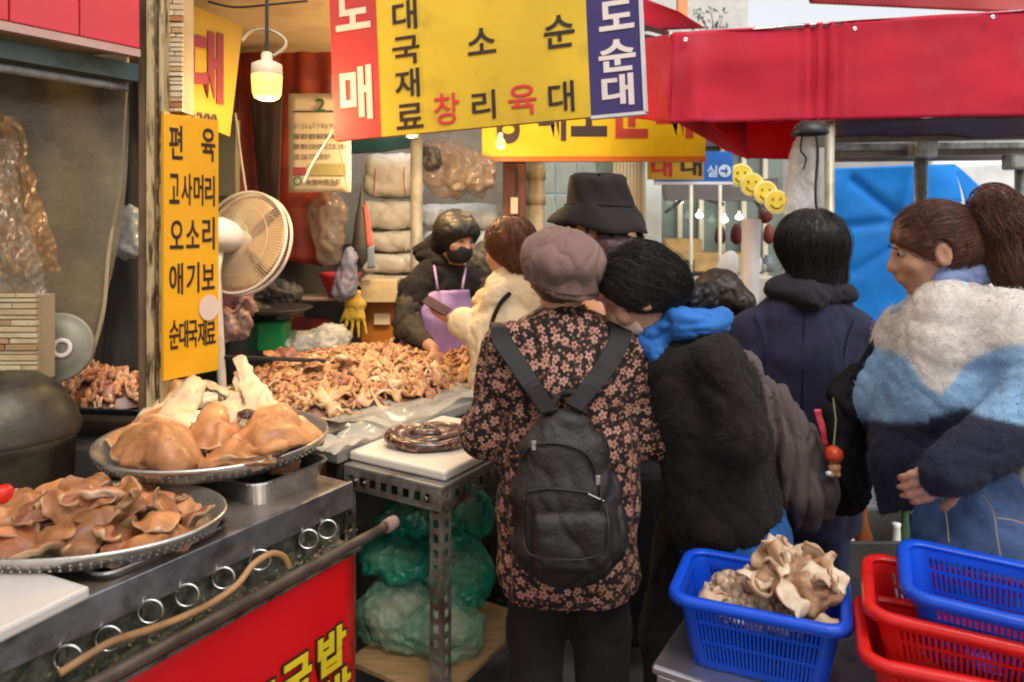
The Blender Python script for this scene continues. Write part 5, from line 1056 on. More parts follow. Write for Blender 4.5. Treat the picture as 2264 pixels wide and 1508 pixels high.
# ---- pedestal fan, seen from behind
c = px(533, 535, 2.85); axf = Vector((-.30, -.90, .26)).normalized(); e1 = axf.cross(Z).normalized(); e2 = e1.cross(axf).normalized()
t = root('pedestal_fan', 'old cream pedestal fan with wire cage behind the menu board', 'fan', (c.x, c.y, 0))
m_fan = M('fan_cream', (.62, .54, .44), .45, dirt=(.4, .28, .15), dscale=12); m_wire = M('fan_wire', (.6, .5, .36), .45, metal=.2)
RF = .205
def fp(r_, an, h_): return c + (e1 * math.cos(an) + e2 * math.sin(an)) * r_ + axf * h_
for h_, rr_, nm in ((0, RF, 'cage_rim'), (-.035, RF, 'cage_rim')): MB().tube([fp(rr_, q, h_) for q in np.linspace(0, 2 * math.pi, 73)[:-1]], .0065, 8, closed=True).obj(nm, m_fan, t, smooth=True)
for nm, sg in (('rear_wires', 1), ('front_wires', -1)):
    mb = MB()
    for k in range(96):
        an = 2 * math.pi * k / 96; pts = [fp(RF * q, an, (.0 if sg > 0 else -.035) + sg * .06 * (1 - q ** 2.2)) for q in (1, .92, .75, .5, .25, .16)]; mb.tube(pts, .0012, 4, cap=False)
    for q in (.35, .7): mb.tube([fp(RF * q, a_, (.0 if sg > 0 else -.035) + sg * .06 * (1 - q ** 2.2)) for a_ in np.linspace(0, 2 * math.pi, 49)[:-1]], .0014, 4, closed=True)
    mb.obj(nm, m_wire, t, kind='stuff')
m_bld = M('fan_blade', (.46, .3, .14), .4, var=.1)
for k in range(4):
    a0 = k * math.pi / 2
    mb = MB(); mb.sheet(lambda u, v: fp(.035 + (RF - .055) * v, a0 + (u - .5) * (1.25 + .25 * v), -.015 + (u - .5) * .035), 8, 8, thick=.003); mb.obj('blade', m_bld, t, smooth=True)
MB().lathe([(.03, -.04), (.045, .0), (.05, .05), (.062, .075), (.064, .13), (.055, .165), (.03, .18), (.001, .182)], c, 32, ax=e1, ay=e2, az=axf).obj('motor_housing', M('fan_white', (.66, .62, .55), .4), t, smooth=True)
pb_ = c + axf * .11
MB().tube([pb_ - e2 * .05, pb_ - e2 * .12 + Z * -.02, Vector((pb_.x, pb_.y, .9)), Vector((pb_.x, pb_.y, .06))], .016, 12).obj('stand_pole', m_fan, t, smooth=True)
MB().lathe([(.001, .05), (.05, .05), (.16, .03), (.18, .0), (.001, .0)], Vector((pb_.x, pb_.y, 0)), 32).obj('stand_base', m_fan, t, smooth=True)

# ---- things behind the offal heap
def vessel(name, label, cat, c, prof, mat, n=36, **k): return MB().lathe(prof, c, n).obj(name, mat, smooth=True, label=label, cat=cat, **k)
vessel('pink_bucket', 'pink plastic bucket half hidden under the fan cage', 'bucket', px(516, 690, 3.2), [(.075, 0), (.09, .12), (.098, .14), (.094, .142), (.086, .12), (.07, .01), (.001, .01)], M('pink_plastic', (.6, .2, .2), .4))
vessel('red_basin', 'deep red plastic basin behind the cream carton', 'bucket', px(752, 655, 3.7), [(.06, 0), (.1, .1), (.108, .12), (.102, .12), (.09, .1), (.05, .01), (.001, .01)], M('deep_red_plastic', (.3, .015, .02), .35))
t = root('spring_scale', 'green weighing scale with a dark pan beside the offal heap', 'scale', px(606, 790, 3.25))
c = px(606, 742, 3.25); MB().box(c, .125, .10, .13).obj('case', M('scale_green', (.015, .28, .07), .35, var=.1), t, bevel=.012)
MB().box(c + Vector((-.085, .01, 0)), .045, .09, .125).obj('dial_side', M('scale_dark_green', (.01, .07, .03), .4), t, bevel=.006)
MB().lathe([(.012, .06), (.012, .1), (.13, .105), (.17, .125), (.165, .128), (.125, .112), (.001, .11)], c, 36).obj('pan', M('pan_dark', (.07, .065, .06), .35, metal=.6), t, smooth=True)
bag('scraps_bag', U_(ell(px(510, 720, 3.0), (.08, .07, .07)), ell(px(545, 680, 3.1), (.05, .05, .05)), k=.03), .012, M('mixed_bag', (.35, .22, .18), .3, var=.6, vs=14), .035, 15, 6, label='crumpled bag of scraps between the menu board and the green scale', cat='bag')
bag('dark_bundle', U_(ell(px(600, 650, 3.5), (.14, .1, .06)), ell(px(560, 700, 3.35), (.09, .08, .05)), k=.04), .013, m_dark, .04, 12, 7, label='dark heap of bundles under the fan', cat='bundle')
t = root('orange_cabinet', 'orange front counter behind the offal heap', 'cabinet', px(760, 1000, 3.95)); t.location.z = 0
m_or = M('orange_board', (.42, .14, .015), .45, var=.2, vs=4, dirt=(.25, .07, .01), dscale=4)
a, b = px(640, 800, 3.95), px(905, 668, 3.95)
MB().box(((a.x + b.x) / 2, 4.15, b.z / 2), b.x - a.x, .4, b.z).obj('front', m_or, t, bevel=.006)
MB().box(px(690, 718, 3.93), .2, .03, .075).obj('red_inset', M('inset_red', (.25, .02, .012), .5), t, bevel=.004)
MB().box(px(845, 705, 3.93), .085, .012, .06).obj('paper_label', M('paper_label', (.62, .5, .34), .7), t)
c = px(700, 662, 3.8); MB().lathe([(.001, .0), (.14, .0), (.155, .012), (.15, .02), (.001, .012)], c, 40, sy=.6).obj('pale_tray', M('pale_wooden', (.6, .4, .25), .5), smooth=True, label='pale oval tray on the orange cabinet', cat='tray')
# cream carton with open flaps
t = root('cream_carton', 'cream carton with an open flap beside the seller', 'carton', px(845, 668, 3.85)); c = px(845, 640, 3.95)
MB().box(c, .19, .2, .12).obj('box_body', m_cream, t, bevel=.004)
MB().box(c + Vector((-.13, 0, .05)), .10, .2, .004, Vector((.8, 0, -.6)), Vector((0, 1, 0))).obj('flap', m_cream, t)
# rubber gloves hanging over the orange cabinet
t = root('rubber_glove', 'yellow rubber glove hanging fingers down over the orange cabinet', 'glove', px(795, 740, 3.86)); w0 = px(786, 672, 3.86)
gf = [loft([(A(w0) + A(0, 0, .06), .045, .018), (A(w0), .05, .018), (A(w0) - A(0, 0, .07), .052, .018)], A(1, 0, 0))]
for i, (dx, L_) in enumerate(((-.04, .075), (-.014, .10), (.013, .098), (.04, .08))): p_ = A(w0) + A(dx, 0, -.075); gf.append(caps(p_, p_ + A(dx * .5, -.01, -L_), .0125, .009))
gf.append(caps(A(w0) + A(-.045, 0, -.02), A(w0) + A(-.075, -.01, -.09), .013, .010)); blob('glove_skin', U_(*gf, k=.008), .006, M('glove_yellow', (.52, .34, .05), .4, var=.15), t, amp=.004, freq=20)
# ---- stacked white sacks
m_sack = M('woven_sack', (.62, .6, .54), .6, var=.15, vs=6, bump=.45, bs=90, dirt=(.45, .42, .35), dscale=6); m_sack2 = M('grey_white_sack', (.47, .5, .5), .55, var=.15, bump=.45, bs=90)
sk_l = ['top white sack tied with red string left of the pole', 'second sack from the top in the left stack', 'third sack from the top in the left stack', 'fourth sack down in the left stack', 'lowest visible sack of the left stack']
def sack(label, x0, x1, y0, y1, Y, mat, seed):
    a, b = A(px(x0, y1, Y)), A(px(x1, y0, Y)); e = (b - a) / 2; e[1] = .2; c = (a + b) / 2; c[1] = Y + .2
    t = root('stacked_sack', label, 'sack', (c[0], c[1], a[2]), group='white sacks stacked behind the seller')
    blob('sack_body', rbox_(c, e, min(e[2] * .75, .07)), .014, mat, t, amp=.014, freq=5.5, seed=seed, amp2=.004, freq2=26)
    for s_ in (-1, 1): MB().tube(smooth_path([Vector((c[0] + s_ * e[0] * .55, c[1] - .2 - .004, c[2] - e[2] * .9)), Vector((c[0] + s_ * e[0] * .5, c[1] - .212, c[2])), Vector((c[0] + s_ * e[0] * .55, c[1] - .15, c[2] + e[2]))], 4), .003, 6).obj('tie', M('red_string', (.4, .03, .02), .6) if seed == 1 else M('pale_string', (.5, .48, .4), .6), t)
    return t
def rbox_(c, e, r_):
    c, e = A(c), A(e)
    def f(P): q = np.abs(P - c) - (e - r_); return np.linalg.norm(np.maximum(q, 0), axis=1) + np.minimum(q.max(1), 0) - r_
    f.lo, f.hi = c - e, c + e; return f
for i, (x0, x1, y0, y1) in enumerate(((798, 925, 335, 436), (782, 930, 442, 508), (788, 930, 510, 558), (790, 935, 560, 606), (795, 935, 608, 655))): sack(sk_l[i], x0, x1, y0, y1, 4.35, m_sack, i + 1)
for i, (x0, x1, y0, y1) in enumerate(((925, 1112, 450, 506), (930, 1112, 508, 560), (930, 1112, 562, 620))): sack(['top grey white sack right of the pole behind the seller', 'second grey white sack right of the pole', 'lower grey white sack behind the cream coat'][i], x0, x1, y0, y1, 4.5, m_sack2, i + 11)
MB().box(Vector((px(950, 500, 4.6).x, 4.65, .55)), 1.0, .5, 1.08).obj('sack_pallet', m_dark, bevel=.01, label='dark stand under the stacked white sacks', cat='stand')
MB().tube([px(921, 300, 3.95), Vector((px(921, 300, 3.95).x, 3.95, 0))], .034, 14).obj('stall_pole', m_greypipe, smooth=True, label='grey brown round pole in front of the stacked sacks', cat='pole')
cloth('teal_tarp', px(770, 300, 4.2), px(915, 296, 4.2), px(905, 330, 4.3), px(775, 338, 4.3), 14, 6, M('teal_tarp', (.03, .12, .16), .5), amp=.03, label='strip of teal tarpaulin above the stacked sacks', cat='tarpaulin')
m_bagb = vinyl('brown_clear_bag', (.22, .15, .09), .5, rough=.08)
bag('hanging_bag', U_(ell(px(1010, 385, 4.1), (.19, .12, .13)), ell(px(975, 345, 4.1), (.12, .1, .1)), ell(px(1055, 390, 4.1), (.1, .1, .1)), k=.06), .014, m_bagb, .05, 9, 2, label='big brownish clear bag of packaging hanging right of the pole', cat='bag')
bag('dark_bag', ell(px(955, 350, 4.0), (.05, .06, .07)), .01, m_dark, .025, 15, 4, label='dark bag tucked above the big clear bag', cat='bag')
bag('hanging_bag', U_(caps(px(730, 420, 3.6), px(725, 470, 3.6), .03, .07), caps(px(725, 470, 3.6), px(728, 560, 3.6), .085, .06), k=.05), .012, vinyl('grey_clear_bag', (.17, .13, .1), .5, rough=.08), .03, 12, 5, label='grey clear bag of bags hanging below the calendar', cat='bag')
bag('hanging_bag', U_(caps(px(775, 560, 3.6), px(760, 640, 3.6), .03, .06), k=.05), .011, vinyl('blue_grey_bag', (.2, .2, .26), .8, rough=.2), .02, 14, 9, label='blue grey plastic bag hanging over the red basin', cat='bag')
t = root('folded_umbrella', 'furled black and red umbrella hanging beside the sacks', 'umbrella', px(800, 595, 3.8))
MB().lathe([(.001, .0), (.012, .02), (.045, .06), (.05, .12), (.035, .26), (.012, .38), (.004, .44)], px(800, 595, 3.8), 20).obj('furled_cloth', m_dark, t, smooth=True)
cloth('red_stripe', px(804, 455, 3.76), px(812, 450, 3.76), px(826, 540, 3.76), px(812, 548, 3.76), 4, 10, M('stripe_red', (.5, .1, .08), .5), kid(t, 'furled_cloth'), amp=.01)
cloth('grey_stripe', px(812, 548, 3.76), px(826, 540, 3.76), px(830, 592, 3.77), px(812, 594, 3.77), 4, 8, M('stripe_grey', (.16, .2, .24), .5), kid(t, 'furled_cloth'), amp=.01)
# cords and hook hanging from the signboard corner, plus clear sheet
MB().tube(smooth_path([px(736, 290, 2.6), px(728, 305, 2.62), px(718, 320, 2.64), px(690, 365, 2.66), px(672, 405, 2.68)]), .005, 8).obj('rope', M('bright_cord', (.72, .68, .55), .4), smooth=True, label='bright white cord slanting from the signboard corner over the calendar', cat='cord')
MB().tube([px(736, 285, 2.6), px(752, 340, 2.62), px(768, 420, 2.65)], .0025, 6).obj('twine', m_wire, label='thin cord hanging from the signboard corner', cat='cord')
# ---- wooden pillar, pipe and wall behind
a, b = px(1112, 500, 4.4), px(1163, 500, 4.4); t = root('wooden_pillar', 'dark reddish wooden pillar under the yellow fascia sign', 'pillar', ((a.x + b.x) / 2, 4.4, 0))
MB().box(((a.x + b.x) / 2, 4.4, 1.15), b.x - a.x, .12, 2.3).obj('timber', M('red_brown_wood', (.13, .035, .018), .55, var=.4, vs=10, stretch=(6, 6, .6), bump=.3), t, bevel=.006)
MB().box(px(1137, 455, 4.32), .045, .03, .1).obj('switch_box', M('switch_cream', (.55, .45, .3), .5), t, bevel=.004)
MB().tube([px(1140, 370, 4.33), px(1143, 420, 4.33), px(1138, 440, 4.33)], .005, 6).obj('wire', m_blackmetal, t)
t = root('drain_pipe', 'cream jointed drain pipe right of the wooden pillar', 'pipe', px(1184, 500, 4.55)); t.location.z = 0
m_pipe = M('cream_pipe', (.58, .46, .25), .5, dirt=(.35, .25, .12), dscale=6)
c = px(1184, 500, 4.55); MB().tube([Vector((c.x, 4.55, 0)), Vector((c.x, 4.55, 2.4))], .058, 20).obj('pipe', m_pipe, t, smooth=True)
for y in (385, 440, 520): p_ = px(1184, y, 4.55); MB().tube([p_ - Z * .035, p_ + Z * .035], .066, 20).obj('joint', m_pipe, t, smooth=True)
# black jacket sleeve / bag beyond the seller
bag('black_bundle', U_(ell(px(1068, 575, 3.9), (.1, .08, .09)), ell(px(1090, 610, 3.9), (.08, .08, .1)), k=.04), .013, m_dark, .03, 10, 3, label='black bundle hanging between the seller and the cream coat', cat='bundle')
# metal lid leaning left, under the curtain
t = root('metal_disc', 'round grey metal lid with a white centre ring leaning under the curtain', 'lid', px(120, 830, 2.24)); c = px(122, 768, 2.07); ay_ = Vector((.12, .25, 1)).normalized(); az_ = Vector((.25, -.95, .2)).normalized(); ax_ = ay_.cross(az_).normalized()
MB().lathe([(.001, .016), (.04, .015), (.07, .009), (.092, -.004), (.098, -.002), (.1, -.008), (.092, -.012), (.001, -.01)], c, 48, ax=ax_, ay=ay_, az=az_).obj('disc', M('dull_lid', (.2, .185, .13), .5, metal=.3, dirt=(.1, .075, .04), dscale=8), t, smooth=True)
MB().lathe([(.016, .0), (.028, .0), (.028, .004), (.016, .004), (.016, 0)], c + ax_ * .022 + ay_ * .0 + az_ * .016, 32, ax=ax_, ay=ay_, az=az_).obj('white_ring', M('ring_white', (.62, .56, .48), .5), t, smooth=True)
# dark sheet for the shaded interior left of the post, and a hanging bag
cloth('interior_shade_sheet', px(225, 150, 2.6), px(312, 150, 2.6), px(312, 830, 2.6), px(225, 830, 2.6), 16, 30, m_dark, amp=.06, freq=4, stretch=(1.5, 1, .3), label='dark sheet standing in for the interior shade beside the post', cat='cloth')
bag('clear_bottle_bag', U_(caps(px(285, 470, 2.5), px(280, 545, 2.5), .03, .045), k=.03), .01, vinyl('blue_clear', (.3, .36, .4), .7, rough=.2), .015, 16, 2, label='bluish clear bag hanging in the gap beside the post', cat='bag')
# ================================================================== people
m_sk = M('skin', (.52, .27, .17), .5, var=.08, vs=20, bump=.1, bs=120, sss=.35, sssr=(.012, .005, .003))
def nrm(v): v = A(v); return v / np.linalg.norm(v)
def stand(x, y, H, yaw):
    """joints of an upright figure; yaw 0 looks away from the camera, positive turns left"""
    f = A(-math.sin(yaw), math.cos(yaw), 0); r = A(math.cos(yaw), math.sin(yaw), 0); o = A(x, y, 0); z = A(0, 0, 1)
    J = dict(f=f, r=r, u=z, H=H, head=o + z * .93 * H + f * .01, hf=f, hu=z, neck=o + z * .835 * H, chest=o + z * .72 * H, waist=o + z * .6 * H, pelvis=o + z * .53 * H)
    for s, n in ((-1, 'l'), (1, 'r')):
        J['sh' + n] = o + r * s * .115 * H + z * .805 * H; J['el' + n] = o + r * s * .15 * H + z * .62 * H - f * .01; J['wr' + n] = o + r * s * .15 * H + z * .475 * H + f * .06
        J['hip' + n] = o + r * s * .055 * H + z * .51 * H; J['kn' + n] = o + r * s * .06 * H + z * .285 * H + f * .015; J['an' + n] = o + r * s * .06 * H + z * .05 * H - f * .01; J['to' + n] = o + r * s * .065 * H + z * .025 * H + f * .13
    return J
def frame(J):
    f = nrm(J['hf']); u = nrm(A(J['hu']) - f * (A(J['hu']) @ f)); r = np.cross(f, u); return f, u, r
def head_fields(J, k=1.):
    f, u, r = frame(J); c = A(J['head']); m = np.stack([r, f, u], 1)
    add = [ell(c + u * .03 * k - f * .008, A(.077, .095, .09) * k, m), ell(c - u * .045 * k + f * .026 * k, A(.057, .062, .066) * k, m), ell(c - u * .09 * k + f * .062 * k, A(.026, .02, .02) * k, m),
           caps(c + u * .015 * k + f * .088 * k, c - u * .024 * k + f * .105 * k, .008 * k, .0105 * k), ell(c - u * .025 * k + f * .095 * k, A(.017, .011, .009) * k, m), ell(c - u * .057 * k + f * .086 * k, A(.025, .014, .011) * k, m),
           ell(c + r * .045 * k - u * .02 * k + f * .06 * k, A(.024, .024, .024) * k, m), ell(c - r * .045 * k - u * .02 * k + f * .06 * k, A(.024, .024, .024) * k, m)]
    ears = []
    for s in (-1, 1):
        e = c + r * s * .078 * k - u * .002 * k - f * .004; ears.append(sub(ell(e, A(.012, .021, .033) * k, m), ell(e + r * s * .011 * k + f * .002, A(.007, .012, .022) * k, m), .006))
    sk = U_(*add, k=.022)
    for s in (-1, 1): sk = sub(sk, ell(c + r * s * .032 * k + u * .012 * k + f * .101 * k, A(.02, .014, .012) * k, m), .012)
    return U_(sk, *ears, k=.008)
def hand_fields(w_, d, n, side, curl=.5, k=1.):
    """palm and five unequal, bent fingers from wrist w_ pointing along d, palm facing n, thumb on `side`"""
    d, n = nrm(d), nrm(A(n)); n = nrm(n - d * (n @ d)); s = nrm(np.cross(d, n)) * side; w_ = A(w_); out = [loft([(w_, .026 * k, .019 * k), (w_ + d * .05 * k, .038 * k, .016 * k), (w_ + d * .085 * k, .039 * k, .014 * k)], s)]
    for i, (o, L_) in enumerate(((.029, .068), (.010, .077), (-.010, .071), (-.029, .056))):
        p = w_ + d * .085 * k + s * o * k; a = d
        for j, q in enumerate((.45, .32, .23)):
            an = curl * (.55 + .35 * j); a = nrm(a * math.cos(an) + n * math.sin(an)); e = p + a * L_ * q * k; out.append(caps(p, e, (.0092 - .0008 * j) * k, (.0086 - .0008 * j) * k)); p = e
    p = w_ + d * .028 * k + s * .028 * k; a = nrm(d * .75 + s * .6 + n * .3)
    for j, L_ in enumerate((.04, .03, .024)): e = p + a * L_ * k; out.append(caps(p, e, (.0115 - .001 * j) * k, (.0105 - .001 * j) * k)); p = e; a = nrm(a + n * .5 * curl + d * .2)
    return U_(*out, k=.0045)
def body_field(J, hands=None, hk=1.):
    H = J['H'] / 1.65; W_ = J['r']
    fs = [caps(J['neck'] - A(J['hu']) * .02, A(J['head']) - A(J['hu']) * .04, .056 * H, .05 * H), loft([(J['neck'] - A(0, 0, .03), .09 * H, .06 * H), (J['chest'], .15 * H, .095 * H), (J['waist'], .125 * H, .085 * H), (J['pelvis'], .155 * H, .1 * H)], W_)]
    for n in 'lr':
        fs += [caps(J['sh' + n], J['el' + n], .048 * H, .038 * H), caps(J['el' + n], J['wr' + n], .038 * H, .026 * H), caps(J['hip' + n], J['kn' + n], .08 * H, .055 * H), caps(J['kn' + n], J['an' + n], .053 * H, .034 * H), caps(J['an' + n] - A(0, 0, .03), J['to' + n], .034 * H, .028 * H)]
    hf = []
    for n in 'lr':
        h_ = (hands or {}).get(n)
        if h_ is None: d = nrm(A(J['wr' + n]) - A(J['el' + n])); h_ = (d, J['f'] * .3 + (-1 if n == 'r' else 1) * J['r'], .5)
        hf.append(hand_fields(J['wr' + n], h_[0], h_[1], h_[3] if len(h_) > 3 else (1 if n == 'l' else -1), h_[2], hk))
    return U_(U_(*fs, k=.03), head_fields(J, hk), *hf, k=.012)
def eyes(J, t, k=1.):
    f, u, r = frame(J); c = A(J['head'])
    for s in (-1, 1):
        e = c + r * s * .031 * k + u * .012 * k + f * .078 * k
        v, q = nets(ell(e, A(.0105, .0105, .0105) * k), .0028); ey = mobj('eye', v, q, M('eye_white', (.36, .3, .26), .3, bump=0), t, smooth=True)
        v, q = nets(ell(e + f * .0048 * k, A(.0078, .0076, .0072) * k), .0018); mobj('iris', v, q, M('iris_dark', (.03, .015, .01), .1, bump=0), ey, smooth=True)
        b = [Vector(e + u * (.017 + .003 * (1 - x * x)) * k + r * x * .018 * k + f * (.017 - .006 * x * x * (1 if x * s > 0 else .3)) * k) for x in (-1, -.5, 0, .5, 1)]
        MB().tube(smooth_path(b, 3), .0022 * k, 6).obj('eyebrow', M('brow_dark', (.03, .02, .015), .7), t)
def strands(name, field, seeds, dirf, off, step, nst, rad, mat, t, seed=1, jit=.25, taper=True, color=None):
    """fine strands that follow the surface of `field` along the flow dirf"""
    rg = np.random.RandomState(seed); P = seeds.copy(); js = rg.normal(size=(len(P), 3)) * jit; of = off * rg.uniform(.2, 1.3, len(P)); out = []
    def grad(Q):
        e = .002; return np.stack([field(Q + A(e, 0, 0)) - field(Q - A(e, 0, 0)), field(Q + A(0, e, 0)) - field(Q - A(0, e, 0)), field(Q + A(0, 0, e)) - field(Q - A(0, 0, e))], 1) / (2 * e)
    for i in range(nst):
        g = grad(P); g /= np.maximum(np.linalg.norm(g, axis=1), 1e-6)[:, None]; P = P - g * (field(P) - of)[:, None]; out.append(P.copy())
        d = dirf(P) + js; d = d - g * (d * g).sum(1)[:, None]; d /= np.maximum(np.linalg.norm(d, axis=1), 1e-6)[:, None]; P = P + d * step
    X = np.stack(out, 1); T_ = np.gradient(X, axis=1); T_ /= np.maximum(np.linalg.norm(T_, axis=2, keepdims=True), 1e-9); a = np.cross(T_, A(.3, .5, .8)); a /= np.maximum(np.linalg.norm(a, axis=2, keepdims=True), 1e-9); b = np.cross(T_, a)
    rr = rad * np.interp(np.linspace(0, 1, nst), (0, .7, 1), (1, .9, .3 if taper else .9))[None, :, None]
    ring = np.stack([X + rr * (a * math.cos(q) + b * math.sin(q)) for q in (0, 2.094, 4.189)], 2); V_ = ring.reshape(-1, 3)
    base = (np.arange(len(P))[:, None, None] * nst + np.arange(nst - 1)[None, :, None]) * 3 + np.arange(3)[None, None]
    nx = (np.arange(len(P))[:, None, None] * nst + np.arange(nst - 1)[None, :, None]) * 3 + (np.arange(3) + 1)[None, None] % 3
    F_ = np.stack([base, nx, nx + 3, base + 3], -1).reshape(-1, 4)
    at = None if color is None else {'Col': np.repeat(np.concatenate([color(seeds), np.ones((len(seeds), 1))], 1), nst * 3, axis=0)}
    return mobj(name, V_, F_, mat, t, smooth=True, kind='stuff', attrs=at)
def fuzz(o, n, mat, L_=.006, rad=.0005, seed=3, color=None, keep=None):
    """short fibres standing off a garment's own surface"""
    me = o.data; v = np.zeros(len(me.vertices) * 3); me.vertices.foreach_get('co', v); nn = np.zeros(len(me.vertices) * 3); me.vertices.foreach_get('normal', nn); v, nn = v.reshape(-1, 3), nn.reshape(-1, 3)
    off = A(sum((q.location for q in (o, o.parent) if q), Vector())); rg = np.random.RandomState(seed); i = np.argwhere(nn[:, 1] < .45)[:, 0]; i = i[rg.randint(0, len(i), n)]; j = rg.normal(size=(n, 3))
    P0 = v[i] + off + rg.normal(size=(n, 3)) * .003; d = nn[i] * .9 + j * .55; d /= np.linalg.norm(d, axis=1)[:, None]; L = L_ * rg.uniform(.5, 1.4, n)[:, None]; s_ = np.cross(d, rg.normal(size=(n, 3))); s_ /= np.maximum(np.linalg.norm(s_, axis=1), 1e-6)[:, None]; e = np.cross(d, s_)
    V_ = np.stack([P0 + s_ * rad, P0 - s_ * rad, P0 + d * L * .6 + e * L * .1 + s_ * rad * .7, P0 + d * L * .6 + e * L * .1 - s_ * rad * .7, P0 + d * L + e * L * .3], 1).reshape(-1, 3); b = np.arange(n)[:, None] * 5
    F_ = (b + np.array([[0, 1, 3, 2]])).tolist() + (b + np.array([[2, 3, 4]])).tolist()
    at = None if color is None else {'Col': np.repeat(np.concatenate([color(P0), np.ones((n, 1))], 1), 5, axis=0)}
    return mobj('fibres', V_, F_, mat, o, kind='stuff', attrs=at)
def hairmat(name, c, rough=.38): return M(name, c, rough + .1, var=.35, vs=18, bump=.5, bs=40, stretch=(3, 3, 1), coat=.05, spec=.4)
def seeds_on(field, n, keep, seed=1, h=.012):
    v, f = nets(field, h); k = keep(v); v = v[k]; rg = np.random.RandomState(seed); return v[rg.randint(0, len(v), n)] + rg.normal(size=(n, 3)) * .004
m_black_cloth = M('black_trousers', (.018, .016, .015), .75, spec=.12, var=.3, bump=.3, bs=120, sheen=0.03)
m_shoe = M('dark_shoe', (.02, .02, .022), .5)
def lower(t, J, mat, rad=(.10, .075, .062), name='trousers', waist=True, amp=.008):
    k = J['H'] / 1.65; fs = [loft([(A(J['waist']) - A(0, 0, .03), .15 * k, .11 * k), (A(J['pelvis']), .165 * k, .12 * k)], J['r'])]
    for n in 'lr': fs += [caps(J['hip' + n], J['kn' + n], rad[0] * k, rad[1] * k), caps(J['kn' + n], A(J['an' + n]) + A(0, 0, .02), rad[1] * k, rad[2] * k)]
    o = blob(name, U_(*fs, k=.03), .012, mat, t, amp=amp, freq=9, stretch=(1, 1, .7), seed=3)
    for n in 'lr': blob('shoe', U_(ell(A(J['an' + n]) - A(0, 0, .02), (.045, .05, .045)), caps(A(J['an' + n]) + A(0, 0, -.04), A(J['to' + n]) + A(0, 0, .01), .042, .034), k=.02), .011, m_shoe, t)
    return o

# ---------------------------------------------------------------- woman in the beret, back to us
J = stand(.155, 1.97, 1.52, R(4)); J['head'] = A(.135, 1.985, 1.395); J['neck'] = A(.14, 1.975, 1.28); J['hf'] = nrm((-.1, 1, -.12)); J['hu'] = A(0, 0, 1)
J['shl'] = A(-.02, 1.98, 1.20); J['shr'] = A(.33, 1.97, 1.205); J['ell'] = A(-.075, 2.0, .97); J['elr'] = A(.40, 1.99, .97); J['wrl'] = A(-.0, 2.2, .93); J['wrr'] = A(.33, 2.2, .93)
t1 = root('person', 'woman in a mauve beret and dark floral jacket seen from behind', 'person', (.155, 1.97, 0), group='shoppers at the stall')
blob('body', body_field(J), .0095, m_sk, t1, it=0)
def floral():
    m = M('floral_cloth', (.02, .014, .014), .7, spec=.12, var=.2, bump=.2, bs=90, sheen=0.02); N, L = m.node_tree.nodes, m.node_tree.links; b = N['Principled BSDF']
    at = N.new('ShaderNodeAttribute'); at.attribute_name = 'rest'
    def layer(scale, R0, c1, c2, rnd, off):
        mp = N.new('ShaderNodeMapping'); mp.inputs['Location'].default_value = off; mp.inputs['Scale'].default_value = (scale,) * 3; L.new(at.outputs['Vector'], mp.inputs['Vector'])
        vo = N.new('ShaderNodeTexVoronoi'); vo.voronoi_dimensions = '2D'; vo.inputs['Scale'].default_value = 1; vo.inputs['Randomness'].default_value = rnd; L.new(mp.outputs[0], vo.inputs['Vector'])
        sb = N.new('ShaderNodeVectorMath'); sb.operation = 'SUBTRACT'; L.new(mp.outputs[0], sb.inputs[0]); L.new(vo.outputs['Position'], sb.inputs[1])
        sx = N.new('ShaderNodeSeparateXYZ'); L.new(sb.outputs[0], sx.inputs[0])
        def mth(op, a, bb=None):
            n = N.new('ShaderNodeMath'); n.operation = op
            for i, q in enumerate((a, bb)):
                if q is None: continue
                if hasattr(q, 'is_linked'): L.new(q, n.inputs[i])
                else: n.inputs[i].default_value = q
            return n.outputs[0]
        an = mth('ARCTAN2', sx.outputs[1], sx.outputs[0]); cs = N.new('ShaderNodeSeparateColor'); L.new(vo.outputs['Color'], cs.inputs[0])
        pet = mth('ABSOLUTE', mth('COSINE', mth('ADD', mth('MULTIPLY', an, 2.5), mth('MULTIPLY', cs.outputs[0], 6.28))))
        rad = mth('MULTIPLY', mth('ADD', mth('MULTIPLY', pet, .55), .45), mth('ADD', mth('MULTIPLY', cs.outputs[1], R0 * .35), R0 * .72)); d = vo.outputs['Distance']
        inside = mth('LESS_THAN', d, rad); core = mth('LESS_THAN', d, R0 * .24); cx = N.new('ShaderNodeMix'); cx.data_type = 'RGBA'; L.new(cs.outputs[2], cx.inputs[0]); cx.inputs[6].default_value = (*c1, 1); cx.inputs[7].default_value = (*c2, 1)
        return inside, core, cx.outputs[2]
    cur = b.inputs['Base Color'].links[0].from_socket
    def over(fac, c, cur):
        x = N.new('ShaderNodeMix'); x.data_type = 'RGBA'; L.new(fac, x.inputs[0]); L.new(cur, x.inputs[6])
        if hasattr(c, 'is_linked'): L.new(c, x.inputs[7])
        else: x.inputs[7].default_value = (*c, 1)
        return x.outputs[2]
    i, k, c = layer(52, .30, (.10, .06, .03), (.06, .03, .02), 1, (.3, .7, 0)); cur = over(i, c, cur)
    i, k, c = layer(31, .40, (.46, .25, .19), (.36, .17, .12), .8, (0, 0, 0)); cur = over(i, c, cur); cur = over(k, (.12, .03, .02), cur)
    i, k, c = layer(62, .28, (.4, .22, .16), (.2, .07, .05), 1, (.9, .2, 0)); cur = over(i, c, cur)
    L.new(cur, b.inputs['Base Color']); return m
m_flo = floral()
ax0 = A(.15, 1.98, 0)
def rest1(v, n): return np.stack([np.where(np.abs(n[:, 1]) >= np.abs(n[:, 0]), v[:, 0], v[:, 1] + .37), v[:, 2], 0 * v[:, 0]], 1)
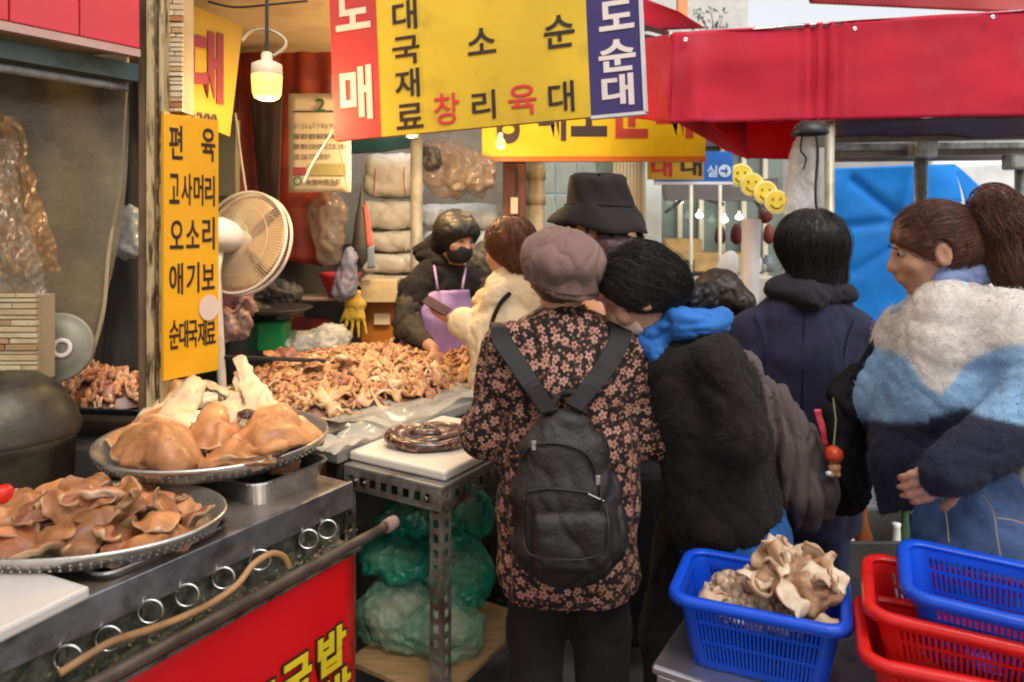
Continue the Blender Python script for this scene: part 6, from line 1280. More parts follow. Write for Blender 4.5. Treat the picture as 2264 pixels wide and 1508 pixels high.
jk = U_(loft([(A(.14, 1.985, 1.285), .075, .07), (A(.148, 1.98, 1.225), .165, .095), (A(.15, 1.97, 1.12), .198, .135), (A(.152, 1.97, .95), .197, .145), (A(.155, 1.97, .78), .195, .15), (A(.155, 1.97, .6), .192, .15), (A(.155, 1.97, .565), .185, .145)], A(1, .05, 0)),
        caps(J['shl'], J['ell'], .068, .062), caps(J['ell'], J['wrl'], .062, .048), caps(J['shr'], J['elr'], .068, .062), caps(J['elr'], J['wrr'], .062, .048), k=.045)
jk = cut(jk, (.155, 1.97, .555), (0, 0, -1)); jk = sub(jk, loft([(A(.14, 1.985, 1.36), .055, .05), (A(.14, 1.985, 1.27), .055, .05)], A(1, 0, 0)), .008)
blob('jacket', jk, .0085, m_flo, t1, amp=.012, freq=6, stretch=(1, 1, .55), seed=4, rest=rest1, amp2=.003, freq2=22)
lower(t1, J, m_black_cloth, rad=(.098, .085, .082))
hr = cut(cut(ell(J['head'] + A(0, -.005, .02), (.088, .1, .098)), J['head'] + A(0, .03, 0), (0, 1, -.3)), A(.135, 1.97, 1.30), (0, 0, -1))
blob('hair', hr, .007, hairmat('grey_brown_hair', (.10, .065, .045)), t1, amp=.006, freq=30, stretch=(2, 2, .3), seed=6)
# beret: puffed crown over a band, with gathered seams from the button
bc_ = A(px(1242, 588, 1.965)); bu_ = nrm((.16, -.18, 1)); br_ = nrm(np.cross(A(0, 1, 0), bu_)); bf_ = np.cross(bu_, br_); mB = np.stack([br_, bf_, bu_], 1)
fb = U_(ell(bc_ + bu_ * .018, (.121, .124, .088), mB), ell(bc_ - bu_ * .045 + br_ * .012, (.100, .108, .05), mB), k=.03); fb = cut(fb, bc_ - bu_ * .078, -bu_); fb = sub(fb, ell(bc_ - bu_ * .07, (.088, .096, .07), mB), .01)
v, f = nets(fb, .0055); v = relax(v, f, 1); n = vnormals(v, f); q = (v - bc_) @ mB; an = np.arctan2(q[:, 1], q[:, 0]); rr = np.hypot(q[:, 0], q[:, 1]); hh = q[:, 2]
seam = np.abs(np.sin(an * 4 + .5)) ** .35; v = v + n * (-.007 * (1 - seam) * np.clip(rr / .06, 0, 1) * (hh > -.045))[:, None]
xw = pnoise(np.stack([an * 1.3 + rr * 9, hh * 9, rr * 5], 1), 1.3, 5); v = v + n * (.005 * (np.abs(xw) * 2 - .4 - .5 * np.exp(-(xw / .07) ** 2)) * (hh > -.05))[:, None]
v = v + n * (.006 * pnoise(np.stack([an * 2.5, hh * 14, rr * 6], 1), 1.6, 3) + .004 * (hh < -.045) * np.sin(hh * 400))[:, None]
btn = ell(bc_ + bu_ * .104, (.008, .008, .006), mB)
hat = root('beret', 'puffy mauve beret on the head of the floral jacket wearer', 'hat', tuple(bc_ - bu_ * .07))
mobj('crown', v, f, M('mauve_felt', (.19, .115, .095), .85, spec=.12, var=.12, vs=10, bump=.3, bs=160, sheen=0.07), hat, smooth=True); v, f = nets(btn, .002); mobj('button', v, f, M('mauve_felt', (.19, .115, .095), .85), hat, smooth=True)
fuzz(kid(hat, 'crown'), 7000, MATS['mauve_felt'], L_=.003, rad=.0003)
# ---- her backpack
m_lea = M('crackled_leather', (.02, .016, .015), .5, var=.3, vs=14, bump=.8, bs=95, bdist=.004, spec=.4)
def rbox(c, e, r_, m=None):
    c, e = A(c), A(e); m = np.eye(3) if m is None else m
    def f(P): q = np.abs((P - c) @ m) - (e - r_); return np.linalg.norm(np.maximum(q, 0), axis=1) + np.minimum(q.max(1), 0) - r_
    x = np.linalg.norm(e); f.lo, f.hi = c - x, c + x; return f
bp = root('backpack', 'black crackled leather backpack worn over the floral jacket', 'backpack', tuple(px(1260, 1285, 1.77)))
c0 = A(px(1250, 1092, 1.75))
bk = U_(loft([(c0 + A(-.0, .02, .165), .074, .035), (c0 + A(-.005, .012, .105), .106, .052), (c0 + A(0, .005, 0), .130, .068), (c0 + A(.010, .0, -.115), .138, .076), (c0 + A(.012, .005, -.162), .12, .062)], A(1, .05, 0)), k=.02)
v, f = nets(bk, .007); v = relax(v, f, 1); v = wrinkle(v, f, .008, 7, (1, 1, .8), 7); mobj('main_bag', v, f, m_lea, bp, smooth=True)
pk = rbox(c0 + A(.010, -.064, -.085), (.097, .028, .072), .028); v, f = nets(pk, .006); v = relax(v, f, 2); v = wrinkle(v, f, .007, 9, (1, 1, 1), 2); mobj('front_pocket', v, f, m_lea, bp, smooth=True)
sp = ell(c0 + A(.128, .005, -.09), (.026, .05, .075)); v, f = nets(sp, .007); v = wrinkle(v, f, .006, 10, (1, 1, 1), 3); mobj('side_pocket', v, f, m_lea, bp, smooth=True)
def on_bag(x, y): return px(x, y, 1.66)
def snap(field, p, off=.002):       # slide a point along the view onto a field's near surface
    o_ = A(0, 0, CH); d = nrm(A(p) - o_); s_ = np.linspace(.8, 4.2, 1400); Q = o_ + d * s_[:, None]; dd = field(Q); i = np.argmax(dd < off); return Vector(Q[i])
m_zip = M('zip_tape', (.012, .011, .011), .5); m_pull = M('zip_metal', (.6, .56, .5), .25, metal=1)
bkp = U_(bk, pk, k=.01)
def zipper(name, pts, r_=.0035): MB().tube(smooth_path([snap(bkp, px(x, y, 1.7), .004) for x, y in pts], 6), r_, 8).obj(name, m_zip, kid(bp, 'front_pocket' if 'pocket' in name else 'main_bag'), smooth=True)
zipper('top_zip', [(1150, 1020), (1170, 990), (1210, 980), (1260, 986), (1300, 1008), (1322, 1055), (1330, 1110)])
zipper('pocket_zip', [(1165, 1088), (1210, 1080), (1260, 1084), (1310, 1090)])
zipper('pocket_seam', [(1158, 1100), (1156, 1170), (1172, 1225), (1260, 1238), (1332, 1222), (1345, 1170), (1338, 1108)], .0025)
for x, y in ((1180, 985), (1322, 1062)):
    c = snap(bkp, px(x, y, 1.7), .006); MB().box(c, .012, .004, .024).obj('zip_pull', m_pull, bp, bevel=.002)
MB().tube([snap(bkp, px(1300, 1092, 1.7), .005), snap(bkp, px(1335, 1108, 1.7), .005)], .0022, 6).obj('zip_pull', m_pull, bp)
jkf = U_(jk, k=.01)
def strap(pts, w_, name):
    cs = [snap(U_(jk, bk, k=.01), px(x, y, 1.8), .006) for x, y in pts]; q0 = cs[0]; cs = [q0 + Vector((0, .15, -.03)), q0 + Vector((0, .10, .022)), q0 + Vector((0, .045, .024))] + cs; cs = smooth_path(cs, 5); mb = MB(); v = []
    for i, c in enumerate(cs):
        d = (cs[min(i + 1, len(cs) - 1)] - cs[max(i - 1, 0)]).normalized(); s_ = Vector((1, .1, 0)) - d * d.dot(Vector((1, .1, 0))); s_.normalize(); nn_ = s_.cross(d).normalized(); nn_ = -nn_ if (nn_.y > 0 and abs(nn_.y) > .3) or (abs(nn_.y) <= .3 and nn_.z < 0) else nn_; ww = w_[0] + (w_[1] - w_[0]) * i / len(cs)
        v += [c - s_ * ww + nn_ * .001, c + s_ * ww + nn_ * .001, c + s_ * ww + nn_ * .009, c - s_ * ww + nn_ * .009]
    f = [(4 * i + a, 4 * i + (a + 1) % 4, 4 * i + 4 + (a + 1) % 4, 4 * i + 4 + a) for i in range(len(cs) - 1) for a in range(4)] + [(3, 2, 1, 0), tuple(4 * (len(cs) - 1) + a for a in range(4))]
    mb.add(v, f); mb.obj(name, M('strap_leather', (.016, .014, .014), .6, bump=.2, bs=90, spec=.25), bp, bevel=.002)
strap([(1108, 752), (1140, 800), (1178, 860), (1215, 915)], (.03, .022), 'shoulder_strap'); strap([(1372, 745), (1345, 800), (1310, 850), (1268, 905)], (.034, .022), 'shoulder_strap')
h0 = [snap(U_(jk, bk, k=.01), px(x, y, 1.8), o_) for x, y, o_ in ((1215, 912, .004), (1232, 880, .02), (1262, 868, .024), (1285, 885, .02), (1292, 915, .004))]
MB().tube(smooth_path(h0, 5), .009, 10).obj('grab_handle', M('strap_leather', (.035, .03, .03), .5), bp, smooth=True)

# ---------------------------------------------------------------- woman bending left in black fleece and blue hood
Y2_ = 1.98
J = stand(.58, Y2_, 1.6, R(38)); J['head'] = A(px(1416, 648, 1.95)); J['hf'] = nrm((-.80, .20, -.52)); J['hu'] = nrm((-.42, -.05, .88)); J['neck'] = A(px(1462, 728, 1.97)); J['chest'] = A(px(1545, 850, 2.06)); J['waist'] = A(px(1580, 1020, 2.05)); J['pelvis'] = A(px(1610, 1130, 2.06))
J['shl'] = A(px(1440, 790, 2.13)); J['shr'] = A(px(1575, 800, 1.88)); J['ell'] = A(px(1455, 960, 2.1)); J['wrl'] = A(px(1440, 960, 2.3)); J['elr'] = A(px(1640, 960, 1.84)); J['wrr'] = A(px(1425, 965, 2.06))
for n, s in (('l', -1), ('r', 1)): J['hip' + n] = A(J['pelvis']) + J['r'] * s * .085 - A(0, 0, .03)
J['hipl'] = A(px(1520, 1190, 2.1)); J['knl'] = A(px(1470, 1400, 2.16)); J['anl'] = A(px(1465, 1400, 2.16)) * A(1, 1, 0) + A(0, 0, .06); J['tol'] = J['anl'] + A(-.06, .11, -.03)
t2 = root('person', 'woman in black fleece and blue hood bending towards the stall', 'person', (.58, Y2_, 0), group='shoppers at the stall')
bf2 = body_field(J, hk=1.04); blob('body', bf2, .0065, m_sk, t2, it=0)
m_fle = M('black_fleece', (.018, .014, .013), .95, spec=.12, var=.35, vs=30, bump=.9, bs=140, sheen=0.05, bdist=.006)
fj = U_(loft([(A(px(1482, 742, 1.98)), .08, .075), (A(px(1520, 785, 1.98)), .155, .105), (A(px(1560, 880, 1.99)), .175, .135), (A(px(1585, 1010, 2.0)), .17, .14), (A(px(1600, 1110, 2.01)), .175, .145), (A(px(1615, 1185, 2.02)), .165, .14)], J['r']),
        k=.03); fj = U_(fj, caps(J['shl'], J['ell'], .078, .075), caps(J['ell'], J['wrl'], .075, .058), U_(caps(J['shr'], J['elr'], .085, .07), caps(J['elr'], J['wrr'], .076, .06), k=.02), k=.014)
blob('fleece_jacket', cut(fj, px(1612, 1180, 2.02), (.08, 0, -1)), .0085, m_fle, t2, amp=.013, freq=5, stretch=(1, 1, 1), seed=9, amp2=.003, freq2=60)
fuzz(kid(t2, 'fleece_jacket'), 26000, m_fle)
m_blueknit = M('blue_sweat', (.016, .125, .42), .8, var=.15, bump=.3, bs=140, sheen=0.04)
hem = loft([(A(px(1616, 1165, 2.02)), .172, .146), (A(px(1628, 1205, 2.02)), .172, .146)], J['r']); blob('sweatshirt_hem', cut(hem, px(1625, 1212, 2.02), (0, 0, -1)), .01, m_blueknit, t2, amp=.004, freq=12)
hd = U_(caps(px(1440, 738, 1.93), px(1500, 712, 1.9), .03, .042), caps(px(1500, 712, 1.9), px(1590, 706, 1.96), .042, .032), ell(px(1520, 722, 1.94), (.085, .06, .03)), caps(px(1590, 706, 1.96), px(1605, 690, 2.0), .028, .018), caps(px(1436, 748, 1.92), px(1452, 782, 1.91), .03, .03), k=.03)
blob('hood', hd, .007, m_blueknit, t2, amp=.014, freq=11, stretch=(.6, 1, 1.4), seed=2)
lower(t2, J, m_black_cloth)
f, u, r_ = frame(J); c = A(J['head']); m = np.stack([r_, f, u], 1)
hairf = U_(ell(c + u * .030 - f * .014, (.097, .116, .108), m), ell(c - f * .075 - u * .015, (.075, .065, .065), m), k=.03)
def facecut(field, J, up=.055, fw=.055, tilt=.9):
    f, u, r_ = frame(J); c = A(J['head']); return cut(field, c + f * fw + u * up * 0, nrm(f - u * tilt * .35))
hc = cut(hairf, c + f * .052 - u * .0, nrm(f * 1. - u * .55)); hc = cut(hc, c - u * .04, nrm(-u * 1 + f * .55))
hm = hairmat('black_hair', (.012, .009, .008), .42); blob('hair', hc, .0065, hm, t2, amp=.004, freq=26, stretch=(1, 1, 1), seed=5)
tie = A(px(1530, 668, 1.96))
ln = U_(caps(c - f * .09 - u * .01, tie, .03, .022), caps(tie, px(1565, 652, 1.97), .02, .032), caps(px(1565, 652, 1.97), px(1562, 690, 1.97), .03, .016), k=.02); blob('hair_knot', ln, .006, hm, t2, amp=.012, freq=24, seed=3)
sd = seeds_on(hc, 1400, lambda v: ((v - c) @ f < .05), 2)
strands('hair_strands', hc, sd, lambda P: (tie - P) / np.linalg.norm(tie - P, axis=1)[:, None], .003, .011, 13, .0008, hm, kid(t2, 'hair'), 3, .12)
sf = seeds_on(hc, 110, lambda v: ((v - c) @ f < .05), 12); strands('loose_hairs', hc, sf, lambda P: (tie - P) / np.linalg.norm(tie - P, axis=1)[:, None], .010, .012, 11, .0005, hm, kid(t2, 'hair'), 13, .5)
mk = cut(U_(ell(c - u * .048 + f * .035, (.063, .07, .058), m), ell(c - u * .025 + f * .09, (.022, .025, .022), m), k=.02), c + f * .04, -f); blob('face_mask', cut(mk, c - u * .0, u), .005, M('beige_mask', (.68, .5, .37), .8, bump=.2), t2)
# shoulder bag hanging at her back
m_mauve = M('mauve_nylon', (.095, .07, .068), .6, spec=.12, var=.2, bump=.25, bs=40, sheen=0.03)
fbg = U_(loft([(A(px(1640, 800, 2.06)), .03, .03), (A(px(1690, 880, 2.06)), .07, .07), (A(px(1730, 980, 2.05)), .105, .09), (A(px(1765, 1080, 2.05)), .115, .09), (A(px(1785, 1130, 2.05)), .08, .06)], A(1, .3, .2)), k=.03)
blob('shoulder_bag', fbg, .009, m_mauve, None, amp=.03, freq=3.4, stretch=(3.6, 1, .5), seed=12, label='soft grey mauve shoulder bag behind the black fleece', cat='bag', amp2=.004, freq2=18)

# ---------------------------------------------------------------- person in navy coat, back to us
Y3_ = 2.42
J = stand(px(1775, 500, Y3_).x, Y3_, 1.63, R(14)); J['head'] = A(px(1788, 555, Y3_)); J['neck'] = A(px(1785, 650, Y3_)); J['hf'] = nrm((-.35, 1, -.1)); J['shl'] = A(px(1665, 735, 2.44)); J['shr'] = A(px(1890, 735, 2.4)); J['ell'] = A(px(1640, 890, 2.44)); J['elr'] = A(px(1895, 890, 2.38)); J['wrl'] = A(px(1680, 960, 2.6)); J['wrr'] = A(px(1860, 960, 2.6))
t3 = root('person', 'black haired person in a navy coat with their back turned', 'person', (J['pelvis'][0], Y3_, 0), group='shoppers at the stall')
blob('body', body_field(J), .010, m_sk, t3, it=0)
m_nav = M('navy_wool', (.022, .021, .045), .85, spec=.12, var=.2, vs=12, bump=.35, bs=120, sheen=0.05)
cx_ = px(1775, 700, Y3_)
fc = U_(loft([(A(px(1785, 660, Y3_)), .11, .09), (A(px(1780, 705, Y3_)), .175, .12), (A(px(1776, 780, Y3_)), .20, .15), (A(px(1775, 930, Y3_)), .205, .16), (A(px(1775, 1150, Y3_)), .20, .16)], J['r']), caps(J['shl'], J['ell'], .082, .075), caps(J['ell'], J['wrl'], .072, .055), caps(J['shr'], J['elr'], .08, .075), caps(J['elr'], J['wrr'], .072, .055), k=.05)
blob('coat', cut(fc, px(1775, 1160, Y3_), (0, 0, -1)), .010, m_nav, t3, amp=.012, freq=4, stretch=(1, 1, .5), seed=21)
fuzz(kid(t3, 'coat'), 9000, m_nav, L_=.004, rad=.0004)
for pts in ([(1778, 690), (1776, 780), (1774, 900), (1774, 1000)], [(1668, 700), (1690, 760), (1688, 850), (1680, 940)], [(1888, 705), (1868, 770), (1866, 860), (1862, 940)]):
    MB().tube(smooth_path([snap(fc, px(x, y, 2.3), .004) for x, y in pts], 5), .0022, 6).obj('seam', M('navy_seam', (.012, .012, .026), .9, spec=.1), kid(t3, 'coat'), smooth=True)
fh = U_(caps(px(1715, 640, 2.38), px(1790, 655, 2.30), .04, .045), caps(px(1790, 655, 2.30), px(1870, 650, 2.38), .045, .04), ell(px(1795, 625, 2.38), (.115, .08, .05)), k=.03)
blob('hood_collar', fh, .009, M('dark_hood_cloth', (.02, .018, .022), .85, spec=.12, bump=.3, bs=100, sheen=0.04), t3, amp=.012, freq=7, seed=5)
c = A(J['head']); f, u, r_ = frame(J); m = np.stack([r_, f, u], 1)
h3 = U_(ell(c + u * .03 - f * .012, (.108, .118, .112), m), loft([(c + u * .02 - f * .03, .108, .09), (c - u * .085 - f * .035, .098, .07)], r_), k=.03); h3 = cut(h3, c + f * .05, nrm(f - u * .5))
hm3 = hairmat('soft_black_hair', (.011, .009, .0085), .35); blob('hair', h3, .007, hm3, t3, amp=.005, freq=22, stretch=(1.6, 1.6, .35), seed=4)
sd = seeds_on(h3, 1500, lambda v: ((v - c) @ f < .06), 4); crown3 = c + u * .13 - f * .02
sf = seeds_on(h3, 130, lambda v: ((v - c) @ f < .06), 14); strands('loose_hairs', h3, sf, lambda P: (P - crown3) / np.linalg.norm(P - crown3, axis=1)[:, None] * .5 + A(0, 0, -1), .012, .011, 12, .0005, hm3, kid(t3, 'hair'), 15, .5)
strands('hair_strands', h3, sd, lambda P: (P - crown3) / np.linalg.norm(P - crown3, axis=1)[:, None] * .5 + A(0, 0, -1) + f * .2, .004, .010, 14, .0009, hm3, kid(t3, 'hair'), 5, .15)
m_jean_d = M('dark_denim', (.03, .035, .07), .8, spec=.12, var=.25, bump=.4, bs=160); lower(t3, J, m_jean_d)

# ---------------------------------------------------------------- ponytailed woman in colour-block fleece
Y4_ = 1.86
J = stand(px(2120, 500, Y4_).x, Y4_, 1.63, R(50)); J['head'] = A(px(2062, 555, 1.90)); J['hf'] = nrm((-.93, .28, -.22)); J['hu'] = nrm((-.18, 0, 1)); J['neck'] = A(px(2090, 650, 1.89)); J['chest'] = A(px(2130, 790, 1.86)); J['waist'] = A(px(2120, 930, 1.86)); J['pelvis'] = A(px(2150, 1150, 1.74))
J['shl'] = A(px(2010, 735, 2.02)); J['shr'] = A(px(2225, 720, 1.74)); J['ell'] = A(px(1960, 880, 2.05)); J['wrl'] = A(px(1935, 1000, 2.2)); J['elr'] = A(px(2340, 880, 1.60)); J['wrr'] = A(px(2140, 1018, 1.54))
for n, s in (('l', -1), ('r', 1)):
    J['hip' + n] = A(J['pelvis']) + J['r'] * s * .085 - A(0, 0, .04); J['kn' + n] = A(J['hip' + n]) + A(-.01, .0, -.42); J['an' + n] = A(J['kn' + n]) + A(.01, 0, -.38); J['to' + n] = A(J['an' + n]) + J['f'] * .13 + A(0, 0, -.03)
t4 = root('person', 'ponytailed woman in cream, light blue and navy fleece and jeans', 'person', (J['pelvis'][0], Y4_, 0), group='shoppers at the stall')
bf4 = body_field(J, {'r': (nrm((-.72, .22, -.55)), (.1, 1, -.1), .3, 1)}); blob('body', bf4, .0065, m_sk, t4, it=0); eyes(J, t4)
CR, LB, NV = A(.60, .54, .49), A(.23, .38, .56), A(.022, .022, .042)
def colblock(v):
    """panels by their place in the cloth: cream yoke, light blue middle, navy below"""
    x = CX + v[:, 0] / v[:, 1] * F; y = HY + (CH - v[:, 2]) / v[:, 1] * F; w_ = 12 * pnoise(v, 12, 2)
    e = 778 + np.where(x < 2030, (2030 - x) * -.10, 0) + 95 * np.exp(-((x - 2075) / 55) ** 2) - np.clip(x - 2130, 0, 200) * .12 + w_
    nv = np.where(x < 2055, 925 + (x - 1900) * .08, 925 - (x - 2055) * .33 + np.clip(x - 2130, 0, 300) * .62) + w_
    a = 1 / (1 + np.exp(-(y - e) / 2.5)); b = 1 / (1 + np.exp(-(y - nv) / 2.5)); return (CR * (1 - a)[:, None] + LB * a[:, None]) * (1 - b)[:, None] + NV * b[:, None]
m_blk = M('colour_block_fleece', (.5, .5, .5), .95, spec=.12, attr='Col', var=.1, vs=40, bump=.5, bs=150, sheen=0.06, bdist=.005)
fj4 = U_(loft([(A(px(2090, 665, 1.89)), .085, .08), (A(px(2105, 700, 1.88)), .155, .11), (A(px(2120, 770, 1.87)), .195, .15), (A(px(2115, 870, 1.87)), .215, .17), (A(px(2085, 945, 1.88)), .185, .16), (A(px(2075, 1010, 1.88)), .19, .165), (A(px(2085, 1120, 1.87)), .175, .15)], J['r']),
         caps(J['shl'], J['ell'], .085, .09), caps(J['ell'], J['wrl'], .085, .06), caps(J['shr'], J['elr'], .095, .09), caps(J['elr'], A(J['wrr']) + nrm((-.72, .22, -.55)) * .055, .085, .056), k=.045)
fj4 = cut(fj4, px(2060, 1120, 1.8), (.22, -.35, -.9)); blob('fleece_jacket', fj4, .0085, m_blk, t4, amp=.010, freq=4.6, stretch=(1, 1, 1.25), seed=31, color=colblock, amp2=.002, freq2=60)
fuzz(kid(t4, 'fleece_jacket'), 30000, m_blk, L_=.0055, rad=.0006, color=colblock)
fcol = U_(caps(px(2030, 640, 1.98), px(2085, 612, 1.86), .028, .03), caps(px(2085, 612, 1.86), px(2165, 605, 1.84), .03, .034), k=.02); blob('collar', fcol, .007, M('lilac_fleece', (.22, .28, .5), .95, bump=.6, bs=140, sheen=0.04), t4, amp=.006, freq=14)
fcol = U_(caps(px(1985, 690, 2.0), px(2035, 665, 1.94), .022, .03), caps(px(2035, 665, 1.94), px(2120, 640, 1.84), .03, .03), k=.02); blob('collar_trim', fcol, .007, M('pale_blue_fleece', (.42, .55, .66), .95, bump=.6, bs=140, sheen=0.04), t4, amp=.005, freq=14)
m_den = M('blue_denim', (.035, .07, .17), .8, var=.35, vs=9, bump=.5, bs=200, dirt=(.09, .15, .28), dscale=5, dlo=.5, dhi=.8)
J['waist'] = A(px(2155, 1075, 1.76)); jb = lower(t4, J, m_den, rad=(.125, .09, .075), name='jeans', amp=.012)
jf = U_(loft([(A(J['waist']) - A(0, 0, .03), .15, .11), (A(J['pelvis']), .165, .12)], J['r']), *[caps(J['hip' + n], J['kn' + n], .125, .09) for n in 'lr'], k=.03)
m_thr = M('denim_thread', (.3, .24, .18), .7)
for pts in ([(2085, 1100), (2092, 1140), (2098, 1200)], [(2170, 1092), (2195, 1130), (2205, 1190), (2215, 1250)], [(2205, 1145), (2240, 1150), (2264, 1158)]):
    MB().tube(smooth_path([snap(jf, px(x, y, 1.8), .012) for x, y in pts], 5), .0016, 6).obj('seam', m_thr, kid(t4, 'jeans'))
c = A(J['head']); f, u, r_ = frame(J); m = np.stack([r_, f, u], 1); m_brn = hairmat('brown_hair', (.11, .042, .024), .4)
h4 = U_(ell(c + u * .03 - f * .012, (.09, .108, .101), m), ell(c - f * .075 - u * .01, (.065, .055, .065), m), k=.03); h4c = cut(h4, c + f * .06 - u * .0, nrm(f - u * .75)); h4c = cut(h4c, c - u * .035, nrm(-u + f * .8)); h4c = sub(h4c, ell(c - r_ * .085 - u * .0 - f * .004, (.03, .024, .036), m), .006); h4c = sub(h4c, ell(c + r_ * .085 - u * .0 - f * .004, (.03, .024, .036), m), .006)
blob('hair', h4c, .0065, m_brn, t4, amp=.004, freq=28, seed=5)
tie = A(px(2160, 492, 1.86)); sd = seeds_on(h4c, 1700, lambda v: ((v - c) @ f < .07), 2)
strands('hair_strands', h4c, sd, lambda P: (tie - P) / np.linalg.norm(tie - P, axis=1)[:, None], .0035, .011, 14, .0009, m_brn, kid(t4, 'hair'), 3, .12)
sf = seeds_on(h4c, 160, lambda v: ((v - c) @ f < .08), 12); strands('loose_hairs', h4c, sf, lambda P: (tie - P) / np.linalg.norm(tie - P, axis=1)[:, None], .011, .012, 11, .0005, m_brn, kid(t4, 'hair'), 13, .5)
pt = U_(caps(tie, px(2195, 455, 1.84), .028, .045), caps(px(2195, 455, 1.84), px(2235, 500, 1.81), .048, .062), caps(px(2235, 500, 1.81), px(2250, 590, 1.80), .062, .058), caps(px(2250, 590, 1.80), px(2272, 680, 1.80), .055, .02), k=.03)
blob('ponytail', pt, .0065, m_brn, t4, amp=.012, freq=16, stretch=(1.6, 1, .35), seed=8)
sd = seeds_on(pt, 1600, lambda v: v[:, 2] > 1.3, 6); e1 = A(px(2290, 720, 1.80))
strands('ponytail_strands', pt, sd, lambda P: (e1 - P) / np.linalg.norm(e1 - P, axis=1)[:, None] + .6 * np.where(((P - tie)[:, 2] > -.01)[:, None] & ((P - tie)[:, 0] < .05)[:, None], A(.6, 0, .8), A(0, 0, 0)), .005, .012, 15, .0009, m_brn, kid(t4, 'ponytail'), 9, .3)
MB().tube([Vector(tie) + Vector((.0, .03 * math.cos(q), .03 * math.sin(q))) for q in np.linspace(0, 6.283, 24)[:-1]], .008, 8, closed=True).obj('hair_tie', M('black_elastic', (.015, .015, .015), .7), t4, smooth=True)
# black tote on her far side, with a charm
m_tote = M('black_canvas', (.014, .013, .014), .8, spec=.12, var=.3, bump=.35, bs=90)
ft = loft([(A(px(1905, 830, 2.1)), .05, .04), (A(px(1880, 900, 2.1)), .085, .06), (A(px(1868, 1000, 2.1)), .095, .07), (A(px(1875, 1090, 2.1)), .08, .06)], A(1, .4, 0))
tb = root('tote_bag', 'black canvas tote bag between the navy coat and the fleece jacket', 'bag', tuple(px(1875, 1130, 2.1)))
blob('bag_body', ft, .010, m_tote, tb, amp=.02, freq=6, seed=3)
MB().tube(smooth_path([px(1890, 840, 2.06), px(1935, 760, 2.04), px(1985, 715, 2.0)], 5), .012, 10).obj('handle', m_tote, tb, smooth=True)
ch = root('charm', 'little red topped doll charm dangling from the black tote bag', 'charm', tuple(px(1843, 1050, 1.98)))
blob('red_ball', ell(px(1843, 1005, 1.98), (.026, .026, .025)), .004, M('charm_red', (.62, .06, .02), .35), ch, amp=.003, freq=60)
blob('tan_figure', U_(ell(px(1845, 1032, 1.98), (.017, .014, .016)), ell(px(1838, 1048, 1.98), (.008, .01, .01)), ell(px(1852, 1048, 1.98), (.008, .01, .01)), k=.006), .003, M('charm_tan', (.66, .32, .14), .5), ch)
blob('white_foot', ell(px(1832, 1047, 1.975), (.009, .009, .007)), .003, M('charm_white', (.75, .75, .8), .4), ch)
MB().tube([px(1843, 988, 1.98), px(1848, 930, 2.0), px(1842, 880, 2.02)], .0025, 6).obj('cord', M('charm_cord', (.2, .2, .1), .6), ch)
cloth('red_ribbon', px(1800, 905, 1.99), px(1816, 905, 1.99), px(1832, 985, 1.98), px(1820, 985, 1.98), 5, 12, M('red_ribbon', (.45, .03, .05), .4), ch, amp=.012, freq=20, thick=.001)

# ---------------------------------------------------------------- person in the bucket hat
Y5_ = 2.7
J = stand(px(1350, 500, Y5_).x, Y5_, 1.70, R(62)); J['head'] = A(px(1328, 520, Y5_)); J['neck'] = A(px(1350, 600, Y5_)); J['hf'] = nrm((-.85, .5, -.15)); J['shr'] = A(px(1480, 665, 2.62)); J['shl'] = A(px(1280, 660, 2.85)); J['elr'] = A(px(1500, 800, 2.6)); J['wrr'] = A(px(1400, 880, 2.75))
t5 = root('person', 'person in a plum patterned top and flowered scarf under a bucket hat', 'person', (J['pelvis'][0], Y5_, 0), group='shoppers at the stall')
blob('body', body_field(J), .0105, m_sk, t5, it=0); eyes(J, t5)
m_plum = M('plum_print', (.12, .03, .04), .7, var=.3, bump=.2, dirt=(.5, .3, .3), dscale=26, dlo=.6, dhi=.66)
ft = U_(loft([(A(px(1355, 610, Y5_)), .09, .08), (A(px(1372, 645, Y5_)), .17, .12), (A(px(1380, 720, Y5_)), .19, .15), (A(px(1380, 950, Y5_)), .19, .15)], J['r']), caps(J['shr'], J['elr'], .085, .07), caps(J['elr'], J['wrr'], .068, .05), caps(J['shl'], J['ell'], .08, .065), k=.045); blob('top', ft, .011, m_plum, t5, amp=.012, freq=6, seed=7)
fs_ = U_(caps(px(1300, 560, 2.62), px(1350, 545, 2.58), .045, .05), caps(px(1350, 545, 2.58), px(1410, 545, 2.64), .05, .04), k=.03); blob('scarf', fs_, .009, M('scarf_print', (.09, .05, .06), .7, dirt=(.55, .38, .3), dscale=20, dlo=.58, dhi=.66), t5, amp=.016, freq=12, seed=4)
c = A(J['head']); f, u, r_ = frame(J); m = np.stack([r_, f, u], 1)
hh_ = cut(cut(ell(c + u * .02 - f * .012, (.086, .1, .09), m), c + f * .02, nrm(f - u * .3)), c - u * .06, -u); blob('hair', hh_, .008, hm, t5, amp=.004, freq=24, seed=2)
MB().tube(smooth_path([Vector(c + r_ * -.082 + f * .0 + u * .015), Vector(c - r_ * .08 + f * .05 + u * .012), Vector(c - r_ * .07 + f * .1 + u * .01)], 4), .003, 6).obj('glasses_temple', m_blackmetal, t5)
lower(t5, J, m_black_cloth)
bh = root('bucket_hat', 'wide brimmed black bucket hat above the beret', 'hat', tuple(px(1322, 500, Y5_)))
hc_ = px(1324, 488, Y5_); m_hat = M('black_hat_cloth', (.022, .018, .018), .8, spec=.12, var=.2, bump=.35, bs=120, sheen=0.03)
prof = [(.001, .168), (.05, .170), (.088, .166), (.106, .154), (.112, .125), (.119, .085), (.125, .062), (.132, .052), (.156, .026), (.178, -.008), (.187, -.028), (.183, -.030), (.158, .014), (.126, .042), (.118, .06), (.108, .12), (.098, .145), (.001, .157)]
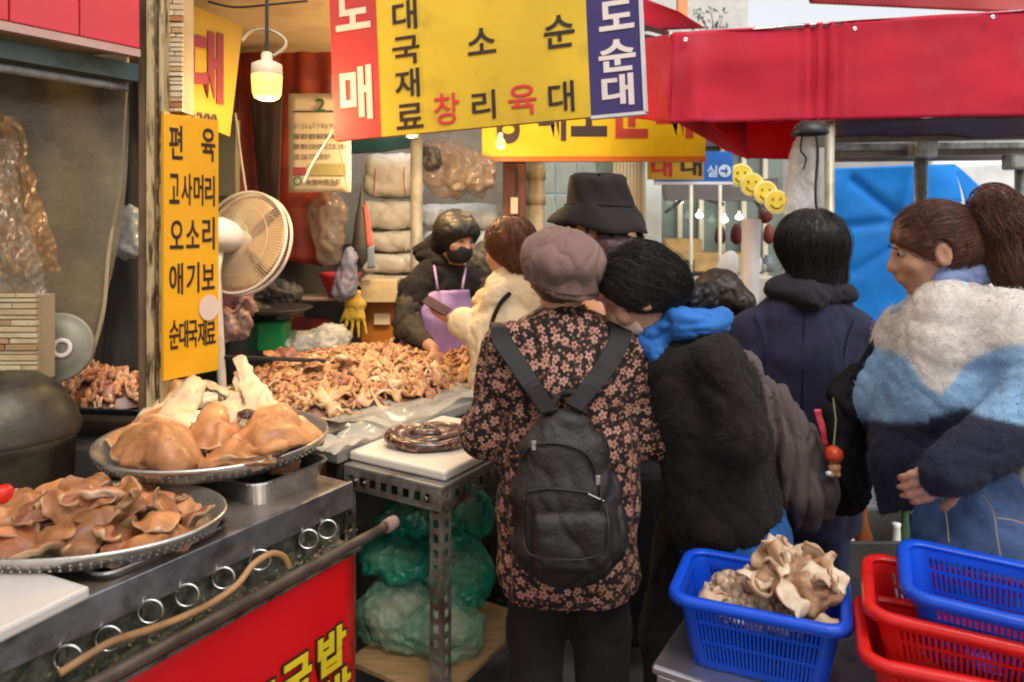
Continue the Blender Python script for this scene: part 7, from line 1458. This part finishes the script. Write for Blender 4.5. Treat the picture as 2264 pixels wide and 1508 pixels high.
mbh = MB(); n = 64; vv = []
for r0, h0 in prof:
    for k in range(n):
        an = 2 * math.pi * k / n; fl = max(0, (r0 - .125)) / .065; dz = fl * (.012 * math.sin(2 * an + 1) + .006 * math.sin(5 * an) - .010 * math.cos(an)); tw = .006 * math.sin(3 * an + h0 * 30) + .004 * math.sin(7 * an + h0 * 50)
        vv.append(hc_ + Vector(((r0 + tw) * math.cos(an), (r0 + tw) * .95 * math.sin(an), h0 + dz + (.01 * math.sin(an * 2 + 2) if h0 > .15 else 0) + .06 * (r0 * math.cos(an)) * -1 * .6)))
mobj('crown_and_brim', vv, [(i * n + k, (i + 1) * n + k, (i + 1) * n + (k + 1) % n, i * n + (k + 1) % n) for i in range(len(prof) - 1) for k in range(n)], m_hat, bh, smooth=True)
MB().tube([hc_ + Vector((.1295 * math.cos(q), .1295 * .95 * math.sin(q), .056 - .036 * .1295 * math.cos(q))) for q in np.linspace(0, 6.283, 48)[:-1]], .0022, 6, closed=True).obj('seam', m_hat, bh, smooth=True)
MB().tube(smooth_path([px(1408, 505, 2.66), px(1418, 530, 2.66), px(1420, 560, 2.68)], 4), .012, 8).obj('chin_tab', m_hat, bh, smooth=True)

# ---------------------------------------------------------------- seller in purple apron
Y6_ = 3.5
J = stand(px(965, 500, Y6_).x, Y6_, 1.62, R(-152)); J['head'] = A(px(1008, 528, 3.42)); J['hf'] = nrm((.62, -.72, -.25)); J['neck'] = A(px(985, 590, 3.47)); J['hu'] = nrm((.15, -.1, 1))
J['shr'] = A(px(912, 640, 3.38)); J['elr'] = A(px(900, 720, 3.30)); J['wrr'] = A(px(958, 772, 3.12)); J['shl'] = A(px(1035, 620, 3.55)); J['ell'] = A(px(1075, 640, 3.5)); J['wrl'] = A(px(1120, 660, 3.35)); J['chest'] = A(px(965, 680, 3.48)); J['waist'] = A(px(945, 760, 3.5))
t6 = root('person', 'seller in black with a purple apron reaching into the offal', 'person', (J['pelvis'][0], Y6_, 0))
blob('body', body_field(J, {'r': (nrm((.3, -.5, -.55)), (-.2, -.4, -.8), .4)}), .009, m_sk, t6, it=0); eyes(J, t6)
m_bk = M('black_knit', (.014, .012, .012), .9, spec=.12, var=.25, bump=.4, bs=120, sheen=0.04)
ft = U_(loft([(A(px(985, 580, 3.46)), .075, .07), (A(px(978, 615, 3.47)), .15, .11), (A(px(965, 680, 3.48)), .185, .14), (A(px(950, 770, 3.5)), .185, .145), (A(px(940, 880, 3.5)), .19, .15)], J['r']), caps(J['shr'], J['elr'], .07, .062), caps(J['shl'], J['ell'], .072, .06), k=.045); blob('black_top', ft, .010, m_bk, t6, amp=.012, freq=6, seed=11)
m_olv = M('olive_sleeve', (.06, .05, .036), .9, spec=.12, var=.2, bump=.4, bs=110)
blob('sleeve', caps(A(J['elr']) + A(.0, 0, .07), A(J['elr']) * .42 + A(J['wrr']) * .58, .076, .05) if False else U_(caps(A(J['elr']) + A(0, .02, .08), J['elr'], .066, .066), caps(J['elr'], A(J['elr']) * .3 + A(J['wrr']) * .7, .066, .042), k=.03), .009, m_olv, t6, amp=.012, freq=10, seed=4)
blob('sleeve', caps(J['ell'], A(J['wrl']), .066, .05), .009, M('brown_sleeve', (.07, .045, .035), .9, spec=.12, bump=.4, bs=110), t6, amp=.01, freq=10, seed=5)
m_pur = M('purple_apron', (.36, .23, .43), .55, var=.12, vs=5, bump=.2, bs=50)
# the apron is the front of the clothes' own surface, lifted off it
fa = loft([(A(px(985, 640, 3.46)), .12, .125), (A(px(968, 690, 3.47)), .19, .16), (A(px(952, 770, 3.49)), .20, .168), (A(px(945, 900, 3.5)), .21, .175)], J['r']); fa = cut(fa, A(px(975, 637, 3.46)), (0, 0, 1)); fa = cut(fa, A(J['chest']) + A(J['f']) * .03, -A(J['f'])); blob('apron', fa, .009, m_pur, t6, amp=.008, freq=6, stretch=(1, 1, .4), seed=6)
for a, b_ in (((968, 640), (958, 575)), ((1022, 640), (1030, 590))): MB().tube([px(*a, 3.30), px((a[0] + b_[0]) / 2, (a[1] + b_[1]) / 2, 3.33), px(*b_, 3.42)], .006, 8).obj('apron_strap', m_pur, kid(t6, 'apron'), smooth=True)
c = A(J['head']); f, u, r_ = frame(J); m = np.stack([r_, f, u], 1)
h6 = U_(ell(c + u * .03 - f * .015, (.108, .116, .112), m), ell(c - u * .05 - f * .06, (.085, .06, .09), m), ell(c + u * .055 + f * .06, (.08, .05, .045), m), k=.03); h6 = sub(h6, ell(c - u * .03 + f * .11, (.068, .075, .068), m), .015); blob('hair', h6, .008, hm, t6, amp=.005, freq=22, seed=3)
blob('hood', U_(caps(px(935, 560, 3.5), px(962, 530, 3.5), .05, .04), caps(px(935, 560, 3.5), px(975, 580, 3.42), .045, .05), k=.03), .010, m_bk, t6, amp=.012, freq=12)
mk = cut(U_(ell(c - u * .05 + f * .036, (.066, .074, .062), m), ell(c - u * .028 + f * .092, (.024, .026, .022), m), k=.02), c + f * .03, -f); blob('face_mask', cut(mk, c - u * .012, u), .006, M('black_mask', (.015, .013, .013), .8), t6)
lower(t6, J, m_black_cloth)

# ---------------------------------------------------------------- customer in cream coat
Y7_ = 2.98
J = stand(px(1130, 500, Y7_).x, Y7_, 1.58, R(55)); J['head'] = A(px(1126, 552, Y7_)); J['hf'] = nrm((-.85, .45, -.2)); J['neck'] = A(px(1132, 620, Y7_)); J['shl'] = A(px(1085, 675, 3.08)); J['shr'] = A(px(1175, 665, 2.9)); J['ell'] = A(px(1100, 765, 2.9)); J['wrl'] = A(px(1015, 708, 2.98)); J['elr'] = A(px(1185, 760, 2.85)); J['wrr'] = A(px(1160, 820, 2.95))
t7 = root('person', 'customer in a cream coat holding out a phone to the seller', 'person', (J['pelvis'][0], Y7_, 0), group='shoppers at the stall')
blob('body', body_field(J, {'l': (nrm((-.8, .2, .15)), (.2, .3, .9), .55)}), .009, m_sk, t7, it=0); eyes(J, t7)
m_crc = M('cream_wool', (.62, .50, .33), .85, spec=.12, var=.12, vs=8, bump=.3, bs=110, sheen=0.04)
ft = U_(loft([(A(px(1135, 615, Y7_)), .085, .08), (A(px(1132, 650, Y7_)), .16, .11), (A(px(1128, 720, Y7_)), .19, .15), (A(px(1125, 860, Y7_)), .19, .15)], J['r']), caps(J['shl'], J['ell'], .085, .078), caps(J['ell'], A(J['ell']) * .2 + A(J['wrl']) * .8, .078, .066), caps(J['shr'], J['elr'], .08, .07), caps(J['elr'], J['wrr'], .07, .055), k=.045); blob('coat', ft, .0095, m_crc, t7, amp=.016, freq=6, seed=17)
blob('cuff', caps(A(J['ell']) * .32 + A(J['wrl']) * .68, A(J['ell']) * .12 + A(J['wrl']) * .88, .07, .068), .008, m_crc, t7, amp=.003, freq=10)
c = A(J['head']); f, u, r_ = frame(J); m = np.stack([r_, f, u], 1); m_aub = hairmat('auburn_hair', (.13, .05, .02), .4)
h7 = U_(ell(c + u * .03 - f * .015, (.098, .11, .106), m), ell(c - u * .05 - f * .045, (.08, .06, .07), m), k=.03); h7 = cut(h7, c + f * .055, nrm(f - u * .6)); blob('hair', h7, .007, m_aub, t7, amp=.01, freq=18, seed=3)
sd = seeds_on(h7, 900, lambda v: ((v - c) @ f < .07), 4); cr7 = c + u * .13; strands('hair_strands', h7, sd, lambda P: (P - cr7) / np.linalg.norm(P - cr7, axis=1)[:, None] + A(0, 0, -.6), .005, .010, 10, .001, m_aub, kid(t7, 'hair'), 5, .35)
MB().tube(smooth_path([snap(ft, px(x, y, 2.8), .006) for x, y in ((1128, 648), (1108, 668), (1092, 700), (1086, 730), (1090, 760))], 5), .009, 8).obj('bag_strap', m_tote, t7, smooth=True)
lower(t7, J, m_black_cloth)
w7 = Vector(J['wrl']); pc_ = px(966, 676, 2.97)
MB().box(pc_, .062, .115, .009, Vector((.3, .8, .3)), Vector((-.75, .1, .42))).obj('phone', M('phone_dark', (.06, .012, .015), .2), bevel=.004, label='dark red phone held out by the customer in cream', cat='phone')
# ---------------------------------------------------------------- person stooping behind the blue hood
Y8_ = 3.0
J = stand(px(1610, 500, Y8_).x, Y8_ + .1, 1.5, R(30)); J['head'] = A(px(1588, 665, Y8_)); J['hf'] = nrm((-.6, .7, -.4)); J['neck'] = A(px(1620, 725, Y8_)); J['chest'] = A(px(1630, 800, Y8_)); J['shl'] = A(px(1560, 770, 3.1)); J['shr'] = A(px(1690, 760, 2.95))
t8 = root('person', 'dark haired person stooping behind the blue hood, mostly hidden', 'person', (J['pelvis'][0], Y8_, 0), group='shoppers at the stall')
blob('body', body_field(J), .0105, m_sk, t8, it=0)
ft = U_(loft([(A(px(1625, 740, Y8_)), .085, .08), (A(px(1630, 775, Y8_)), .16, .12), (A(px(1635, 900, Y8_)), .19, .15), (A(px(1635, 1000, Y8_)), .19, .15)], J['r']), caps(J['shl'], J['ell'], .075, .06), caps(J['shr'], J['elr'], .075, .06), k=.045); blob('dark_coat', ft, .012, m_bk, t8, amp=.01, freq=6)
c = A(J['head']); f, u, r_ = frame(J); m = np.stack([r_, f, u], 1); h8 = cut(ell(c + u * .028 - f * .012, (.098, .115, .105), m), c + f * .05, nrm(f - u * .5)); h8 = U_(h8, ell(c - f * .08 - u * .04 + r_ * .03, (.07, .06, .05), m), k=.03); blob('hair', h8, .008, hairmat('dark_brown_hair', (.022, .012, .008)), t8, amp=.008, freq=18, seed=7); lower(t8, J, m_black_cloth)
